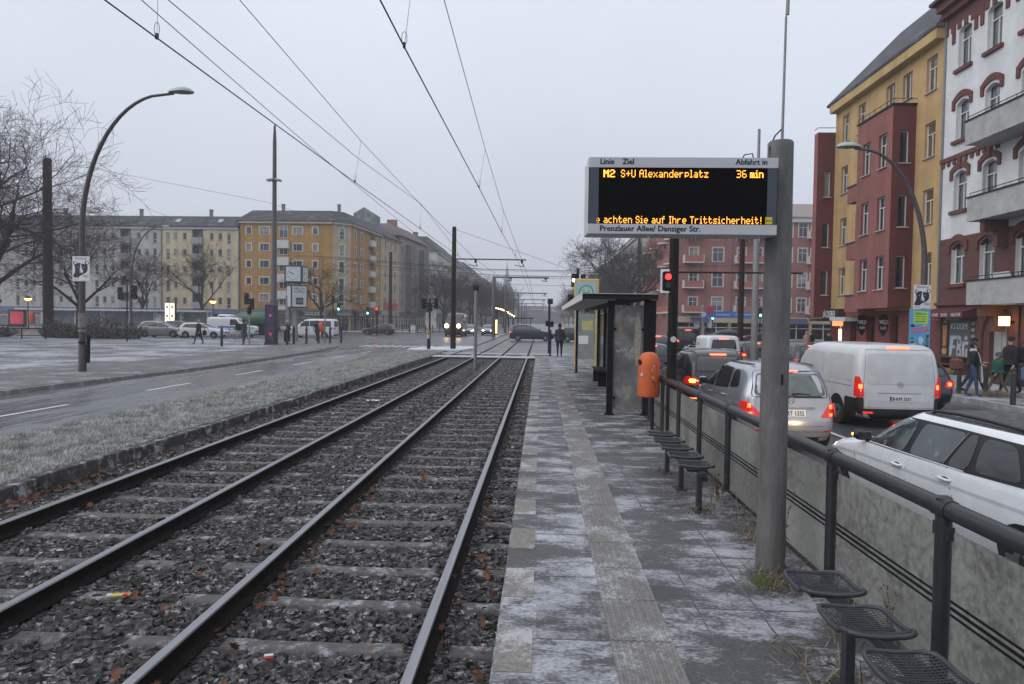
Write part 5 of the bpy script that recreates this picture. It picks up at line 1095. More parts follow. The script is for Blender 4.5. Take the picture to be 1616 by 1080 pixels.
# --- generic smaller traffic
def generic(label, loc, rz, kind, pm, W=1.78, H=1.5, L=4.4, lit=True, front=False, amber=False, name='car', cat='car', group='cars in the traffic', rails=False, bar=False, glassm_=CGL):
    h = L / 2; w_ = W / 2; k = H / 1.5
    if kind == 'hatch': lv = [(.18, h * .9, -h * .9, w_ * .82), (.28, h * .97, -h * .97, w_ * .95), (.5, h, -h, w_ * .99), (.72 * k, h * .98, -h * .98, w_), (.86 * k, h * .78, -h * .97, w_ * .99), (.97 * k, h * .42, -h * .95, w_ * .96), (1.2 * k, h * .20, -h * .90, w_ * .87), (1.40 * k, -.05, -h * .80, w_ * .76), (1.47 * k, -.3, -h * .70, w_ * .6), (1.5 * k, -.6, -h * .55, w_ * .3)]
    else: lv = [(.2, h * .92, -h * .95, w_ * .85), (.32, h * .98, -h * .99, w_ * .96), (.6, h, -h, w_), (.55 * H, h * .96, -h, w_), (.6 * H, h * .62, -h * .995, w_ * .99), (.78 * H, h * .42, -h * .985, w_ * .95), (.93 * H, h * .25, -h * .97, w_ * .88), (.985 * H, h * .1, -h * .93, w_ * .72), (H, -.1, -h * .8, w_ * .4)]
    t, sh = car_base(name, label, cat, loc, rz, lv, pm, None, .33, dict(bow=.06, bf=.18, bb=.07 if kind == 'hatch' else .03, rf=.4, rr=.22 if kind == 'hatch' else .12), group)
    finish(t, sh, pm, (h * .6, -h * .6), .33, [[(.0, .35), (.0, .95 * k)]])
    b0, b1 = (1.0 * k, 1.36 * k) if kind == 'hatch' else (.60 * H, .88 * H)
    for sg in (-1, 1):
        f = sh.side(sg)
        if kind == 'hatch': glass(t, 'front_side_window', sh, f, [(h * .36, b0), (.0, b0), (-.05, b1), (.02, b1 - .02)], glassm_); glass(t, 'rear_side_window', sh, f, [(-.08, b0), (-h * .75, b0 + .06), (-h * .62, b1 - .04), (-.12, b1)], glassm_)
        else: glass(t, 'front_side_window', sh, f, [(h * .42, b0 + .04), (h * .02, b0 + .02), (h * .02, b1), (h * .25, b1)], glassm_)
        if kind == 'mpv': glass(t, 'rear_side_window', sh, f, [(-h * .02, b0 + .02), (-h * .85, b0 + .02), (-h * .85, b1), (-h * .02, b1)], glassm_)
        z = .78 * k if kind == 'hatch' else .5 * H
        tail(t, sh, sg, [(w_ * .62, z - .08), (w_ * .97, z - .1), (w_ * .97, z + .14), (w_ * .7, z + .1)], [(-h * .93, z - .08), (-h * .84, z - .05), (-h * .86, z + .1), (-h * .93, z + .13)], [rect(w_ * .74, z - .03, w_ * .90, z + .06)] if lit else [], AMBER_E if amber and sg < 0 else RED_E)
        b = MB(); panel(b, sh.end(1), [(sg * x, q) for x, q in ((w_ * .5, z - .16), (w_ * .88, z - .12), (w_ * .88, z + .02), (w_ * .55, z - .04))], .012, 0, 1)
        b.build('headlight', WHITE_E if front else mat('headlight_off', (.3, .31, .33), .1), t)
        if rails: b = MB(); b.tube([f(y, 1.42 * k, -.04) + Vector((0, 0, .06)) for y in (-.2, -.5, -1.0, -h * .75)], .018, 6); b.build('roof_rail', mat('rail_silver', (.45, .45, .47), .3, .7), t)
    glass(t, 'rear_window', sh, sh.end(-1), [(-w_ * .72, b0 + .03), (w_ * .72, b0 + .03), (w_ * .62, b1 - .02), (-w_ * .62, b1 - .02)], glassm_)
    glass(t, 'windscreen', sh, sh.end(1), [(-w_ * .78, b0 + .05), (w_ * .78, b0 + .05), (w_ * .62, b1), (-w_ * .62, b1)], glassm_)
    if lit: b = MB(); panel(b, sh.end(-1), rect(-.22, b1 + .02, .22, b1 + .055), .02, 0, 1, 1); b.build('brake_bar', RED_E, t)
    b = MB(); panel(b, sh.end(-1), rect(-.26, .48, .26, .60), .012, 0, 0, 1); b.build('number_plate', PLATE, t)
    b = MB(); panel(b, sh.end(-1), rect(-w_ * .85, .22, w_ * .85, .40), .010, 0, 1); panel(b, sh.end(1), rect(-w_ * .8, .22, w_ * .8, .36), .010, 0, 1); panel(b, sh.end(1), rect(-w_ * .45, .52, w_ * .45, .66), .010, 0, 1); b.parts('bumper_trim', TRIM, t)
    mirror(t, sh, h * .36, b0, pm); return t, sh
CB = paint('car_black', (.014, .014, .018)); CG = paint('car_dark_grey', (.030, .031, .036), .3); CW = paint('car_white', (.62, .63, .65)); CS = paint('car_silver', (.28, .29, .31), .5); CBL = paint('car_blue_black', (.02, .025, .035), .2); CBR = paint('car_maroon', (.06, .03, .03), .2)
q = PI = math.pi
t, sh = generic('dark crossover with an amber indicator and lit brake bar beside the black post', (4.55, 19.4, RZ), 0, 'hatch', CG, 1.84, 1.64, 4.4, amber=True, rails=True)
b = MB(); f = sh.end(-1); panel(b, f, rect(-.85, .86, -.45, .895), .018, 0, 1, 1); panel(b, f, rect(-.85, .42, -.5, .45), .018, 0, 1, 1); b.parts('light_strip', glow('orange_strip', (1, .22, .06), 3), t)
generic('dark car with a long lit brake bar, glimpsed between the shelter and the black post', (4.5, 29.5, RZ), 0, 'hatch', CBL, 1.8, 1.5)
t, sh = generic('white small van with blue side lettering behind the dark crossover', (9.0, 36, RZ), 0, 'van', CW, 1.80, 1.75, 4.4, name='small_van', cat='van')
b = MB(); text(b, 'one', .42, lambda a, c, off=0: sh.side(-1)(-.1 - a, 1.22 + c * .8, .008)); b.plate([(.25, 1.15), (.05, 1.15), (.15, 1.5)], lambda a, c, off=0: sh.side(-1)(a, c, .008 + off), .001); b.build('side_lettering', mat('letter_blue', (.10, .16, .30), .5), t)
generic('grey van further ahead in the middle lane', (10.2, 50, -.15), 0, 'van', CG, 1.9, 1.9, 4.9, name='small_van', cat='van')
generic('dark hatchback right of the white small van', (11.0, 37, RZ), 0, 'hatch', CBL, 1.75, 1.45, 4.2)
generic('dark estate with silver roof rails in front of the panel van', (10.9, 29.5, RZ), 0, 'hatch', CG, 1.8, 1.6, 4.5, rails=True)
generic('dark car parked at the kerb right of the panel van, one amber light glowing', (10.35, 20.9, RZ), 0, 'hatch', CBL, 1.8, 1.45, 4.4, amber=True)
generic('red lit car in the queue beyond the tram shelter', (7.2, 44, -.2), 0, 'hatch', CBR, 1.75, 1.5, 4.2)
generic('dark car in the queue left of the grey van', (5.2, 38.5, RZ), 0, 'hatch', CB, 1.75, 1.5, 4.2)
generic('dark people carrier turning across the junction behind the tram tracks', (-.9, 72, -.02), -PI / 2, 'hatch', CBL, 1.85, 1.72, 4.8, glassm_=CGB)  # pale glass tone stands in for reflections in the windows
generic('dark hatchback following the people carrier across the junction', (4.0, 69.5, -.02), -PI / 2, 'hatch', CB, 1.75, 1.5, 4.2)
generic('oncoming pale car with bright headlights, left of its twin beyond the junction', (-9.7, 93, -.02), PI, 'hatch', CS, 1.8, 1.5, 4.4, lit=False, front=True); generic('oncoming grey car with bright headlights beside the second mast', (-7.4, 97, -.02), PI, 'hatch', CS, 1.8, 1.5, 4.4, lit=False, front=True)
t, sh = generic('oncoming dark truck with two warm headlights behind the near mast', (-10.9, 88, -.02), PI, 'van', CG, 2.3, 3.0, 7, lit=False, name='truck', cat='truck')
b = MB()
for x in (-.75, .75): b.ball((x, 3.62, 1.35), (.26, .08, .26), 10)
b.parts('headlamp', glow('truck_lamp', (1, .66, .30), 14), t)
generic('grey car with frosted windscreen parked by the hedge at the left', (-36.2, 64.2, -.02), -PI / 2, 'hatch', CS, 1.85, 1.6, 4.6, lit=False, front=True, group='cars on the cross street'); generic('dark car parked behind the grey one at the left', (-37.1, 70, -.02), -PI / 2, 'hatch', CB, 1.8, 1.6, 4.6, lit=False, group='cars on the cross street')
generic('white hatchback parked behind the walking woman in black', (-31.9, 63.5, -.02), -PI / 2, 'hatch', CW, 1.8, 1.5, 4.5, lit=False, group='cars on the cross street')
t, sh = generic('white van with a blue stripe standing behind the man with the backpack', (-32.0, 70, -.02), -PI / 2, 'van', CW, 1.95, 2.05, 5.0, lit=False, name='panel_van', cat='van', group='vans on the cross street')
b = MB(); panel(b, sh.side(1), rect(-1.2, .95, 1.9, 1.12), .008, 0, 0); panel(b, sh.side(1), rect(.4, .75, 1.8, .92), .008, 0, 0); b.parts('side_stripe', mat('stripe_blue', (.06, .16, .5), .5), t)
generic('white van with dark windows behind the bollards at the clock', (-24.0, 71, -.02), PI / 2, 'mpv', CW, 1.95, 2.0, 5.2, lit=False, name='panel_van', cat='van', group='vans on the cross street')
generic('maroon car in front of the shops of the ochre house', (-21.0, 88, -.02), PI / 2, 'hatch', CBR, 1.8, 1.5, 4.3, lit=False, group='cars on the cross street')
t = thing('tanker_truck', 'green tanker lorry with a white cab behind the white van', 'lorry', (-34.6, 80, -.02)); t.scale = (.82, .82, .82)
b = MB(); b.lathe([(.2, -2.9), (.9, -2.8), (1.12, -2.5), (1.12, 2.5), (.9, 2.8), (.2, 2.9)], (1.2, 0, 2.15), 18, axis='x'); b.build('tank', mat('tank_green', (.028, .095, .040), .4, var=.2), t, 50)
b = MB(); b.box((0, 0, .85), (9.0, 2.1, .5)); b.box((2.4, -1.05, .9), (3, .2, .7)); b.build('chassis', TRIM, t)
b = MB(); b.box((-3.4, 0, 1.85), (1.9, 2.3, 2.1), bev=.2); cbn = b.build('cab', CW, t, 40); b = MB(); b.box((-3.6, -1.16, 2.3), (.9, .02, .7), bev=.005); b.box((-4.36, 0, 2.3), (.02, 1.9, .8)); b.parts('cab_window', CGL, cbn)
for x in (-3.3, 1.6, 2.8): b = MB(); b.lathe([(.3, -1.15), (.5, -1.15), (.5, 1.15), (.3, 1.15)], (x, 0, .5), 18, axis='y'); b.build('wheel', TYRE, t, 40)
# far queue of small cars up the street
i = 0
for x, y, l in [(8.2, 62, 'small lit car ahead in the right queue beside the junction'), (5.6, 84, 'far red lit car beyond the junction'), (8.5, 92, 'second far red lit car beyond the junction'), (5.6, 108, 'very far car with red lights in the haze'), (18, 70, 'dark car turning at the red house'), (23.5, 74, 'grey car before the red house shop front'), (8.6, 112, 'very far car in the outer lane fading in the haze')]:
    generic(l, (x, y, -.02), 0 if x < 15 else PI / 2, 'hatch', [CB, CG, CBR, CS][i % 4], group='far cars'); i += 1
# bicycles
def bicycle(label, loc, rz, m):
    t = thing('bicycle', label, 'bicycle', loc, rz, 'parked bicycles')
    for x in (-.52, .52):
        b = MB(); b.tube([(x + .33 * math.cos(a), 0, .34 + .33 * math.sin(a)) for a in [2 * PI * k / 24 for k in range(25)]], .018, 6, cap=False)
        for k in range(8): a = k * PI / 4; b.tube([(x, 0, .34), (x + .33 * math.cos(a), 0, .34 + .33 * math.sin(a))], .003, 3)
        b.build('wheel', TYRE, t)
    b = MB()
    for p in [((-.52, 0, .34), (-.12, 0, .30)), ((-.12, 0, .30), (-.24, 0, .86)), ((-.24, 0, .80), (.36, 0, .82)), ((-.12, 0, .30), (.38, 0, .74)), ((-.52, 0, .34), (-.24, 0, .80)), ((.52, 0, .34), (.34, 0, .95)), ((.34, 0, .95), (.30, 0, 1.02))]: b.tube(p, .018, 6)
    b.build('frame', m, t); b = MB(); b.tube([(.22, -.26, 1.02), (.32, -.1, 1.04), (.32, .1, 1.04), (.22, .26, 1.02)], .014, 6); b.build('handlebar', DARK, t)
    b = MB(); b.ball((-.26, 0, .90), (.13, .07, .035), 8); b.build('saddle', BLACK, t)
    b = MB(); b.tube([(-.12, .1, .2), (-.12, .06, .3), (-.12, -.06, .3), (-.12, -.1, .4)], .012, 5); b.build('pedals', DARK, t)
bicycle('pale bicycle leaning at the left behind the woman in black', (-27.0, 58.8, .08), .5, LIGHTG); bicycle('pale bicycle beside the first one, in front of the white van', (-25.9, 58.2, .08), .15, mat('bike_blue', (.25, .35, .5), .4)); bicycle('dark bicycle at the right edge beside a bollard', (13.9, 18.9, -.12), 1.2, DARK)
# ---------------------------------------------------------------- buildings
def plaster(name, c, var=.16, vs=.6, dirt=.3):
    m = mat(name, c, .85, var=var, vs=vs, bump=.15, bs=30)
    n = m.node_tree.nodes; l = m.node_tree.links; b = n['Principled BSDF']; src = b.inputs['Base Color'].links[0].from_socket
    g = n.new('ShaderNodeNewGeometry'); mp = n.new('ShaderNodeMapping'); mp.inputs['Scale'].default_value = (1.2, 1.2, .10); no = n.new('ShaderNodeTexNoise'); no.inputs['Scale'].default_value = 1.0; no.inputs['Detail'].default_value = 5
    l.new(g.outputs['Position'], mp.inputs[0]); l.new(mp.outputs[0], no.inputs['Vector']); q = n.new('ShaderNodeMapRange'); q.inputs[1].default_value = .42; q.inputs[2].default_value = .75; q.inputs[3].default_value = 1; q.inputs[4].default_value = 1 - dirt; l.new(no.outputs[0], q.inputs[0])
    h = n.new('ShaderNodeVectorMath'); h.operation = 'SCALE'; l.new(src, h.inputs[0]); l.new(q.outputs[0], h.inputs['Scale']); l.new(h.outputs[0], b.inputs['Base Color']); return m
def brickm(name, c, mortar, sc):
    m = mat(name, c, .85, var=.2, vs=2, bump=.1); n = m.node_tree.nodes; l = m.node_tree.links; b = n['Principled BSDF']; src = b.inputs['Base Color'].links[0].from_socket
    g = n.new('ShaderNodeNewGeometry'); sp = n.new('ShaderNodeSeparateXYZ'); l.new(g.outputs['Position'], sp.inputs[0]); ad = n.new('ShaderNodeMath'); l.new(sp.outputs[0], ad.inputs[0]); l.new(sp.outputs[1], ad.inputs[1])
    cb = n.new('ShaderNodeCombineXYZ'); l.new(ad.outputs[0], cb.inputs[0]); l.new(sp.outputs[2], cb.inputs[1]); br = n.new('ShaderNodeTexBrick'); br.inputs['Scale'].default_value = sc; br.inputs['Mortar Size'].default_value = .012; br.inputs['Color2'].default_value = (*[q * .75 for q in c], 1); br.inputs['Mortar'].default_value = (*mortar, 1)
    l.new(cb.outputs[0], br.inputs['Vector']); l.new(src, br.inputs['Color1']); l.new(br.outputs[0], b.inputs['Base Color']); return m
WFR = mat('window_frame', (.58, .58, .58), .5, var=.06); WFD = mat('window_frame_dark', (.22, .19, .17), .6, var=.1)
def panem():
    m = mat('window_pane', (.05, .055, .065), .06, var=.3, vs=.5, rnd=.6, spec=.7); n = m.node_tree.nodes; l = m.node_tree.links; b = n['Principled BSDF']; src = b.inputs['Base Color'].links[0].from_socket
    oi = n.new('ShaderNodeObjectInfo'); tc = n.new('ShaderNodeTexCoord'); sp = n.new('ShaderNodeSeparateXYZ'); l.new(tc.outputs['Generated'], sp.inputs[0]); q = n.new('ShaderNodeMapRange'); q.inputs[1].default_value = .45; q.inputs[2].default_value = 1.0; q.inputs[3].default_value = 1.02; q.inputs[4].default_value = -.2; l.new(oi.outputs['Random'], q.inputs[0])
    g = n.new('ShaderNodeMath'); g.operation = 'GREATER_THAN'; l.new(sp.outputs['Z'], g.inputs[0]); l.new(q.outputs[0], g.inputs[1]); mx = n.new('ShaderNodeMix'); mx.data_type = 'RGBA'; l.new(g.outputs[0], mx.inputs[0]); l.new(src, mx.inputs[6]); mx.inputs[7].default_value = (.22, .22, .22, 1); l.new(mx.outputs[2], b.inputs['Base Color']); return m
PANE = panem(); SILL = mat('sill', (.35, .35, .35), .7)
CURT = mat('curtain', (.26, .25, .25), .9, var=.25, vs=3, stretch=(6, 6, .6)); DARKROOM = mat('room_dark', (.012, .012, .014), .9, var=.2)
def clearglass():
    m = bpy.data.materials.new('clear_pane'); m.use_nodes = True; n = m.node_tree.nodes; l = m.node_tree.links; n.clear(); o = n.new('ShaderNodeOutputMaterial'); x = n.new('ShaderNodeMixShader'); t = n.new('ShaderNodeBsdfTransparent'); g = n.new('ShaderNodeBsdfGlossy'); g.inputs['Roughness'].default_value = .03; g.inputs['Color'].default_value = (.9, .95, 1, 1); t.inputs['Color'].default_value = (.75, .78, .78, 1)
    lw = n.new('ShaderNodeFresnel'); lw.inputs['IOR'].default_value = 1.6; l.new(lw.outputs[0], x.inputs[0]); l.new(t.outputs[0], x.inputs[1]); l.new(g.outputs[0], x.inputs[2]); l.new(x.outputs[0], o.inputs[0]); return m
CLEAR = clearglass()
WC = {}
def window(parent, P, ang, w_, h_, style='plain', depth=.16, fr=WFR, surround=None, sill=True, rich=False):
    """P: point on the wall plane at the window's bottom centre; local -y looks out"""
    key = (round(w_, 2), round(h_, 2), style, round(depth, 2), fr.name, surround.name if surround else None, sill, rich)
    if key not in WC:
        b = MB(); t = .055; y = depth - .03
        for x in (-w_ / 2 + t / 2, w_ / 2 - t / 2): b.box((x, y, h_ / 2), (t, .06, h_))
        for z in (t / 2, h_ - t / 2): b.box((0, y, z), (w_ - 2 * t, .06, t))
        if style in ('double', 'cross'): b.box((0, y, h_ / 2), (t * .9, .055, h_ - 2 * t))
        if style in ('cross', 'T'):
            zt = h_ * .68; b.box((0, y - .004, zt), (w_ - 2 * t, .06, t)); 
            if style == 'T': b.box((0, y - .002, zt / 2), (t, .056, zt - t))
        if style == 'tall': b.box((0, y, h_ * .32), (w_ - 2 * t, .055, t))
        if style == 'wide': b.box((-w_ * .17, y, h_ / 2), (t, .055, h_ - 2 * t))
        if sill: b.box((0, -.03, -.03), (w_ + .12, .14, .05), 1)
        if surround:
            s_ = .13
            for x in (-w_ / 2 - s_ / 2, w_ / 2 + s_ / 2): b.box((x, -.012, h_ / 2), (s_, .03, h_ + 2 * s_), 2)
            for z in (-s_ / 2, h_ + s_ / 2): b.box((0, -.013, z), (w_, .03, s_), 2)
        p = MB(); p.quad((-w_ / 2 + .01, y + .01, .01), (w_ / 2 - .01, y + .01, .01), (w_ / 2 - .01, y + .01, h_ - .01), (-w_ / 2 + .01, y + .01, h_ - .01))
        c = None
        if rich:
            c = MB(); c.quad((-w_ / 2, y + .3, 0), (w_ / 2, y + .3, 0), (w_ / 2, y + .3, h_), (-w_ / 2, y + .3, h_), 1)
            for x0, x1 in ((-w_ / 2, -w_ * .12), (w_ * .10, w_ / 2)):
                k = 7
                for i in range(k): a, d = x0 + (x1 - x0) * i / k, x0 + (x1 - x0) * (i + 1) / k; c.quad((a, y + .08 + .03 * (i % 2), 0), (d, y + .08 + .03 * ((i + 1) % 2), 0), (d, y + .08 + .03 * ((i + 1) % 2), h_), (a, y + .08 + .03 * (i % 2), h_), 0)
        def mk(mb, nm, ms): o = mb.build(nm, ms); d = o.data; bpy.data.objects.remove(o); return d
        WC[key] = (mk(b, 'window', [fr, SILL, surround or SILL]), mk(p, 'pane', CLEAR if rich else PANE), mk(c, 'curtain', [CURT, DARKROOM]) if c else None)
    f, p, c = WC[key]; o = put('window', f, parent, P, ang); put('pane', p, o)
    if c: put('curtain', c, o)
    return o
class Facade:
    def __init__(s, O, U, width): s.O = Vector((*O, 0)); s.U = Vector((*U, 0)).normalized(); s.N = Vector((s.U.y, -s.U.x, 0)); s.w = width; s.ang = math.atan2(s.U.y, s.U.x); s.holes = []
    def p(s, u, z, d=0): return s.O + s.U * u + Vector((0, 0, z)) + s.N * d
    def wall(s, mb, z0, z1, mi=0, depth=.16, bands=None):
        us = sorted({0, s.w, *[q for h in s.holes for q in (h[0], h[2])]}); zs = sorted({z0, z1, *[q for h in s.holes for q in (h[1], h[3]) if z0 < q < z1], *([q for q in (bands or {}) if z0 < q < z1])})
        for z_0, z_1 in zip(zs, zs[1:]):
            k = mi
            for q in sorted(bands or {}):
                if z_0 >= q - 1e-6: k = bands[q]
            run = None
            for u0, u1 in zip(us, us[1:]):
                um, zm = (u0 + u1) / 2, (z_0 + z_1) / 2
                hole = any(h[0] < um < h[2] and h[1] < zm < h[3] for h in s.holes)
                if not hole: mb.quad(s.p(u0, z_0), s.p(u1, z_0), s.p(u1, z_1), s.p(u0, z_1), k)
        for u0, a, u1, b in s.holes:
            if a >= z1 or b <= z0: continue
            for q in (((u0, a), (u0, b)), ((u0, b), (u1, b)), ((u1, b), (u1, a)), ((u1, a), (u0, a))): mb.quad(s.p(*q[0]), s.p(*q[1]), s.p(*q[1], -depth), s.p(*q[0], -depth), mi)
    def box(s, mb, u0, u1, z0, z1, d0, d1, mi=0):
        P = [s.p(u, z, d) for z in (z0, z1) for u, d in ((u0, d1), (u1, d1), (u1, d0), (u0, d0))]
        mb.add(P, [(3, 2, 1, 0), (4, 5, 6, 7), (0, 1, 5, 4), (1, 2, 6, 5), (2, 3, 7, 6), (3, 0, 4, 7)], mi)
ROOF = mat('roof_tiles', (.042, .043, .050), .8, var=.3, vs=1.5, bump=.3, bs=10, frost=.26, fs=1.5, fcol=(.17, .18, .20), stretch=(.4, .4, 2)); ROOFR = mat('roof_red', (.115, .080, .075), .85, var=.3, frost=.3, fcol=(.25, .22, .22))
CORN = mat('cornice', (.42, .42, .40), .7, var=.1)
KIND = {'s': (.62, 1.12, 'plain'), 'w': (1.35, 1.12, 'wide'), 't': (.62, 1.75, 'tall'), 'x': (1.05, 1.75, 'cross'), 'd': (.95, 2.1, 'cross'), 'n': (.5, 1.1, 'plain'), 'm': (.95, 1.15, 'double')}
def floors(bd, fc, cols, rows, depth=.16, fr=WFR, sur=None, rich=False, kinds=KIND, sill=True):
    for u, k in cols:
        if k == 'b': continue
        w_, h_, st = kinds[k]
        for zc in rows:
            z0 = zc - h_ / 2 if k != 't' else zc - h_ * .66
            fc.holes.append((u - w_ / 2, z0, u + w_ / 2, z0 + h_)); window(bd, fc.p(u, z0), fc.ang, w_, h_, st, depth, fr, sur, sill, rich)
def loggia(bd, fc, u, w_, rows, front, dep=1.1):
    """stacked recessed balconies with solid fronts"""
    for zc in rows:
        z0 = zc - 1.15; fc.holes.append((u - w_ / 2, z0, u + w_ / 2, z0 + 2.3))
        b = MB(); fc.box(b, u - w_ / 2 - .02, u + w_ / 2 + .02, z0 - .1, z0 + .95, .02, .5, 0); fc.box(b, u - w_ / 2, u + w_ / 2, z0 - .12, z0 - .02, -1.1, .02, 0); o = b.build('balcony', front, bd)
        b = MB(); b.quad(fc.p(u - w_ / 2, z0, -dep), fc.p(u + w_ / 2, z0, -dep), fc.p(u + w_ / 2, z0 + 2.3, -dep), fc.p(u - w_ / 2, z0 + 2.3, -dep), 0)
        for a in (-w_ / 2, w_ / 2): b.quad(fc.p(u + a, z0, 0), fc.p(u + a, z0, -dep), fc.p(u + a, z0 + 2.3, -dep), fc.p(u + a, z0 + 2.3, 0), 0)
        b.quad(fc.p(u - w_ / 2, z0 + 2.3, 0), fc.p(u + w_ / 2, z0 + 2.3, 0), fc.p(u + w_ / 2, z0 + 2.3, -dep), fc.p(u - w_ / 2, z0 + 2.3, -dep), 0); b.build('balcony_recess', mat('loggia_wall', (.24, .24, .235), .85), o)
        window(bd, fc.p(u + w_ * .15, z0 + .1, -dep + .20), fc.ang, .9, 1.9, 'double', .16, WFR, None, False)
def hip_roof(bd, pts, ze, zr, inset, m=ROOF, over=.5):
    """pts: plan polygon (ccw seen from above, eave line); simple mansard-like slope to an inset flat ridge"""
    c = sum((Vector(p) for p in pts), Vector((0, 0))) / len(pts); b = MB(); n = len(pts); ring = []
    for k, (sc, z) in enumerate(((over, ze), (over, ze + .12), (-inset, zr))):
        for i in range(n):
            a, q, d = Vector(pts[i - 1]), Vector(pts[i]), Vector(pts[(i + 1) % n]); e1 = (q - a).normalized(); e2 = (d - q).normalized(); n1 = Vector((e1.y, -e1.x)); n2 = Vector((e2.y, -e2.x)); nn = (n1 + n2); nn = nn / max(.3, nn.dot(n1)); p = q + nn * sc; b.v.append((p.x, p.y, z))
    for k in range(2):
        for i in range(n): b.f.append((k * n + i, k * n + (i + 1) % n, k * n + n + (i + 1) % n, k * n + n + i)); b.m.append(0)
    b.f.append(tuple(range(2 * n, 3 * n))); b.m.append(0); b.f.append(tuple(range(n - 1, -1, -1))); b.m.append(0)
    return b.build('roof', m, bd)
def chimney(rf, x, y, z, w_=.6, h_=1.2, m=None): b = MB(); b.box((x, y, z + h_ / 2), (w_, w_, h_)); b.box((x, y, z + h_ + .05), (w_ + .15, w_ + .15, .1)); b.build('chimney', m or mat('chimney_grey', (.16, .15, .15), .8, var=.3), rf)
def skylights(rf, spots):
    for x, y, z, rot in spots: b = MB(); b.box((0, 0, 0), (.75, .9, .1), M=rot); b.build('skylight', mat('skylight', (.35, .38, .42), .15), rf, loc=(x, y, z))
SHOPB = mat('shop_fascia_blue', (.10, .135, .22), .7, var=.25, vs=1); SHOPG = mat('shop_fascia_grey', (.13, .13, .14), .7, var=.25, vs=1)
def shopfront(bd, fc, u0, u1, zt, fascia, n, seed=0, zb=.1):
    rr = random.Random(seed); b = MB(); fc.box(b, u0, u1, zt - .75, zt, .0, .14); b.build('shop_fascia', fascia, bd)
    k = (u1 - u0) / n
    for i in range(n):
        a, c = u0 + k * i + .22, u0 + k * (i + 1) - .22; fc.holes.append((a, zb, c, zt - .85)); b = MB(); b.quad(fc.p(a, zb, -.2), fc.p(c, zb, -.2), fc.p(c, zt - .85, -.2), fc.p(a, zt - .85, -.2)); o = b.build('shop_window', mat('shop_pane_%d' % rr.randint(0, 3), [(.03, .035, .04), (.10, .11, .12), (.06, .07, .09), (.16, .16, .16)][rr.randint(0, 3)], .15, var=.5, vs=.7), bd)
        b = MB(); fc.box(b, (a + c) / 2 - .04, (a + c) / 2 + .04, zb, zt - .85, -.2, -.12); fc.box(b, a, c, zt - 1.5, zt - 1.42, -.2, -.12); b.build('shop_frame', WFR, o)
def downpipe(bd, fc, u, z1): b = MB(); b.tube([fc.p(u, .1, .08), fc.p(u, z1, .08)], .06, 6); b.build('downpipe', mat('zinc', (.22, .225, .23), .5, .4), bd)
ROWS = [15.2, 12.55, 9.9, 7.25, 4.65]
GREYP = plaster('plaster_grey', (.41, .405, .385)); YELP = plaster('plaster_yellow', (.50, .43, .29)); OCH = plaster('plaster_ochre', (.36, .205, .060)); CREAM = plaster('plaster_cream', (.42, .37, .25)); BFR = mat('balcony_front', (.27, .27, .285), .7, var=.12)
def flats(name, label, x0, wid, m, cols, logs, nsh, fascia, seed, dormer):
    bd = thing(name, label, 'building', (x0, 110, 0)); fc = Facade((0, 0), (1, 0), wid)
    floors(bd, fc, cols, ROWS); [loggia(bd, fc, u, 1.8, ROWS, BFR) for u in logs]
    shopfront(bd, fc, .2, wid - .2, 3.35, fascia, nsh, seed)
    b = MB(); fc.wall(b, .08, 16.7, 0); b.box((wid / 2, 6.7, 8.4), (wid - .05, 10.6, 16.5)); fc.box(b, 0, wid, 16.35, 16.7, .0, .25, 1); wl = b.build('wall', [m, CORN], bd); downpipe(bd, fc, .1, 16.4)
    b = MB(); b.add([(q, y, z) for q in (0, wid) for y, z in ((-.4, 16.7), (-.4, 16.85), (1.9, 18.75), (12.3, 18.9), (12.3, 16.7))], [(0, 5, 6, 1), (1, 6, 7, 2), (2, 7, 8, 3), (3, 8, 9, 4), (4, 9, 5, 0), (0, 1, 2, 3, 4), (9, 8, 7, 6, 5)]); rf = b.build('roof', ROOF, bd)
    for i, u in enumerate(dormer):
        b = MB(); b.tube([(u + 1.1 * math.cos(a), .35, 16.9 + 1.55 * math.sin(a)) for a in [PI * k / 10 for k in range(11)]], .1, 5)
        b.add([(u + 1.1 * math.cos(a), .3, 16.9 + 1.5 * math.sin(a)) for a in [PI * k / 10 for k in range(11)]] + [(u + 1.1 * math.cos(a), 3.2, 16.9 + 1.5 * math.sin(a)) for a in [PI * k / 10 for k in range(11)]], [tuple(range(11))] + [(k, k + 1, k + 12, k + 11) for k in range(10)]); b.build('dormer', mat('dormer_grey', (.12, .12, .13), .7), rf); chimney(rf, u + .3, 4, 18.8, .45, 1.3)
    skylights(rf, [(u, .75, 17.85, Matrix.Rotation(.7, 3, 'X')) for u in (2.5, 9.6) if u < wid]); return bd
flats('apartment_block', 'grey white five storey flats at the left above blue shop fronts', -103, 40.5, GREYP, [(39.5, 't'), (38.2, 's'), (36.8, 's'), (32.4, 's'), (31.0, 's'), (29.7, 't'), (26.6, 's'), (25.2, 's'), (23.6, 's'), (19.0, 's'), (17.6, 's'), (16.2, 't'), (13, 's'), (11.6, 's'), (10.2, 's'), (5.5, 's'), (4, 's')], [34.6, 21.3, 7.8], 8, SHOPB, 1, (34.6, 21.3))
flats('apartment_block', 'pale yellow flats between the grey white block and the ochre corner house', -62.4, 12.9, YELP, [(1.1, 't'), (2.4, 's'), (3.9, 's'), (8.4, 's'), (9.85, 's'), (11.3, 't')], [6.1], 3, SHOPB, 2, (6.1,))
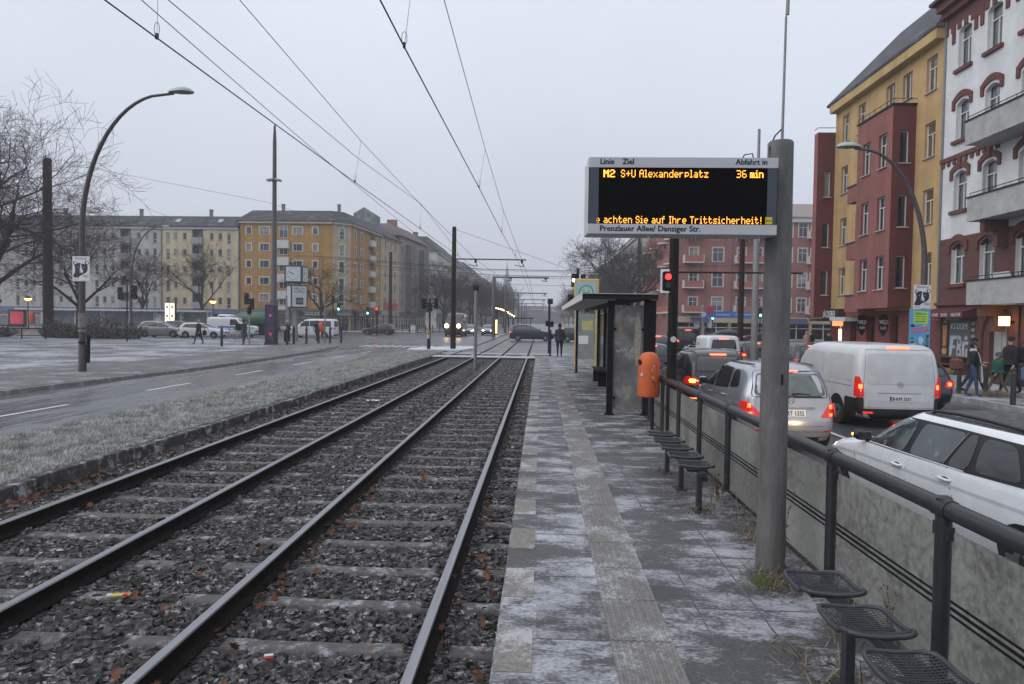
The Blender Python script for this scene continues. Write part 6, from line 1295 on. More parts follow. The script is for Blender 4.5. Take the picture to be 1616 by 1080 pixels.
# ochre corner house
bd = thing('corner_house', 'ochre orange corner house with a cream corner strip and dark shop awnings', 'building', (-49.3, 110, 0))
R5 = [16.25, 13.55, 10.8, 8.05, 5.35]; f1 = Facade((0, 0), (1, 0), 15.4)
floors(bd, f1, [(1.5, 'n'), (4.1, 'w'), (9.6, 'w'), (12.5, 'n')], R5, sur=WFR, kinds={**KIND, 'n': (.8, 1.15, 'plain'), 'w': (1.5, 1.15, 'wide')})
for z in R5[1:] + [2.9]: f1.box(b := MB(), 6.3, 8.3, z - .2, z + 1.1, 0, .6); b.build('balcony', mat('bay_white', (.50, .50, .49), .6, var=.1), bd)
for z in R5: window(bd, f1.p(7.3, z - 1.2, .16), 0, 1.4, 2.1, 'double', .16, WFR, None, False)
f2 = Facade((15.4, 0), (2.4, 2.0), 3.12); floors(bd, f2, [(1.56, 't')], R5, sur=WFR, kinds={**KIND, 't': (.85, 1.75, 'tall')})
ds = Vector((-31.5 + 49.3 + 5.5 * 0, 0)); sd_ = Vector((5.6, 54.0)).normalized()
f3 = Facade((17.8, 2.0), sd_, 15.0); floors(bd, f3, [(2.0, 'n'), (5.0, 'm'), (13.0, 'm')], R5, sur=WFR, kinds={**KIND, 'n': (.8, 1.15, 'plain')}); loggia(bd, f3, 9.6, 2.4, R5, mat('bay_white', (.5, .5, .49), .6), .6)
shopfront(bd, f1, .2, 15.2, 3.6, SHOPG, 5, 3); shopfront(bd, f2, .1, 3.0, 3.6, SHOPG, 1, 4); shopfront(bd, f3, .2, 14.8, 3.6, SHOPG, 5, 5)
b = MB(); f1.wall(b, .08, 17.7, 0); f2.wall(b, .08, 17.7, 2); f3.wall(b, .08, 17.7, 0)
for f_ in (f1, f2, f3): f_.box(b, 0, f_.w, 17.40, 17.7, 0, .40, 1)
b.add([(0, .3, .1), (15.3, .3, .1), (17.5, 2.2, .1), (18.9, 16.9, .1), (8, 18, .1), (0, 14, .1)] + [(0, .3, 17.6), (15.3, .3, 17.6), (17.5, 2.2, 17.6), (18.9, 16.9, 17.6), (8, 18, 17.6), (0, 14, 17.6)], [(i, (i + 1) % 6, 6 + (i + 1) % 6, 6 + i) for i in range(6)] + [(6, 7, 8, 9, 10, 11)])
b.build('wall', [OCH, mat('cornice_ochre', (.44, .40, .30), .7), CREAM], bd); downpipe(bd, f1, .1, 17.4); downpipe(bd, f3, 3.7, 17.4); downpipe(bd, f3, 11.3, 17.4)
rf = hip_roof(bd, [(0, 0), (15.4, 0), (17.8, 2), tuple((Vector((17.8, 2)) + sd_ * 15)[:2]), (8, 19), (0, 13)], 17.7, 19.75, 1.5)
for u in (5.7, 15.2): chimney(rf, u, 4, 19.8, .45, 1.3)
skylights(rf, [(4.2, .7, 18.75, Matrix.Rotation(.7, 3, 'X')), (9.8, .7, 18.75, Matrix.Rotation(.7, 3, 'X')), (13.4, .7, 18.75, Matrix.Rotation(.7, 3, 'X'))] + [(17.0 + .1 * y, 2 + y, 18.8, Matrix.Rotation(.7, 3, 'Y')) for y in (3, 6.5, 10, 13)])
b = MB(); AW = mat('awning_dark', (.06, .06, .065), .8, var=.2)
for u0, u1 in ((6.0, 10.4), (11.0, 15.2)): b.add([f1.p(u0, 3.5, .15), f1.p(u1, 3.5, .15), f1.p(u1, 3.2, 1.3), f1.p(u0, 3.2, 1.3), f1.p(u1, 2.4, 1.32), f1.p(u0, 2.4, 1.32)], [(0, 1, 2, 3), (3, 2, 4, 5)])
b.add([f2.p(.1, 3.5, .15), f2.p(3, 3.5, .15), f2.p(3, 3.2, 1.3), f2.p(.1, 3.2, 1.3), f2.p(3, 2.4, 1.32), f2.p(.1, 2.4, 1.32)], [(0, 1, 2, 3), (3, 2, 4, 5)])
b.add([f3.p(.2, 3.5, .15), f3.p(8, 3.5, .15), f3.p(8, 3.2, 1.2), f3.p(.2, 3.2, 1.2), f3.p(8, 2.4, 1.22), f3.p(.2, 2.4, 1.22)], [(0, 1, 2, 3), (3, 2, 4, 5)])
aw = b.parts('awning', AW, bd); b = MB(); text(b, 'GOLDEN', .75, fplane(f1.p(11.3, 2.55, 1.33), (1, 0, 0), (0, -1, 0)), off=.02); text(b, 'GOLDEN', .62, fplane(f2.p(.2, 2.6, 1.33), f2.U, f2.N), off=.02); text(b, 'GOLDEN', .72, fplane(f3.p(1, 2.55, 1.23), f3.U, f3.N), off=.02); b.build('shop_lettering', mat('letter_pale', (.5, .5, .46), .6), bd)
# cream house, grey house with bays along the street
base = Vector((-31.5, 112)) + sd_ * 15.0
bd = thing('cream_house', 'narrow cream house right of the ochre corner with a red shop sign', 'building', (base.x, base.y, 0)); f = Facade((0, 0), sd_, 11.0)
floors(bd, f, [(2.6, 'n'), (5.6, 'n'), (8.4, 'n')], R5, kinds={**KIND, 'n': (.85, 1.5, 'plain')}); shopfront(bd, f, .2, 10.8, 3.6, mat('shop_fascia_pale', (.3, .3, .29), .7), 4, 7)
b = MB(); f.wall(b, .08, 17.6, 0); f.box(b, 0, 11, 17.3, 17.6, 0, .2); b.build('wall', CREAM, bd); hip_roof(bd, [(0, 0), tuple((sd_ * 11)[:]), (-9, 12), (-10, 1)], 17.6, 20.2, 2.4)
b = MB(); f.box(b, 1.5, 9.6, 3.9, 5.2, .02, .15); b.build('shop_sign', mat('sign_dark_red', (.42, .07, .06), .6, var=.7, vs=2), bd)
base2 = base + sd_ * 11.0; bd = thing('grey_house', 'taupe grey house with projecting bays right of the cream house', 'building', (base2.x, base2.y, 0)); f = Facade((0, 0), sd_, 20.0)
TAU = plaster('plaster_taupe', (.27, .25, .225)); floors(bd, f, [(2.0, 'x'), (10.5, 'n'), (13.0, 'n'), (19.0, 'n')], R5, kinds={**KIND, 'n': (1.0, 1.7, 'plain'), 'x': (1.5, 1.7, 'wide')}); shopfront(bd, f, .2, 19.8, 3.6, SHOPG, 6, 9)
b = MB(); f.wall(b, .08, 19.0, 0); b.build('wall', TAU, bd); hip_roof(bd, [(0, 0), tuple((sd_ * 20)[:]), (-10, 21), (-12, 1)], 19.0, 22.0, 3.0, ROOFR)
for u0, u1 in ((4.4, 8.6), (14.4, 18.2)):
    b = MB(); f.box(b, u0, u1, 3.8, 17.6, 0, 1.2); o = b.build('bay', plaster('bay_grey', (.19, .175, .16)), bd)
    q = f.p(u0, 0, 0.6); nb = Facade(q.xy - f.N.xy * .0, (f.N.x, f.N.y), 1.0)
    for z in R5: window(bd, f.p(u0 + 1.0, z - .8, 1.38), f.ang, 1.0, 1.6, 'double', .16, WFD, None, False); window(bd, f.p(u1 - 1.0, z - .8, 1.38), f.ang, 1.0, 1.6, 'double', .16, WFD, None, False)
b = MB(); b.box((-5.5, -4.5, 20.9), (4, 5, 3.0)); b.add([(-7.5, -7, 22.4), (-3.5, -7, 22.4), (-3.5, -2, 22.4), (-7.5, -2, 22.4), (-5.5, -7, 23.6), (-5.5, -2, 23.6)], [(0, 1, 4), (1, 2, 5, 4), (2, 3, 5), (3, 0, 4, 5)]); b.build('attic', mat('graffiti_attic', (.16, .19, .19), .8, var=.7, vs=1.2), bd); rf2 = MB(); rf2.box((-3.5, 9, 22.3), (2.0, 1.4, 2.4)); rf2.build('chimney', mat('brick_chimney', (.22, .12, .10), .9), bd)
def rowhouse(name, label, O, U, wid, dep, z1, zr, m, rows, pitch, kind=(1.0, 1.8, 'cross'), bal=None, roof=ROOF, g0=1.6, gable=True, fascia=SHOPG, seed=1, sill=True, nmax=100):
    bd = thing(name, label, 'building', (O[0], O[1], 0)); U = Vector(U).normalized(); f = Facade((0, 0), U, wid); n = int((wid - 2) / pitch); us = [g0 + pitch * i + .0 for i in range(n + 1) if g0 + pitch * i < wid - .8]
    while len(us) * len(rows) > nmax: us = us[::1][:-1]
    floors(bd, f, [(u, 'q') for u in us], rows, kinds={'q': kind}, sill=sill); shopfront(bd, f, .2, wid - .2, 3.6, fascia, max(2, int(wid / 4)), seed)
    N2 = Vector((f.N.x, f.N.y)); b = MB(); f.wall(b, .08, z1, 0); f.box(b, 0, wid, z1 - .5, z1, 0, .4, 1)
    P = [Vector((0, 0)), U * wid, U * wid - N2 * dep, -N2 * dep]; k = len(b.v); b.v += [(p.x, p.y, z) for z in (.08, z1) for p in P]; b.f += [(k + 1, k + 2, k + 6, k + 5), (k + 2, k + 3, k + 7, k + 6), (k + 3, k, k + 4, k + 7)]; b.m += [0] * 3
    b.build('wall', [m, CORN], bd); rf = hip_roof(bd, [tuple(p) for p in P], z1, zr, 3.0, roof)
    for i in range(3): c = U * wid * (.2 + .3 * i) - N2 * dep * .5; chimney(rf, c.x, c.y, zr - .2, 1.2, 1.8, mat('brick_chimney', (.22, .12, .10), .9))
    if bal:
        for u in us[1::bal]:
            for zc in rows:
                z0 = zc - kind[1] / 2 - .15; b = MB(); f.box(b, u - 1.0, u + 1.0, z0 - .15, z0, 0, 1.0); f.box(b, u - 1.0, u + 1.0, z0, z0 + .9, .93, 1.0); f.box(b, u - 1.0, u - .93, z0, z0 + .9, 0, .93); f.box(b, u + .93, u + 1.0, z0, z0 + .9, 0, .93); b.build('balcony', mat('balcony_front', (.27, .27, .285)), bd)
    return bd, f
WHG = plaster('plaster_white_old', (.56, .55, .54)); R4 = [17.2, 13.7, 10.2, 6.7]
bd, f = rowhouse('white_house', 'old white house with a gable turned to the junction and a dark mansard roof', (-26.4, 172), (0, 1), 40, 14, 19.5, 23.5, WHG, R4, 3.0, bal=3, seed=11)
g = Facade((-14, 0), (1, 0), 14); [window(bd, g.p(u, z - .9), 0, 1.1, 1.8, 'cross', .02, WFR, None, True) for u in (8.5, 12.0) for z in R4]
b = MB()
for z in R4: g.box(b, 9.6, 13.2, z - 1.1, z - .1, 0, 1.0)
b.build('balcony', mat('balcony_front', (.27, .27, .285)), bd)
for i, (y, c, z1) in enumerate([(212, (.36, .33, .30), 19.5), (255, (.40, .36, .30), 20.5), (300, (.33, .31, .30), 19), (346, (.36, .34, .33), 20.5), (395, (.33, .33, .33), 19.5)]):
    rowhouse('terrace_house', ['first terrace block up the left side of the avenue', 'second terrace block up the left side of the avenue', 'third terrace block up the left side of the avenue', 'fourth terrace block up the left side of the avenue, pale in the haze', 'last terrace block on the left side of the avenue, deep in the haze'][i], (-26.2, y), (0, 1), 43, 14, z1, z1 + 3.6, plaster('terrace_%d' % i, c), R4, 3.4, bal=4, seed=20 + i)
# ---- right side: red corner block across the junction
REDP = plaster('plaster_red', (.27, .115, .098)); BEIGE = plaster('plaster_beige', (.42, .33, .22)); RED2 = mat('balcony_red', (.30, .11, .085), .8, var=.15)
bd = thing('red_corner_block', 'red apartment block with white framed windows and red balconies across the junction', 'building', (18.4, 95, 0)); f = Facade((0, 0), (1, 0), 34); RR = [15.0, 11.55, 8.1, 4.75]
kx = {'x': (1.15, 1.85, 'cross'), 'w': (1.45, 1.85, 'cross')}
cols = [(2.5, 'x'), (5.8, 'w'), (9.0, 'x'), (11.2, 'x'), (13.2, 'x'), (15.2, 'x'), (17.2, 'x'), (18.9, 'x'), (22.0, 'x'), (25.5, 'x'), (29, 'x')]
floors(bd, f, cols, RR, kinds=kx, sur=mat('surround_white', (.5, .48, .46), .6))
WH2 = mat('balcony_side', (.50, .49, .48), .7, var=.1)
for u0, u1 in ((1.0, 3.7), (8.0, 12.0), (17.7, 20.2), (24.2, 26.8)):
    for zc in RR:
        z0 = zc - 1.1; b = MB(); f.box(b, u0, u1, z0 - .14, z0, 0, 1.1, 1); f.box(b, u0 + .1, u1 - .1, z0, z0 + .85, 1.0, 1.08, 0); f.box(b, u0, u0 + .1, z0, z0 + .95, 0, 1.1, 1); f.box(b, u1 - .1, u1, z0, z0 + .95, 0, 1.1, 1); b.build('balcony', [RED2, WH2], bd)
shopfront(bd, f, .3, 33, 3.0, mat('fascia_beige', (.40, .33, .24), .7), 9, 31)
b = MB(); f.wall(b, -.02, 16.4, 0, bands={-.02: 2, 3.05: 0, 16.0: 1}); b.box((17, 6.2, 8), (33.9, 12, 16.3)); f.box(b, 0, 34, 16.0, 16.6, 0, .35, 1); b.build('wall', [REDP, WH2, BEIGE], bd)
hip_roof(bd, [(0, 0), (34, 0), (34, 12), (0, 12)], 16.6, 19.2, 4.0, mat('roof_beige', (.26, .22, .20), .85, var=.15)); downpipe(bd, f, 7.5, 16)
b = MB()
for u in (3.1, 4.9): b.lathe([(.45, 0), (.45, .05)], f.p(u, 1.9, .15), 14, axis='y')
for u in (2.2, 15.5): b.add([f.p(u, 2.9, .15), f.p(u + 2.4, 2.9, .15), f.p(u + 2.4, 2.2, 1.2), f.p(u, 2.2, 1.2)], [(0, 1, 2, 3)], 1)
b.parts('shop_trim', [WH2, mat('awning_blue', (.04, .05, .13), .8)], bd)
f = Facade((0, 12.0 + 14), (0, -1), 26); floors(bd, f, [(2.5, 'x'), (6, 'x'), (9.5, 'x'), (13, 'x'), (16.5, 'x'), (20, 'x'), (23.4, 'x')], RR, kinds=kx)
b = MB(); f.wall(b, -.02, 16.4, 0); b.box((6, 19, 8), (11.9, 13.9, 16.2)); b.build('side_wall', REDP, bd)
for u in (4.2, 11.2, 18.2, 23.6):
    for zc in RR:
        z0 = zc - 1.1; b = MB(); pts = [f.p(u + 1.5 * math.cos(a), 0, 1.2 * math.sin(a)) for a in [PI * k / 8 for k in range(9)]]
        for z, h_, m_ in ((z0 - .2, .2, 1), (z0, .85, 0)): b.add([p + Vector((0, 0, z)) for p in pts] + [p + Vector((0, 0, z + h_)) for p in pts], [(k, k + 1, k + 10, k + 9) for k in range(8)] + [tuple(range(9)), tuple(range(9, 18))], m_)
        b.build('round_balcony', [RED2, WH2], bd)
rowhouse('grey_terrace', 'grey house behind the bare tree, left of the red corner block', (19.0, 166), (0, -1), 44, 12, 19.4, 23, plaster('terrace_r0', (.37, .36, .33)), R4, 3.2, bal=3, seed=41)
rowhouse('grey_terrace', 'far pale terrace on the right side of the avenue', (19.0, 240), (0, -1), 72, 12, 18.5, 22, plaster('terrace_r1', (.36, .35, .34)), R4, 3.4, bal=4, seed=42); rowhouse('grey_terrace', 'farthest terrace on the right side of the avenue', (19.0, 340), (0, -1), 96, 12, 19.5, 23, plaster('terrace_r2', (.36, .35, .34)), R4, 4.0, bal=4, seed=43)
# ---- yellow house with red bays (right); z0 of the right pavement is -0.13
YH = plaster('plaster_yolk', (.47, .315, .145), vs=.8); RB = plaster('plaster_bay_red', (.25, .092, .080), vs=.8); RDK = plaster('plaster_bay_red_shaded', (.120, .031, .030), vs=.8)  # darker copy of the bay red puts shade on the bay sides
bd = thing('yellow_house', 'yellow house with dark red bays and a steep dark roof', 'building', (19.5, 46.8, 0)); f = Facade((0, 0), (0, -1), 12.3); RY = [14.75, 11.45, 8.1, 4.9]
ky = {'y': (.95, 1.75, 'T'), 'o': (.95, 1.25, 'double')}
floors(bd, f, [(1.5, 'y'), (3.7, 'y'), (11.2, 'y')], RY, kinds=ky, fr=WFR, rich=True, depth=.2)
BX0, BX1, BD = 5.95, 9.9, 1.2
for u in (7.1, 8.9): f.holes.append((u - .47, 14.2, u + .47, 15.6)); window(bd, f.p(u, 14.2), f.ang, .94, 1.4, 'double', .2, WFR, None, True, True)
b = MB(); f.wall(b, 2.9, 16.3, 0, .2); f.box(b, 0, 12.3, 16.1, 16.6, 0, .45, 1); b.box((6.1, -6.15, 9.5), (11.8, 12.2, 13.2)); b.build('wall', [YH, plaster('cornice_yolk', (.48, .34, .15))], bd)
bay = Facade((-BD, -BX0), (0, -1), BX1 - BX0); bs = Facade((-BD, -BX1), (1, 0), BD)
for u in (1.1, 2.95):
    for z in RY[1:]: bay.holes.append((u - .45, z - .9, u + .45, z + .9)); window(bd, bay.p(u, z - .9) , bay.ang, .9, 1.8, 'T', .2, WFR, None, True, True)
for z in RY[1:]: bs.holes.append((.38, z - .85, .88, z + .85)); window(bd, bs.p(.63, z - .85), 0, .5, 1.7, 'plain', .2, WFR, None, True, True)
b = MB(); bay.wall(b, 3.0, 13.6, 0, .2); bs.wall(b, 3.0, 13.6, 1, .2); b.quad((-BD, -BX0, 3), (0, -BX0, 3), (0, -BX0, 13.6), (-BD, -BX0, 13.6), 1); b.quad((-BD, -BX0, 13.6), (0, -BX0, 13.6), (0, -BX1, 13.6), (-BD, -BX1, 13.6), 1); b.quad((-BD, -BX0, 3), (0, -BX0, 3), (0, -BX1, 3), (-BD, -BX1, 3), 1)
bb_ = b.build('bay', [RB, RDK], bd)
b = MB(); b.box((-BD / 2, -(BX0 + BX1) / 2, 13.66), (BD + .15, BX1 - BX0 + .15, .08)); b.tube([(-BD, -BX0, 13.95), (-BD, -BX1, 13.95), (0, -BX1, 13.95)], .02, 5)
for k in range(7): b.tube([(-BD, -BX0 - (BX1 - BX0) * k / 6, 13.65), (-BD, -BX0 - (BX1 - BX0) * k / 6, 13.95)], .015, 4)
b.build('bay_roof_rail', DARK, bb_)
for z in (10.3, 6.9, 3.75):
    b = MB(); f.box(b, 4.2, BX0, z - .9, z + .05, 0, .95, 0); f.box(b, 4.1, BX0, z + .05, z + .12, 0, 1.0, 1); b.build('balcony', [RB, DARK], bd)
    window(bd, f.p(5.0, z + .0, .19), f.ang, .9, 1.9, 'T', .2, WFR, None, False)
cb_ = Facade((-1.15, .6), (0, -1), .6); c2 = Facade((-1.15, 0), (1, 0), 1.15)
for z in RY[1:]: c2.holes.append((.45, z - .85, .9, z + .85)); window(bd, c2.p(.675, z - .85), 0, .45, 1.7, 'plain', .2, WFR, None, True)
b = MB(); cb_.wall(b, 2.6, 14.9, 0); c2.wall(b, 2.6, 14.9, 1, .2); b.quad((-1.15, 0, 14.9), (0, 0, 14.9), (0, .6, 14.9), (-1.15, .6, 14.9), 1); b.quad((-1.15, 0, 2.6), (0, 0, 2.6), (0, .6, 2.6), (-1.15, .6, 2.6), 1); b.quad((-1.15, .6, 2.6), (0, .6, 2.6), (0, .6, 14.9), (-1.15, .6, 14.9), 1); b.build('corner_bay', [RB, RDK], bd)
b = MB(); b.tube([(-1.15, .6, 15.2), (-1.15, 0, 15.2), (0, 0, 15.2)], .025, 5); b.build('corner_bay_rail', DARK, bd)
b = MB(); b.add([(-.5, .35, 16.6), (-.5, -12.35, 16.6), (-.5, .35, 16.75), (-.5, -12.35, 16.75), (4.2, .35, 21.6), (4.2, -12.35, 21.6), (12, .35, 21.6), (12, -12.35, 21.6), (12, .35, 16.6), (12, -12.35, 16.6)], [(0, 1, 3, 2), (2, 3, 5, 4), (4, 5, 7, 6), (6, 7, 9, 8), (0, 2, 4, 6, 8), (9, 7, 5, 3, 1)]); rf = b.build('roof', ROOF, bd)
b = MB(); b.box((0, 0, 0), (1.1, .7, .12), M=Matrix.Rotation(-.8, 3, 'Y')); b.build('skylight', mat('skylight', (.35, .38, .42)), rf, loc=(1.0, -4.2, 18.2))
g0 = Facade((0, 0), (0, -1), 12.3)
for u, w_, zt in ((1.2, .9, 2.5), (3.4, .8, 2.6), (5.6, 1.0, 2.6), (8.3, .8, 2.6)):
    g0.holes.append((u - w_ / 2, -.1, u + w_ / 2, zt)); b = MB(); b.quad(g0.p(u - w_ / 2, -.1, -.3), g0.p(u + w_ / 2, -.1, -.3), g0.p(u + w_ / 2, zt, -.3), g0.p(u - w_ / 2, zt, -.3)); b.build('shop_door', mat('door_dark', (.02, .017, .017), .25, var=.4) if u > 1.5 else mat('door_lit', (.30, .27, .20), .4, emit=(1, .8, .5), es=.25), bd)
b = MB(); g0.wall(b, -.13, 2.9, 0, .3); b.build('ground_floor_wall', plaster('plaster_shop_red', (.17, .042, .038), vs=.8), bd)
b = MB(); b.box((-.62, -1.2, 2.35), (1.05, 2.6, .02)); g0.box(b, -.2, 2.2, 2.45, 3.1, .0, .5, 1); g0.box(b, 2.2, 4.4, 2.3, 2.55, 0, 1.0, 2); g0.box(b, -.6, .6, 2.3, 2.45, .0, 1.2, 1); sg_ = b.build('bakery_sign', [BLACK, mat('bakery_black', (.02, .02, .022), .5), mat('bakery_white', (.5, .5, .52), .5)], bd)
b = MB(); [text(b, 'BÄCKEREI', .62, fplane(g0.p(-.15 + d, 2.55, .51 + d * .1), g0.U, g0.N), sx=.72) for d in (0, .02)]; b.build('bakery_lettering', mat('letter_white', (.75, .75, .75), .5), sg_)
b = MB(); g0.box(b, .5, 1.9, 2.0, 2.35, .0, .10); g0.box(b, 1.35, 1.85, 1.2, 1.75, -.25, -.15); b.parts('lit_sign', glow('bakery_glow', (1, .32, .12), 1.6), sg_); b = MB(); g0.box(b, 1.30, 1.75, 1.05, 1.8, -.05, .02); b.build('lit_window', glow('window_glow', (1, .85, .7), 1.8), sg_)
for u in (4.5, 7.0):
    b = MB(); q0 = g0.p(u + .9, 2.05, .42); fp = XZ(q0.x, q0.y, q0.z); b.plate([(-.25, .56), (0, .66), (.25, .56), (.25, -.2), (0, -.62), (-.25, -.2)], lambda a, c, off=0: fp(a, c, off), .05); b.box(q0 + Vector((.22, .02, .3)), (.44, .03, .03))
    o = b.build('shop_shield', BLACK, bd); b = MB(); f9 = XZ(q0.x, q0.y - .055, q0.z + .08); text(b, 'WILD', .34, f9, 0, 'CENTER', .56); text(b, 'WILD', .34, XZ(q0.x + .006, q0.y - .056, q0.z + .08), 0, 'CENTER', .56); text(b, 'HAIR', .24, XZ(q0.x, q0.y - .055, q0.z - .22), 0, 'CENTER', .62); b.build('shield_lettering', mat('letter_white', (.6, .6, .6)), o)
# ---- white brick trimmed house (right edge)
BRK = brickm('brick_red', (.125, .045, .038), (.11, .09, .085), 9.0); BRKD = mat('brick_trim', (.125, .044, .037), .85, var=.25, vs=6, bump=.3, bs=40); WHP = plaster('plaster_white', (.62, .63, .64), dirt=.12)
bd = thing('brick_trimmed_house', 'white plastered house with red brick trim, arched windows and long concrete balconies', 'building', (19.5, 34.5, 0)); f = Facade((0, 0), (0, -1), 16.0)
RW = [15.1, 11.75, 8.45, 5.0]; cw = [1.55, 3.65, 5.95, 8.1, 10.2, 12.3, 14.4]
def arch(u, z0, w_, h_, rise, mi_wall, trim, key):
    f.holes.append((u - w_ / 2, z0, u + w_ / 2, z0 + h_)); window(bd, f.p(u, z0), f.ang, w_, h_, 'T', .24, WFR, None, False, True)
    b = MB(); n = 10; al = [(u - w_ / 2 + w_ * k / n, z0 + h_ - rise * (2 * k / n - 1)**2) for k in range(n + 1)]
    for (a, c), (d, e_) in zip(al, al[1:]): b.quad(f.p(a, c, .0), f.p(d, e_, .0), f.p(d, z0 + h_, .0), f.p(a, z0 + h_, .0), 1); b.quad(f.p(a, c, 0), f.p(d, e_, 0), f.p(d, e_, -.2), f.p(a, c, -.2), 1)
    if trim:
        ot = [(u - w_ / 2 - .22 + (w_ + .44) * k / n, z0 + h_ + .42 - (rise + .10) * (2 * k / n - 1)**2) for k in range(n + 1)]; il = [(u - w_ / 2 - .10 + (w_ + .20) * k / n, z0 + h_ + .12 - rise * (2 * k / n - 1)**2) for k in range(n + 1)]
        for i in range(n):
            q = [il[i], il[i + 1], ot[i + 1], ot[i]]; b.add([f.p(*p, .07) for p in q] + [f.p(*p, 0) for p in q], [(0, 1, 2, 3), (0, 4, 5, 1), (3, 2, 6, 7)])
        for s_ in (0, n):
            x0, x1 = sorted((il[s_][0], ot[s_][0])); f.box(b, x0 - .05, x1 + .03, il[s_][1] - .28, ot[s_][1], 0, .075)
        if key: f.box(b, u - .12, u + .12, z0 + h_ + .1, z0 + h_ + .58, 0, .12)
    f.box(b, u - w_ / 2 - .15, u + w_ / 2 + .15, z0 - .16, z0 - .0, 0, .14)
    o = b.build('window_arch', [BRKD, mi_wall], bd)
for u in cw:
    arch(u, RW[0] - .95, .98, 1.95, .20, WHP, False, False); arch(u, RW[1] - .95, .98, 1.85, .20, WHP, True, False); arch(u, RW[2] - .95, .98, 1.85, .20, WHP, True, True); arch(u, RW[3] - .95, 1.0, 1.9, .26, BRK, True, False)
b = MB(); f.wall(b, 2.9, 17.4, 0, .24, bands={2.9: 1, 6.25: 0, 16.35: 1}); b.box((6.2, -8, 10), (11.8, 15.9, 14))
for u in cw[1:]:
    pass
for i in range(32): f.box(b, i * .5, i * .5 + .26, 16.05, 16.35, 0, .05, 2)
for i, u in enumerate(cw): f.box(b, u - .95, u - .72, 15.5, 16.35, 0, .055, 2); f.box(b, u + .72, u + .95, 15.5, 16.35, 0, .055, 2)
f.box(b, 0, 16, 16.9, 17.2, 0, .25, 2); f.box(b, 0, 16, 17.2, 17.6, 0, .5, 2); f.box(b, 0, 4.4, 9.95, 10.15, 0, .10, 2)
for i in range(10): f.box(b, .1 + i * .44, .3 + i * .44, 9.72, 9.95, 0, .07, 2)
f.box(b, 0, 4.2, 3.05, 3.2, 0, .16, 2); f.box(b, 0, .14, 2.9, 17.4, .0, .06, 3)
b.build('wall', [WHP, BRK, BRKD, mat('zinc', (.22, .225, .23))], bd)
b = MB(); b.add([(-.75, .2, 17.6), (-.75, -16, 17.6), (-.75, .2, 17.75), (-.75, -16, 17.75), (4.5, .2, 22), (4.5, -16, 22), (12, .2, 22), (12, -16, 22), (12, .2, 17), (12, -16, 17)], [(0, 1, 3, 2), (2, 3, 5, 4), (4, 5, 7, 6), (0, 2, 4, 6, 8), (9, 7, 5, 3, 1), (0, 8, 9, 1)]); b.build('roof', [ROOF], bd)
BCON = mat('balcony_concrete', (.36, .36, .35), .85, var=.22, vs=2, bump=.2, bs=30)
for z, u0 in ((10.05, 3.9), (6.72, 4.2), (3.15, 4.35)):
    b = MB(); D_b = 1.25; f.box(b, u0, 16, z - .18, z, 0, D_b); f.box(b, u0, 16, z, z + .82, D_b - .12, D_b); f.box(b, u0, u0 + .12, z, z + .82, 0, D_b - .12); o = b.build('balcony', BCON, bd)
    b = MB(); f.box(b, u0 - .04, 16, z + .82, z + .88, D_b - .16, D_b + .05); f.box(b, u0 - .04, u0 + .16, z + .82, z + .88, 0, D_b - .16); b.tube([f.p(u0 + .1, z + 1.02, D_b - .05), f.p(16, z + 1.02, D_b - .05)], .02, 5)
    for k in range(8): b.tube([f.p(u0 + .1 + k * 1.5, z + .85, D_b - .05), f.p(u0 + .1 + k * 1.5, z + 1.02, D_b - .05)], .014, 4)
    b.build('balcony_rail', DARK, o)
    b = MB()
    b.add([f.p(u0 + .15, z + .88, .3), f.p(u0 + .15, z + 1.2, .3), f.p(u0 + 1.3, z + 1.2, .35), f.p(u0 + 1.5, z + .88, .35)], [(0, 1, 2, 3)]); b.build('screen', LIGHTG, o)
    if z > 4:
        b = MB()
        for k in range(60): p = f.p(u0 + 1.9 + random.gauss(0, .25), z + .9, D_b - .3); a = random.uniform(0, 6.28); q = p + Vector((math.cos(a) * .2, math.sin(a) * .25, random.uniform(.05, .3))); b.add([p, p + Vector((.02, .02, 0)), q], [(0, 1, 2)])
        b.build('balcony_plant', mat('balcony_leaf', (.07, .08, .045), .8), o)
    if z > 4 and z < 8 or z < 4:
        b = MB()
        for u in (4.7, 7.9): f.box(b, u, u + .28, z - .65, z - .18, 0, 1.0); f.box(b, u, u + .28, z - 1.3, z - .65, 0, .45)
        b.parts('console', mat('console_brown', (.12, .06, .045), .8), o)
g = Facade((0, 0), (0, -1), 16.0)
g.holes += [(.35, .5, 3.0, 2.75), (4.0, -.13, 5.1, 2.4), (7.0, .2, 9.0, 2.4)]; b = MB(); g.wall(b, -.13, 2.9, 0, .35); g.box(b, 3.2, 3.6, -.13, 2.9, 0, .08); g.box(b, 5.5, 5.9, -.13, 2.9, 0, .08); b.build('ground_floor_wall', BRK, bd)
SHUT = mat('shutter_slats', (.10, .11, .13), .55, var=.15, stretch=(1, 1, 14)); b = MB(); b.quad(g.p(.35, .5, -.12), g.p(3.0, .5, -.12), g.p(3.0, 2.75, -.12), g.p(.35, 2.75, -.12))
for k in range(22): g.box(b, .9, 2.5, .5 + k * .1, .58 + k * .1, -.12, -.10)
sh_ = b.build('roller_shutter', SHUT, bd); fp = fplane(g.p(.9, .5, -.095), g.U, g.N)
b = MB(); W_, B_ = 0, 1
for pl in ([(.05, .1), (.22, .1), (.30, .5), (.50, .52), (.52, .66), (.32, .66), (.36, .95), (.66, .97), (.68, 1.12), (.12, 1.12)], [(.62, .1), (.98, .15), (1.0, .5), (.85, .55), (.98, .65), (.96, 1.05), (.74, 1.15), (.66, .7)], [(1.05, .15), (1.22, .15), (1.22, .7), (1.48, .72), (1.5, .86), (1.05, .86)], [(1.28, .1), (1.5, .1), (1.46, .55), (1.30, .5)]): b.plate(pl, fp, .004, 0)
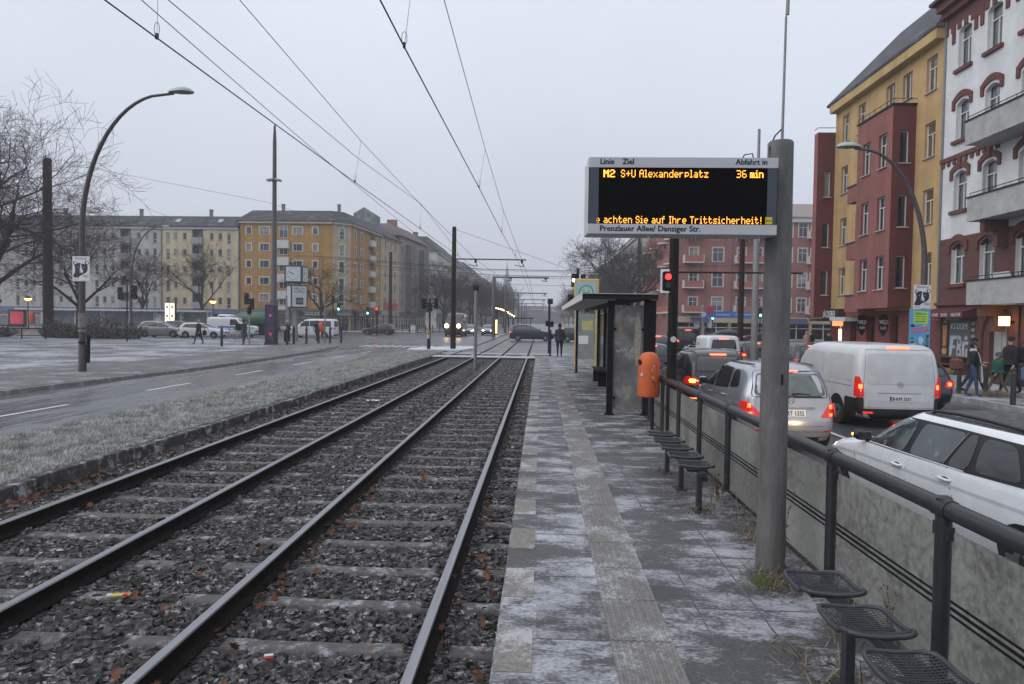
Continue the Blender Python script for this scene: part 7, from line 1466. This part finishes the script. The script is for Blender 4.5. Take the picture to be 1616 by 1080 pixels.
b.plate([(1.32 + .11 * math.cos(a), 1.02 + .11 * math.sin(a)) for a in [.5 * k for k in range(13)]], fp, .004, 0)
for pl in ([(.74, .3), (.86, .3), (.86, .45), (.75, .45)], [(.76, .75), (.86, .75), (.86, .92), (.76, .95)]): b.plate(pl, fp, .006, 1)
[text(b, 'V.S DOM!', .40, fplane(g.p(1.0 + d, 1.93, -.095 + d * .05), g.U, g.N), 2, sx=.80, off=.006) for d in (0, .015)]; b.build('graffiti', [mat('graf_silver', (.40, .42, .46), .5, var=.2, vs=4), mat('graf_black', (.03, .03, .035), .6), mat('graf_pale', (.60, .64, .60), .6)], sh_)
b = MB(); b.add([g.p(.1, 2.95, .0), g.p(3.3, 2.95, .0), g.p(3.3, 2.72, .75), g.p(.1, 2.72, .75), g.p(3.3, 2.45, .76), g.p(.1, 2.45, .76), g.p(3.3, 2.5, 0)], [(0, 1, 2, 3), (3, 2, 4, 5), (1, 6, 4, 2)]); aw = b.build('awning', mat('awning_maroon', (.09, .02, .03), .8, var=.2), bd)
b = MB()
for s_, u in (('BURGER', .15), ('DÖNER', .95), ('FALAFEL', 1.65), ('HALLOUMI', 2.45)): [text(b, s_, .22, fplane(g.p(u + d, 2.51, .765 + d * .1), g.U, g.N), sx=.66) for d in (0, .01)]
b.build('awning_lettering', mat('letter_pale2', (.55, .48, .46), .6), aw)
b = MB()
for k in range(9): b.ball(g.p(.55 + .27 * k, 2.36, .6), .022, 6)
b.parts('fairy_light', mat('bulb_white', (.6, .6, .55), .3), aw)
b = MB(); g.box(b, .36, .86, .6, 2.3, -.11, -.06); k_ = b.build('kebab_poster', mat('poster_blackish', (.05, .04, .04), .5), bd); b = MB(); fp = fplane(g.p(.36, .6, -.055), g.U, g.N); b.plate([(.14, .5), (.36, .5), (.46, 1.5), (.08, 1.5)], fp, .004, 0); b.plate([(.06 + .2 * math.cos(a) + .19, .25 + .16 * math.sin(a)) for a in [.5 * k for k in range(13)]], fp, .004, 1); b.plate([(.05, 1.66), (.45, 1.66), (.25, 1.72)], fp, .004, 2); b.build('poster_print', [mat('kebab_orange', (.42, .16, .06), .6, var=.5, vs=12), mat('kebab_tan', (.4, .25, .14), .6, var=.5, vs=14), LIGHTG], k_)
b = MB(); g.box(b, 2.56, 2.98, .6, 2.4, -.11, -.06); k_ = b.build('menu_board', mat('poster_blackish', (.05, .04, .04)), bd); b = MB(); fp = fplane(g.p(2.77, .6, -.055), g.U, g.N)
for i in range(6): b.plate([(.13 * math.cos(a), .15 + .29 * i + .08 * math.sin(a)) for a in [.5 * k for k in range(13)]], fp, .004, 0); b.plate([(.09 * math.cos(a), .16 + .29 * i + .05 * math.sin(a)) for a in [.5 * k for k in range(13)]], fp, .006, 1)
b.build('menu_pictures', [mat('menu_white', (.5, .48, .44), .6), mat('menu_brown', (.25, .12, .06), .7)], k_)
b = MB(); g.box(b, 4.0, 5.1, -.13, 2.4, -.3, -.2); g.box(b, 4.1, 4.52, .1, 2.2, -.2, -.17); g.box(b, 4.58, 5.0, .1, 2.2, -.2, -.17); dr = b.build('door', mat('door_grey', (.34, .34, .35), .6, var=.1), bd); b = MB(); b.ball(g.p(4.62, .95, -.14), .04, 6); b.build('handle', DARK, dr)
b = MB(); ar = [(4.55 + 1.05 * math.cos(a), 1.55 + 1.25 * math.sin(a)) for a in [PI * k / 14 for k in range(15)]]; b.tube([g.p(u, z, .03) for u, z in ar], .10, 6); b.build('door_arch', BRKD, bd)
b = MB(); b.quad(g.p(7, .2, -.3), g.p(9, .2, -.3), g.p(9, 2.4, -.3), g.p(7, 2.4, -.3)); b.build('shop_window', PANE, bd)
b = MB(); g.box(b, 5.48, 5.78, 2.10, 2.48, .34, .60); lb = b.build('wall_lamp', glow('lamp_cube', (1, .62, .25), 5), bd); b = MB(); g.box(b, 5.58, 5.66, 2.2, 2.3, 0, .34); b.build('lamp_bracket', DARK, lb)
L = bpy.data.lights.new('wall_lamp_light', 'POINT'); L.energy = 5; L.color = (1, .48, .14); L.shadow_soft_size = .18; o = bpy.data.objects.new('wall_lamp_light', L); C.objects.link(o); o.parent = bd; o.location = g.p(5.62, 2.0, .75)
rowhouse('far_house', 'pale block closing the far end of the avenue', (-40, 700), (1, 0), 90, 14, 15, 18, plaster('terrace_far', (.33, .33, .33)), [11, 7.5], 6.0, seed=50)
# church spire far up the street
t = thing('church', 'pale church tower with a pointed spire far up the avenue', 'church', (-21.5, 430, 0)); CHM = mat('church_grey', (.26, .27, .29), .8, var=.15)
b = MB(); b.box((0, 0, 10), (7, 7, 20)); b.box((0, 12, 7), (14, 20, 14)); b.build('tower', CHM, t); b = MB(); b.lathe([(4.4, 20), (2.6, 25), (1.2, 31), (.25, 37), (.12, 40)], n=8); b.build('spire', mat('spire_grey', (.2, .23, .25), .7), t)
# ---------------------------------------------------------------- trees
BARK = mat('bark_dark', (.036, .029, .026), .9, var=.35, vs=4, bump=.4, bs=20, spec=.15); TWIG = mat('twig_brown', (.050, .037, .035), .9, var=.3, vs=1.0, spec=.15)
def tree_mesh(seed, h, spread, lv=6, r0=.28, fork=3, twig=.012, up=.25, first=.28, kids=(3, 4)):
    rr = random.Random(seed); tr = MB(); tw = MB()
    def grow(p, d, L, r, n):
        pts = [p]; rad = [r]; k = 4 if n > 2 else 3; bend = Vector((rr.gauss(0, 1), rr.gauss(0, 1), rr.gauss(0, .6))) * .16
        for i in range(k):
            d = (d + bend * (.6 if n > 2 else 1) + Vector((rr.gauss(0, .10), rr.gauss(0, .10), rr.gauss(0, .08) + up * .12))).normalized(); pts.append(pts[-1] + d * (L / k)); rad.append(max(twig * .6, r * (1 - .42 * (i + 1) / k)))
        (tr if n > lv - 3 else tw).tube(pts, rad, 7 if n > lv - 2 else 5 if n > 2 else 3, cap=False)
        if n == 0: return
        m = rr.randint(*kids) if n > 1 else rr.randint(3, 5)
        for j in range(m):
            q = rr.uniform(.35, 1.0) if j else 1.0; i = min(int(q * k), k - 1); f = q * k - i; s = pts[i].lerp(pts[i + 1], f)
            a = rr.uniform(0, 6.28); u, v = frame_of(d); an = rr.uniform(.35, .95) * (spread if n > 2 else 1.1); nd = (d * math.cos(an) + (u * math.cos(a) + v * math.sin(a)) * math.sin(an)); nd.z += up * .3; nd.normalize()
            grow(s, nd, L * rr.uniform(.58, .82), max(twig * .6, rad[min(i + 1, k)] * rr.uniform(.5, .75)), n - 1)
    tr.tube([(0, 0, -.2), (0, 0, .3), (rr.gauss(0, .05), rr.gauss(0, .05), h * first * .6), (rr.gauss(0, .1), rr.gauss(0, .1), h * first)], [r0 * 1.25, r0, r0 * .85, r0 * .75], 9, cap=False); top = Vector(tr.v[-1]); top = Vector((top.x, top.y, h * first))
    for j in range(fork): a = 6.28 * j / fork + rr.uniform(-.4, .4); grow(top - Vector((0, 0, rr.uniform(0, h * .05))), Vector((math.cos(a) * spread * .75, math.sin(a) * spread * .75, 1)).normalized(), h * .30, r0 * .6, lv - 1)
    grow(top, Vector((0, 0, 1)), h * .30, r0 * .65, lv - 1); return tr, tw
TC = {}
def tree(seed, label, loc, rz=0, sc=1., group='bare winter trees', **kw):
    if seed not in TC:
        a, b_ = tree_mesh(seed, **kw); o = a.build('trunk', BARK, smooth=180); p = b_.build('crown', TWIG); TC[seed] = (o.data, p.data); bpy.data.objects.remove(o); bpy.data.objects.remove(p)
    t = thing('bare_tree', label, 'tree', loc, rz, group); put('trunk', TC[seed][0], t); put('crown', TC[seed][1], t); t.scale = (sc,) * 3; return t
tree(1, 'huge bare tree at the left edge whose branches reach over the sky', (-46.4, 54, .05), .3, 1., h=23, spread=1.1, lv=6, r0=.46, fork=4, twig=.020, up=.14, first=.22, kids=(3, 4))
tree(1, 'second large bare tree overlapping the first at the far left', (-55, 66, .05), 2.2, .95); tree(1, 'large bare tree cut off by the left frame edge', (-41.5, 40, .05), 4.0, .9)
tree(1, 'bare tree standing behind the brown mast at the left', (-50, 72, .05), 5.2, .62)
tree(2, 'young bare tree in front of the grey white flats', (-58, 97, .05), 0, 1., h=12, spread=.75, lv=5, r0=.20, fork=4, twig=.024, up=.35, first=.3)
tree(2, 'slim bare tree in front of the pale yellow flats, right of the light box', (-49.5, 98, .05), 1.9, 1.05)
tree(3, 'bare tree with brown leaves behind the street clock', (-30.5, 94, .05), .5, 1., h=10.5, spread=1.15, lv=5, r0=.26, fork=4, twig=.026, up=.15, first=.3)
tree(4, 'big bare tree behind the tram shelter roof', (13.2, 106, 0), .7, 1.05, h=17, spread=.95, lv=6, r0=.42, fork=4, twig=.028, up=.2, first=.25)
tree(4, 'second bare tree in front of the grey house on the right', (16.6, 122, 0), 2.7, .98)
ls = ['first', 'second', 'third', 'fourth', 'fifth', 'sixth', 'seventh', 'eighth']
tree(5, 'first avenue tree in front of the white gabled house', (-21.0, 148, .05), 0, 1., h=15, spread=.9, lv=5, r0=.28, fork=4, twig=.034, up=.3, first=.25, kids=(4, 5))
for i, y in enumerate((168, 184, 200, 222, 246, 272, 300)): tree(5, '%s avenue tree in the left row before the terraces' % ls[i + 1], (-19.8 + (i % 2) * .6, y, .05), i * 1.3, .95 + .06 * (i % 3))
for i, y in enumerate((138, 156, 176, 200, 230, 262)): tree(5, '%s avenue tree in the right row beyond the shelter' % ls[i + 1], (14.8 + (i % 2) * .7, y, .05), i * 1.1 + .5, .95 + .07 * (i % 3))
for i, y in enumerate((340, 390, 450)): tree(5, '%s of the three farthest avenue trees on the left, pale in the haze' % ls[i], (-19.5, y, .05), i * 2.1, 1.1); tree(5, '%s of the three farthest avenue trees on the right, pale in the haze' % ls[i], (15.2, y - 20, .05), i * 1.7, 1.1)
m = MB()
for i, (y, x) in enumerate(((170, -11.5), (200, -11), (236, -11.2))): tree(2, '%s small tree beside the far carriageway' % ls[i], (x, y, 0), i, 1.1)
m = MB(); EV = mat('evergreen', (.018, .030, .016), .9, var=.4, vs=2)
def leafy(mb, c, r, n, s, mi=0):
    for k in range(n):
        d = Vector((random.gauss(0, 1), random.gauss(0, 1), random.gauss(0, 1))).normalized() * random.random()**.4; p = Vector(c) + Vector((d.x * r[0], d.y * r[1], d.z * r[2])); u = Vector((random.gauss(0, 1), random.gauss(0, 1), random.gauss(0, 1))).normalized() * s * random.uniform(.6, 1.4); v = u.cross(Vector((random.gauss(0, 1), random.gauss(0, 1), random.gauss(0, 1)))).normalized() * s * .6; mb.add([p - u, p + v, p + u, p - v], [(0, 1, 2, 3)], mi)
t = thing('evergreen_tree', 'dark evergreen bush tree at the far left edge', 'tree', (-42.0, 47, .05)); b = MB(); b.lathe([(.2, 0), (.12, 5)], n=8); b.build('trunk', BARK, t); b = MB()
for k in range(9): leafy(b, (random.gauss(-.6, 1.0), random.gauss(0, .8), 2.6 + random.random() * 2.6), (1.3, 1.2, 1.0), 420, .14)
b.build('crown', EV, t)
m = MB(); leafy(m, (-5, 640, 5), (34, 6, 8), 5000, 1.1); tag(m.build('far_treeline', TWIG), 'distant line of bare trees closing the avenue in the haze', 'trees', kind='stuff')
# hedge shrubs, low park fence, benches
SH1 = mat('shrub_twigs', (.075, .062, .050), .9, var=.4, vs=3, frost=.3, fs=4, fcol=(.26, .26, .25)); SH2 = mat('shrub_green', (.055, .065, .040), .9, var=.4, vs=3, frost=.25, fs=4, fcol=(.25, .26, .24))
for i, (x, y, r, h, l) in enumerate([(-34.6, 55.5, 1.9, 1.5, 'frosted grey shrub hiding the front of the parked grey car'), (-37.2, 55.8, 1.7, 2.0, 'twiggy brown shrub beside the frosted one'), (-39.6, 56, 1.6, 1.3, 'low evergreen shrub right of the left lamp post'), (-41.4, 56.4, 1.3, 1.6, 'brown leafless shrub just right of the left lamp post'), (-46.8, 56.5, 2.2, 1.0, 'low shrub behind the park fence'), (-50.5, 57, 2.2, 1.1, 'low shrub under the big tree at the left')]):
    t = thing('shrub', l, 'shrub', (x, y, .05), 0, 'shrubs in the park bed'); b = MB()
    for k in range(170):
        a = random.uniform(0, 6.28); q = random.random()**.5; p = Vector((math.cos(a) * r * q * .6, math.sin(a) * r * q * .5, 0)); e_ = p + Vector((math.cos(a) * r * q * .6 + random.gauss(0, .15), random.gauss(0, .3), h * random.uniform(.5, 1.05) * (1 - .35 * q))); b.tube([p, p.lerp(e_, .5) + Vector((0, 0, .1)), e_], [.022, .016, .008], 3, cap=False)
    b.build('stems', SH1, t); b = MB(); leafy(b, (0, 0, h * .5), (r, r * .6, h * .5), 520, .10); b.build('foliage', SH2 if i in (2, 4, 0) else SH1, t)
def park_fence(label, x0, y0, x1, n, h=.95):
    t = thing('park_fence', label, 'fence', (x0, y0, .05), 0, 'low park fences'); k = (x1 - x0) / n
    b = MB(); b.tube([(0, 0, h), (x1 - x0, 0, h)], .04, 5); b.tube([(0, 0, h * .35), (x1 - x0, 0, h * .35)], .03, 5); b.build('rail', BLACK, t)
    for i in range(n + 1): b = MB(); b.tube([(i * k, 0, 0), (i * k, 0, h)], .05, 5); b.build('post', BLACK, t)
park_fence('low dark park fence with wide gaps near the left lamp', -45.0, 52.5, -39.2, 3, .85); park_fence('longer low dark fence left of the brown mast', -56, 56.5, -45.5, 5, 1.0); park_fence('short dark barrier at the far left edge', -62, 57, -58.5, 1, 1.15)
park_fence('dark guard rail along the far pavement corner', -21.5, 100.2, -17.0, 4, 1.1)
t = thing('grass_tuft', 'tuft of dry pale grass around the bollard on the right pavement', 'grass tuft', (14.2, 22.0, -.12)); b = MB()
for k in range(700): a = random.uniform(0, 6.28); r = random.random()**.7 * .75; p = Vector((math.cos(a) * r, math.sin(a) * r, 0)); b.add([p, p + Vector((.015, 0, 0)), p + Vector((math.cos(a) * .2 + random.gauss(0, .1), math.sin(a) * .2 + random.gauss(0, .1), random.uniform(.08, .32) * (1.1 - r)))], [(0, 1, 2)])
b.build('blades', mat('dry_grass', (.27, .225, .16), .9, var=.3, vs=6), t)
WOOD = mat('wood_brown', (.085, .045, .030), .8, var=.3, vs=6); BASK = mat('basket_tan', (.20, .14, .09), .85, var=.4, vs=16)
t = thing('wooden_counter', 'brown wooden bench table under the shutter with the graffiti', 'table', (18.9, 32.6, -.13)); b = MB(); b.box((0, 0, .78), (.55, 2.9, .06)); b.box((-.25, 0, .45), (.35, 2.8, .05)); b.build('top', WOOD, t)
for y in (-1.3, 0, 1.3): b = MB(); b.box((0, y, .38), (.5, .07, .76)); b.build('leg', WOOD, t)
for i, y in enumerate((-1.05, -.35, .35, 1.0)):
    b = MB(); b.lathe([(.12, 0), (.2, .08), (.22, .28), (.2, .30), (.17, .12), (.02, .08)], n=12); tag(b.build('basket', BASK, loc=(18.55, 32.6 + y, -.13)), ['round basket nearest the door under the wooden counter', 'second round basket under the wooden counter', 'third round basket under the wooden counter', 'round basket farthest from the door under the wooden counter'][i], 'basket', 'baskets under the counter')
t = thing('planter', 'planter of dry plants beside the door at the right edge', 'planter', (17.6, 26.2, -.13)); b = MB(); b.box((0, 0, .4), (.6, 1.2, .8), bev=.03); b.build('box', mat('planter_dark', (.05, .045, .045), .8), t); b = MB(); leafy(b, (0, 0, 1.0), (.4, .6, .3), 500, .06); b.build('plants', mat('dry_plant', (.14, .12, .08), .9, var=.4), t)
# ---------------------------------------------------------------- people
SKIN = mat('skin', (.42, .26, .19), .6, var=.08); HAIRM = mat('hair_dark', (.025, .018, .015), .7, var=.3)
CL = lambda n, c: mat('cloth_' + n, c, .9, var=.22, vs=9, rnd=.001, bump=.2, bs=40)
BK, NV, JE, OL, BE, GR, KH = CL('black', (.012, .012, .014)), CL('navy', (.018, .022, .035)), CL('jeans', (.040, .062, .125)), CL('olive', (.055, .05, .04)), CL('beige', (.34, .26, .17)), CL('green', (.012, .075, .055)), CL('khaki', (.13, .09, .06))
def person(label, loc, rz, h=1.75, top=BK, legs=BK, shoe=BK, stride=.25, arms=(.1, .1), elbow=(.25, .25), coat=0., hat=None, hair=HAIRM, hood=False, lean=0., scarf=None, group=None, fat=1., armf=(0, 0)):
    s = h / 1.75; v = []; ed = []; rad = []; zone = []
    def add(p, r, par=None, z=None):
        v.append(Vector(p) * s); rad.append(r * s); i = len(v) - 1
        if par is not None: ed.append((par, i)); zone.append(z)
        return i
    ln = lambda z: lean * max(0, z - .95)
    pel = add((0, 0, .95), .135 * fat); sp = add((0, ln(1.15), 1.15), .130 * fat, pel, 't'); ch = add((0, ln(1.36), 1.36), .145 * fat, sp, 't'); nk = add((0, ln(1.49) + .01, 1.49), .058, ch, 't'); hd = add((0, ln(1.58) + .02, 1.57), .075, nk, 's'); h2 = add((0, ln(1.66) + .02, 1.66), .092, hd, 's'); h3 = add((0, ln(1.72) + .01, 1.725), .062, h2, 'h')
    for i, sg in enumerate((-1, 1)):
        st = stride * sg
        hp = add((sg * .10, 0, .90), .105 * fat, pel, 'l'); kn = add((sg * .11, st * .45 + .03, .50), .068, hp, 'l'); an = add((sg * .11, st - (.06 if st < 0 else 0), .10), .045, kn, 'l'); ft = add((sg * .12, st + .06, .045), .042, an, 'f'); add((sg * .13, st + .15, .035), .034, ft, 'f')
        shd = add((sg * .185, ln(1.42), 1.42), .065, ch, 't'); a_ = arms[i]; af = armf[i]; el = add((sg * (.205 + .28 * math.sin(a_)), ln(1.42) - st * .35 + af * .18, 1.42 - .29 * math.cos(a_)), .050, shd, 't')
        e_ = v[el] / s; fb = elbow[i]; wr = add((e_.x - sg * .02 * (1 + fb), e_.y + .25 * math.sin(fb), e_.z - .25 * math.cos(fb)), .034, el, 't'); w_ = v[wr] / s; d = Vector((0, math.sin(fb + .15), -math.cos(fb + .15))); pm = add(w_ + d * .07, .030, wr, 's')
        for k in range(4):
            kn_ = add(w_ + d * .11 + Vector((0, (k - 1.5) * .018, 0)), .0095, pm, 's'); add(w_ + d * (.165 - .008 * abs(k - 1.3)) + Vector((-sg * .02, (k - 1.5) * .019, 0)), .0085, kn_, 's')
        th = add(w_ + d * .07 + Vector((-sg * .01, .035, 0)), .0105, pm, 's'); add(w_ + d * .11 + Vector((-sg * .015, .05, 0)), .009, th, 's')
    me = bpy.data.meshes.new('person'); me.from_pydata(v, ed, []); o = bpy.data.objects.new('person', me); C.objects.link(o)
    mo = o.modifiers.new('s', 'SKIN'); mo.use_smooth_shade = True; sv = me.skin_vertices[0].data
    for i, r in enumerate(rad): sv[i].radius = (r, r * (.78 if i in (1, 2, 0) else 1))
    sv[0].use_root = True; su = o.modifiers.new('u', 'SUBSURF'); su.levels = 1; su.render_levels = 1
    bpy.context.view_layer.update(); m2 = bpy.data.meshes.new_from_object(o.evaluated_get(bpy.context.evaluated_depsgraph_get())); bpy.data.objects.remove(o)
    m2.materials.clear()
    for q in (top, legs, shoe, SKIN, hair): m2.materials.append(q)
    zi = {'t': 0, 'l': 1, 'f': 2, 's': 3, 'h': 4}
    for f in m2.polygons:
        c = f.center; best = 1e9; k = 0
        for (a, b_), z in zip(ed, zone):
            p, q = v[a], v[b_]; d = q - p; t_ = max(0, min(1, (c - p).dot(d) / max(d.length_squared, 1e-9))); L = (c - p - d * t_).length - (rad[a] + (rad[b_] - rad[a]) * t_)
            if L < best: best = L; k = zi[z]
        if k == 3 and c.z > 1.55 * s and (c.y < (ln(1.62) - .005) * s or c.z > 1.70 * s): k = 4
        f.material_index = k
    t = put('person', m2, None, loc, rz); tag(t, label, 'person', group)
    b = MB(); y0 = ln(1.64) + .02
    b.ball(Vector((0, y0 + .092, 1.635)) * s, .014 * s, 6); b.build('nose', SKIN, t)
    b = MB()
    for sg in (-1, 1): b.ball(Vector((sg * .032, y0 + .082, 1.665)) * s, .011 * s, 6)
    b.parts('eye', BLACK, t); b = MB()
    for sg in (-1, 1): b.ball(Vector((sg * .092, y0, 1.64)) * s, (.012 * s, .02 * s, .03 * s), 6)
    b.parts('ear', SKIN, t)
    b = MB()
    if hat: b.lathe([(.100 * s, 0), (.103 * s, .03 * s), (.098 * s, .08 * s), (.07 * s, .125 * s), (.01, .145 * s)], Vector((0, y0 - .012, 1.655)) * s, 12); b.build('hat', hat, t, 60)
    else: b.ball(Vector((0, y0 - .025, 1.675)) * s, (.097 * s, .098 * s, .095 * s), 12); b.build('hair', hair, t, 180)
    if coat:
        b = MB(); lv = []
        zb = .95 - coat
        for z, rx, ry in ((1.46, .09, .085), (1.42, .19, .12), (1.30, .205, .14), (1.10, .175, .135), (.95, .195, .15), ((.95 + zb) / 2, .205, .16 + stride * .2), (zb, .215, .165 + stride * .35)): lv.append((z, rx * fat, ry * fat))
        n = 16
        for z, rx, ry in lv: b.v += [(rx * s * math.cos(2 * PI * k / n), (ry * math.sin(2 * PI * k / n) + ln(z)) * s, z * s) for k in range(n)]
        for i in range(len(lv) - 1):
            for k in range(n): b.f.append((i * n + k, i * n + (k + 1) % n, i * n + n + (k + 1) % n, i * n + n + k)); b.m.append(0)
        b.build('coat', top, t, 180)
    if scarf:
        b = MB(); b.lathe([(.075, 0), (.105, .02), (.105, .07), (.07, .10)], Vector((0, y0 - .02, 1.44)) * s, 12)
        for x, L in ((.05, .95), (-.02, .80)):
            k0 = len(b.v); st_ = [Vector((x * .6, .13 + ln(1.3), 1.44)), Vector((x, .185 + ln(1.2), 1.2)), Vector((x * 1.6, .22, .95)), Vector((x * 2.2, .24, 1.42 - L))]
            for i, p in enumerate(st_): w_ = .07 + .045 * i; b.v += [tuple((p + Vector((-w_, 0, 0))) * s), tuple((p + Vector((w_, 0, 0))) * s), tuple((p + Vector((w_, -.02, 0))) * s), tuple((p + Vector((-w_, -.02, 0))) * s)]
            for i in range(3):
                for j in range(4): b.f.append((k0 + i * 4 + j, k0 + i * 4 + (j + 1) % 4, k0 + i * 4 + 4 + (j + 1) % 4, k0 + i * 4 + 4 + j)); b.m.append(0)
        b.build('scarf', scarf, t)
    return t
def bag(name, label, loc, dims, m, cat='bag', strap=True):
    t = thing(name, label, cat, loc); b = MB(); b.box((0, 0, 0), dims, bev=.05); b.box((0, -dims[1] / 2 - .02, -dims[2] * .15), (dims[0] * .7, .05, dims[2] * .4), bev=.02); b.build('body', m, t, 40)
    if strap: b = MB(); b.tube([(-dims[0] * .3, 0, dims[2] / 2), (-dims[0] * .2, 0, dims[2] / 2 + .12), (dims[0] * .2, 0, dims[2] / 2 + .12), (dims[0] * .3, 0, dims[2] / 2)], .012, 5); b.build('strap', m, t)
person('man in dark jacket and cap standing at the platform end, seen from behind', (1.05, 37.0, PZ), .1, 1.76, NV, NV, BK, .08, (.14, .14), (.12, .12), hat=BK, fat=1.32, coat=.08)
person('woman in a long black coat walking across the left pavement', (-24.2, 47.4, .08), 2.9, 1.72, BK, BK, BK, .30, coat=.42, hair=mat('hair_grey', (.30, .28, .26), .8))
bag('handbag', 'black handbag carried by the walking woman in the long coat', (-23.72, 47.3, .88), (.16, .40, .36), BK)
person('man in olive jacket with a backpack standing on the left pavement', (-21.0, 47.5, .08), 1.0, 1.78, OL, CL('greytrousers', (.08, .08, .085)), BK, .12, hat=None)
bag('backpack', 'black backpack worn by the man in the olive jacket', (-21.28, 47.28, 1.32), (.36, .26, .5), BK, 'backpack')
person('woman in black with a pale hat standing beside the purple column', (-18.75, 49.8, .08), -2.2, 1.72, BK, BK, BK, .05, (.3, .3), (1.2, 1.2), coat=.75, hat=CL('pinkhat', (.55, .42, .45)), fat=1.1)
bag('shoulder_bag', 'white bag held by the woman with the pale hat', (-18.85, 49.5, 1.25), (.55, .16, .30), CL('white', (.55, .55, .57)))
person('person in black standing between the clock post and the orange bin', (-19.2, 58.0, .08), .8, 1.75, BK, BK, BK, .3, coat=.25, lean=.12)
for x, y, l, tp, lg, hh, pose in [(-29.7, 84, 'tall person in dark clothes waiting by the tree at the ochre house', NV, NV, BK, .1), (-27.9, 90, 'person with dark red cap, left of the group of three by the awning', NV, JE, CL('redcap', (.18, .02, .02)), .1), (-26.8, 90, 'middle person of the group of three by the awning', BK, BK, None, .08), (-25.9, 90, 'right person of the group of three by the awning, in jeans', NV, JE, None, .12), (-24.6, 97, 'person in dark jacket near the red traffic light', NV, BK, None, .2), (-23.2, 98.2, 'person in a tan coat right of the one in the dark jacket', KH, KH, None, .15), (-15.5, 128, 'far dark pedestrian on the left pavement', BK, BK, None, .2), (-16.5, 120, 'far pedestrian with a grey coat on the left pavement', CL('grey', (.15, .15, .16)), BK, None, .2)]:
    person(l, (x, y, .08), random.uniform(-3, 3), 1.74, tp, lg, BK, pose, hat=hh, coat=.2, group='people on the far pavement')
t = thing('sandwich_board', 'white sandwich board standing at the corner of the ochre house', 'sign', (-19.0, 101, .08)); b = MB(); b.box((0, -.2, .6), (.8, .06, 1.2), M=Matrix.Rotation(-.2, 3, 'X')); b.box((0, .2, .6), (.8, .06, 1.2), M=Matrix.Rotation(.2, 3, 'X')); b.build('board', LIGHTG, t)
person('woman in black jacket and blue jeans with a long pale scarf, phone in hand', (13.35, 21.6, -.12), -2.0, 1.68, BK, JE, JE, .12, (.15, .15), (1.4, 1.2), hair=CL('darkhair', (.03, .02, .018)), scarf=CL('scarf', (.46, .44, .42)))
bag('shoulder_bag', 'brown leather bag hanging at the side of the woman with the scarf', (13.0, 21.85, .85), (.22, .45, .36), CL('leather', (.12, .055, .035)))
person('man in dark coat and cap walking behind the woman with the scarf', (14.35, 23.2, -.12), -1.8, 1.76, BK, CL('darkgrey', (.03, .03, .033)), BK, .28, hat=BK, coat=.06, fat=1.25)
person('child in green jacket and khaki trousers walking beside an adult', (14.75, 22.6, -.12), 1.5, 1.32, GR, KH, KH, .32, hat=CL('bluehat', (.06, .08, .2)), fat=1.45, coat=.02)
person('tall adult in black with a backpack at the right edge', (15.35, 22.9, -.12), 1.9, 1.82, BK, BK, BK, .25, hat=BK, fat=1.25, coat=.04)
bag('backpack', 'black backpack worn by the tall adult at the right edge', (15.68, 22.85, 1.15), (.30, .32, .52), BK, 'backpack')
bag('sports_bag', 'blue white bag carried by the tall adult at the right edge', (15.5, 22.3, .55), (.25, .40, .45), CL('bluebag', (.10, .16, .28)))
person('person in black with an orange bag half hidden by the panel van', (16.3, 30.5, -.12), 1.8, 1.72, BK, BK, BK, .2, coat=.3, lean=.1); bag('shopping_bag', 'orange bag held by the person half hidden by the panel van', (15.6, 30.2, .55), (.6, .3, .55), CL('orange', (.6, .2, .05)))
person('person in beige coat near the bakery corner', (18.6, 48.5, -.1), .3, 1.7, BE, BE, BK, .1, coat=.3, hair=mat('hair_grey', (.30, .28, .26))); person('person in dark clothes beside the beige coat', (19.1, 48.9, -.1), .6, 1.72, BK, BK, BK, .1); person('person in dark clothes in front of the bakery entrance', (18.9, 45.6, -.1), 2.4, 1.72, BK, BK, BK, .15, coat=.2)
for x, y, l in [(21.0, 88, 'person crossing before the red block, left of the grey mast'), (22.0, 88.5, 'person crossing before the red block, second from the left'), (24.2, 90, 'person standing under the blue awning of the red block')]: person(l, (x, y, .05), random.uniform(-3, 3), 1.72, NV, BK, BK, .2, coat=.2, group='people at the red block')
# ---------------------------------------------------------------- haze
hm = bpy.data.materials.new('haze'); hm.use_nodes = True; n = hm.node_tree.nodes; n.remove(n['Principled BSDF']); pv = n.new('ShaderNodeVolumePrincipled'); pv.inputs['Density'].default_value = HAZE; pv.inputs['Color'].default_value = (.93, .94, .97, 1); pv.inputs['Anisotropy'].default_value = .2
hm.node_tree.links.new(pv.outputs[0], n['Material Output'].inputs['Volume'])
b = MB(); b.box((0, 1180, 22), (3200, 2700, 48)); o = b.build('haze', hm); tag(o, 'thin pale winter haze over the whole street', 'haze', kind='stuff')
